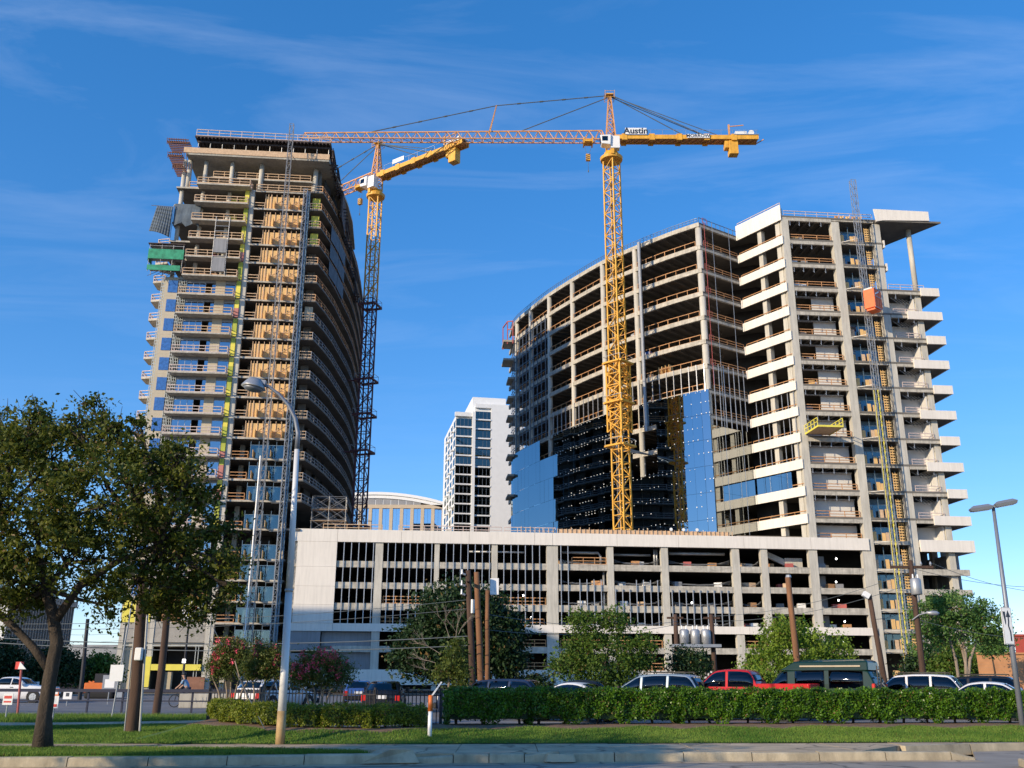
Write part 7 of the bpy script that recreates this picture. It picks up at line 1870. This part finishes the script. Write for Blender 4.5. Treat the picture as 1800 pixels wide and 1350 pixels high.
for (u, v, dx_, dz_, L) in ((800, 1130, .1, 1, .8), (790, 1120, -.3, .9, .7), (806, 1115, .45, .8, .6), (775, 1150, -.9, .5, .75), (765, 1165, -1, .25, .6), (770, 1180, -.9, .1, .6)):
    twigs(atY(u, v, 42) - tr0, Vector((dx_, 0, dz_)).normalized(), L, .016, 3)
o = tb.build('bare_twigs', 'bark_pale', R_, True); o['kind'] = 'stuff'
# shrubs at the foot of the podium
for lb, u0_, u1_, v0_, v1_, Y, lf in (('dark ragged shrub row right of the dense dark tree', 860, 985, 1180, 1212, 50, 'leaf_dark'), ('light green scrub at the foot of the bright feathery tree', 1290, 1360, 1172, 1212, 46, 'leaf_bright')):
    bush('shrub', lb, u0_, u1_, v0_, v1_, Y, lf, 140, 34, .12, .2, [(.3, 0, .45, .26, .4, 1), (.7, 0, .4, .26, .38, 1), (.5, 0, .3, .3, .3, .8)], trunk_r=.06, cat='shrub', group='shrubs')
# far left trees beyond the side street
for lb, u0_, u1_, v0_, v1_, Y, lf in (('dark tree beyond the side street behind the oak trunk', 45, 148, 1138, 1205, 96, 'leaf_dark'), ('lit green tree before the low warehouse', 140, 205, 1150, 1208, 98, 'leaf_mid'), ('dark tree at the foot of the finned office', -60, 48, 1120, 1205, 99, 'leaf_dark')):
    bush('shade_tree', lb, u0_, u1_, v0_, v1_, Y, lf, 300, 36, .3, .5, [(.5, 0, .55, .36, .4, 1.4), (.25, 0, .35, .24, .3, .8), (.78, 0, .4, .24, .32, .8)], trunk_r=.2, zg=.1)
# crape myrtles
CG = 'crape myrtles behind the low hedge'
def crape(label, u0_, u1_, v0_, v1_, Y, ub, fl, n=330):
    stems = [([(ub + dx0, 1248), (ub + dx0 * 2 + dx1 * .4, 1215), (ub + dx1, v1_ - 8), (ub + dx1 * 1.3, v1_ - 40)], .034, .017) for dx0, dx1 in ((-4, -30), (-1, -8), (2, 16), (4, 34))]
    return bush('crape_myrtle', label, u0_, u1_, v0_, v1_, Y, 'leaf_crape', n, 40, .06, .13, [(.5, 0, .45, .36, .36, 1.4), (.2, 0, .35, .2, .28, .7), (.8, 0, .4, .2, .3, .7), (.35, 0, .75, .18, .22, .4), (.65, 0, .72, .18, .22, .4)], bark='bark_pale', trunk_r=.035, stems_px=stems, flowers=fl, group=CG, zg=.36)
crape('crape myrtle with scattered pink blossom beside the yellow sheathing, left-leaning pale stems', 362, 452, 1118, 1200, 33.0, 404, 30)
crape('crape myrtle squeezed between its two neighbours before the white estate car', 425, 508, 1128, 1202, 32.0, 452, 20)
crape('crape myrtle with the most pink blossom, right beside the white street lamp', 506, 622, 1143, 1212, 29.3, 558, 52)
# hedges: leafy shell over a dark inner body
def hedge(label, pts, w, z0, z1, leaf, dens, size, stems=True, group='clipped hedges', bumps=.06):
    a = Vector((*pts[0], 0)); R = thing('hedge', label, 'hedge', (a.x, a.y, z0), 0, group)
    P = []; Nn = []
    inner = MB()
    for p, q in zip(pts[:-1], pts[1:]):
        p, q = Vector(p), Vector(q); d = q - p; L = d.length; d.normalize(); n = Vector((d.y, -d.x)); n = n if n.y < 0 else -n
        H = z1 - z0
        nf = int(L * H * dens); t = nrs.random_sample(nf) * L; z = nrs.random_sample(nf) * H; 
        bmp = bumps * (np.sin(t * 5.1 + z * 3) + np.sin(t * 11.3 - z * 7) * .6 + np.sin(t * 1.7) * .8)
        low = .17 + .13 * np.sin(t * 3.7) + .09 * np.sin(t * 8.3 + 1); keep = z > low * (1 if stems else .3)
        off = w / 2 + bmp + nrs.normal(size=nf) * .035 - .5 * np.clip(.25 - z, 0, 1)
        for s in (1, -1):
            X = p.x + d.x * t + n.x * off * s - a.x; Yy = p.y + d.y * t + n.y * off * s - a.y
            k = keep if s > 0 else keep & (nrs.random_sample(nf) < .35)
            P.append(np.stack([X, Yy, z], 1)[k]); Nn.append(np.tile(np.array([n.x * s, n.y * s, .45]), (k.sum(), 1)))
        nt_ = int(L * w * dens * .8); t = nrs.random_sample(nt_) * L; o = (nrs.random_sample(nt_) - .5) * w * 1.05
        zz = H + bumps * .6 * (np.sin(t * 3.3) + np.sin(t * 8.7 + o * 6)) + nrs.normal(size=nt_) * .04
        P.append(np.stack([p.x + d.x * t + n.x * o - a.x, p.y + d.y * t + n.y * o - a.y, zz], 1)); Nn.append(np.tile(np.array([0, -.2, 1.0]), (nt_, 1)))
        for _ in range(int(L * 9)):      # stray shoots over the clipped top
            t_ = rng.random() * L; o_ = (rng.random() - .5) * w; hh_ = rng.uniform(.04, .13); m_ = 7
            P.append(np.stack([np.full(m_, p.x + d.x * t_ + n.x * o_ - a.x) + nrs.normal(size=m_) * .025, np.full(m_, p.y + d.y * t_ + n.y * o_ - a.y) + nrs.normal(size=m_) * .025, H + np.linspace(0, hh_, m_)], 1)); Nn.append(np.tile(np.array([0, -.4, .5]), (m_, 1)))
        ni = int(L * w * H * dens * .35); t = nrs.random_sample(ni) * L; o = (nrs.random_sample(ni) - .5) * w; zi = .14 + nrs.random_sample(ni) * (H - .16)
        P.append(np.stack([p.x + d.x * t + n.x * o - a.x, p.y + d.y * t + n.y * o - a.y, zi], 1)); Nn.append(np.tile(np.array([0, -.3, .6]), (ni, 1)))
        x = .3
        while x < L:
            c = p + d * (x + rng.uniform(-.15, .15)) - Vector((a.x, a.y))
            for s in range(2):
                e = Vector((rng.uniform(-.15, .15), rng.uniform(-.08, .08)))
                inner.tube([(c.x, c.y, -.08), (c.x + e.x * .4, c.y + e.y, H * .25), (c.x + e.x * 1.5, c.y + e.y, H * .75)], [.035, .03, .012], 6)
            x += .85
        # both ends
        for (c, s) in ((p, -1), (q, 1)):
            ne = int(w * H * dens); o = (nrs.random_sample(ne) - .5) * w; zi = nrs.random_sample(ne) * H; of = nrs.normal(size=ne) * .04
            P.append(np.stack([c.x + d.x * s * of + n.x * o - a.x, c.y + d.y * s * of + n.y * o - a.y, zi], 1)); Nn.append(np.tile(np.array([d.x * s, d.y * s, .3]), (ne, 1)))
    st_ = inner.build('stems', 'bark', R); st_['kind'] = 'stuff'
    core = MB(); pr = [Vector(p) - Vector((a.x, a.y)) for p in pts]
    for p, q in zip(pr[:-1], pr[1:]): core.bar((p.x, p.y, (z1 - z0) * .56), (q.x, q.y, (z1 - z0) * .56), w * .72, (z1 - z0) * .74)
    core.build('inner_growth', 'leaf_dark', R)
    leaves('foliage', np.concatenate(P), size, leaf, R, .2, .62, kind='stuff', nrm=np.concatenate(Nn))
    return R
def off(pts, d): return [(x, y + d) for x, y in pts]
hedge('tall glossy clipped hedge screening the row of parked vehicles', off([(-1.85, 28.4), (0.5, 28.8), (5, 29.6), (16.4, 31.0)], .5), .95, .40, 1.335, 'leaf_hedge', 2100, .062)
hedge('low yellow-green clipped hedge between the street lamp and the orange-topped post', off([(-4.95, 26.35), (-3.68, 26.4), (-2.5, 27.35)], .38), .7, .40, .93, 'leaf_low_hedge', 2300, .05, False)
hedge('low shaded hedge curving away behind the guy wire', off([(-9.7, 33.2), (-8.37, 29.8), (-6.69, 27.75), (-5.0, 26.35)], .38), .7, .40, .92, 'leaf_low_hedge', 1900, .05, False)
# grass blades on the verges
def grass(label, poly, z, n, h):
    xs_ = [p[0] for p in poly]; ys_ = [p[1] for p in poly]; Pn = np.array(poly)
    X = nrs.uniform(min(xs_), max(xs_), n * 3); Y = nrs.uniform(min(ys_), max(ys_), n * 3)
    ins = np.zeros(len(X), bool); j = len(Pn) - 1
    for i in range(len(Pn)):
        xi, yi = Pn[i]; xj, yj = Pn[j]
        c = ((yi > Y) != (yj > Y)) & (X < (xj - xi) * (Y - yi) / (yj - yi + 1e-12) + xi); ins ^= c; j = i
    X, Y = X[ins][:n], Y[ins][:n]; N = len(X)
    hh = h * nrs.uniform(.5, 1.3, N); a = nrs.uniform(0, 2 * math.pi, N); ln_ = nrs.normal(size=(N, 2)) * .35
    if callable(z): z = np.array([z(a_, b_) for a_, b_ in zip(X, Y)])
    else: z = np.full(N, z)
    wv = .009; V = np.empty((N, 3, 3))
    V[:, 0] = np.stack([X - np.cos(a) * wv, Y - np.sin(a) * wv, z], 1); V[:, 1] = np.stack([X + np.cos(a) * wv, Y + np.sin(a) * wv, z], 1); V[:, 2] = np.stack([X + ln_[:, 0] * hh, Y + ln_[:, 1] * hh, z + hh], 1)
    me = bpy.data.meshes.new('grass'); me.vertices.add(3 * N); me.vertices.foreach_set('co', V.reshape(-1).astype(np.float32)); me.loops.add(3 * N); me.loops.foreach_set('vertex_index', np.arange(3 * N, dtype=np.int32)); me.polygons.add(N); me.polygons.foreach_set('loop_start', np.arange(0, 3 * N, 3, dtype=np.int32)); me.update(calc_edges=True); me.materials.append(MATS['grass_blade'])
    tag(link('grass', me), label, 'grass', kind='stuff')
vis = [(-20, 24.4), (-9.25, 24.4), (-9.25, 29.0), (-10.4, 33.4), (-11.6, 34.4), (-16.1, 32.4), (-21, 32.5)]
grass('mown grass of the flat lawn around the brown utility pole', vis, .165, 70000, .06)
fx = [-9.3 + 1.0 * k for k in range(30)]
grass('sloping grass of the bank below the hedges', [(x, walk(x)) for x in fx] + [(x, walk(x) + (hf(x) - .15 - walk(x)) * (.74 + .1 * math.sin(x * 2.3))) for x in reversed(fx)], bank_z, 130000, .055)
grass('strip of verge grass along the kerb under the oak', [(-14, 19.75), (-9.5, ky(-9.5) + .33), (-6, ky(-6) + .33), (-2.95, ky(-2.95) + .33), (-3.25, 21.85), (-5.0, 22.4), (-8, 22.66), (-14, 22.75)], .155, 60000, .07)
grass('long rough grass beyond the path by the side street', [(-22, 35.9), (-16.2, 35.0), (-11.6, 37.1), (-11.8, 41.2), (-24, 41.2)], .165, 26000, .16)
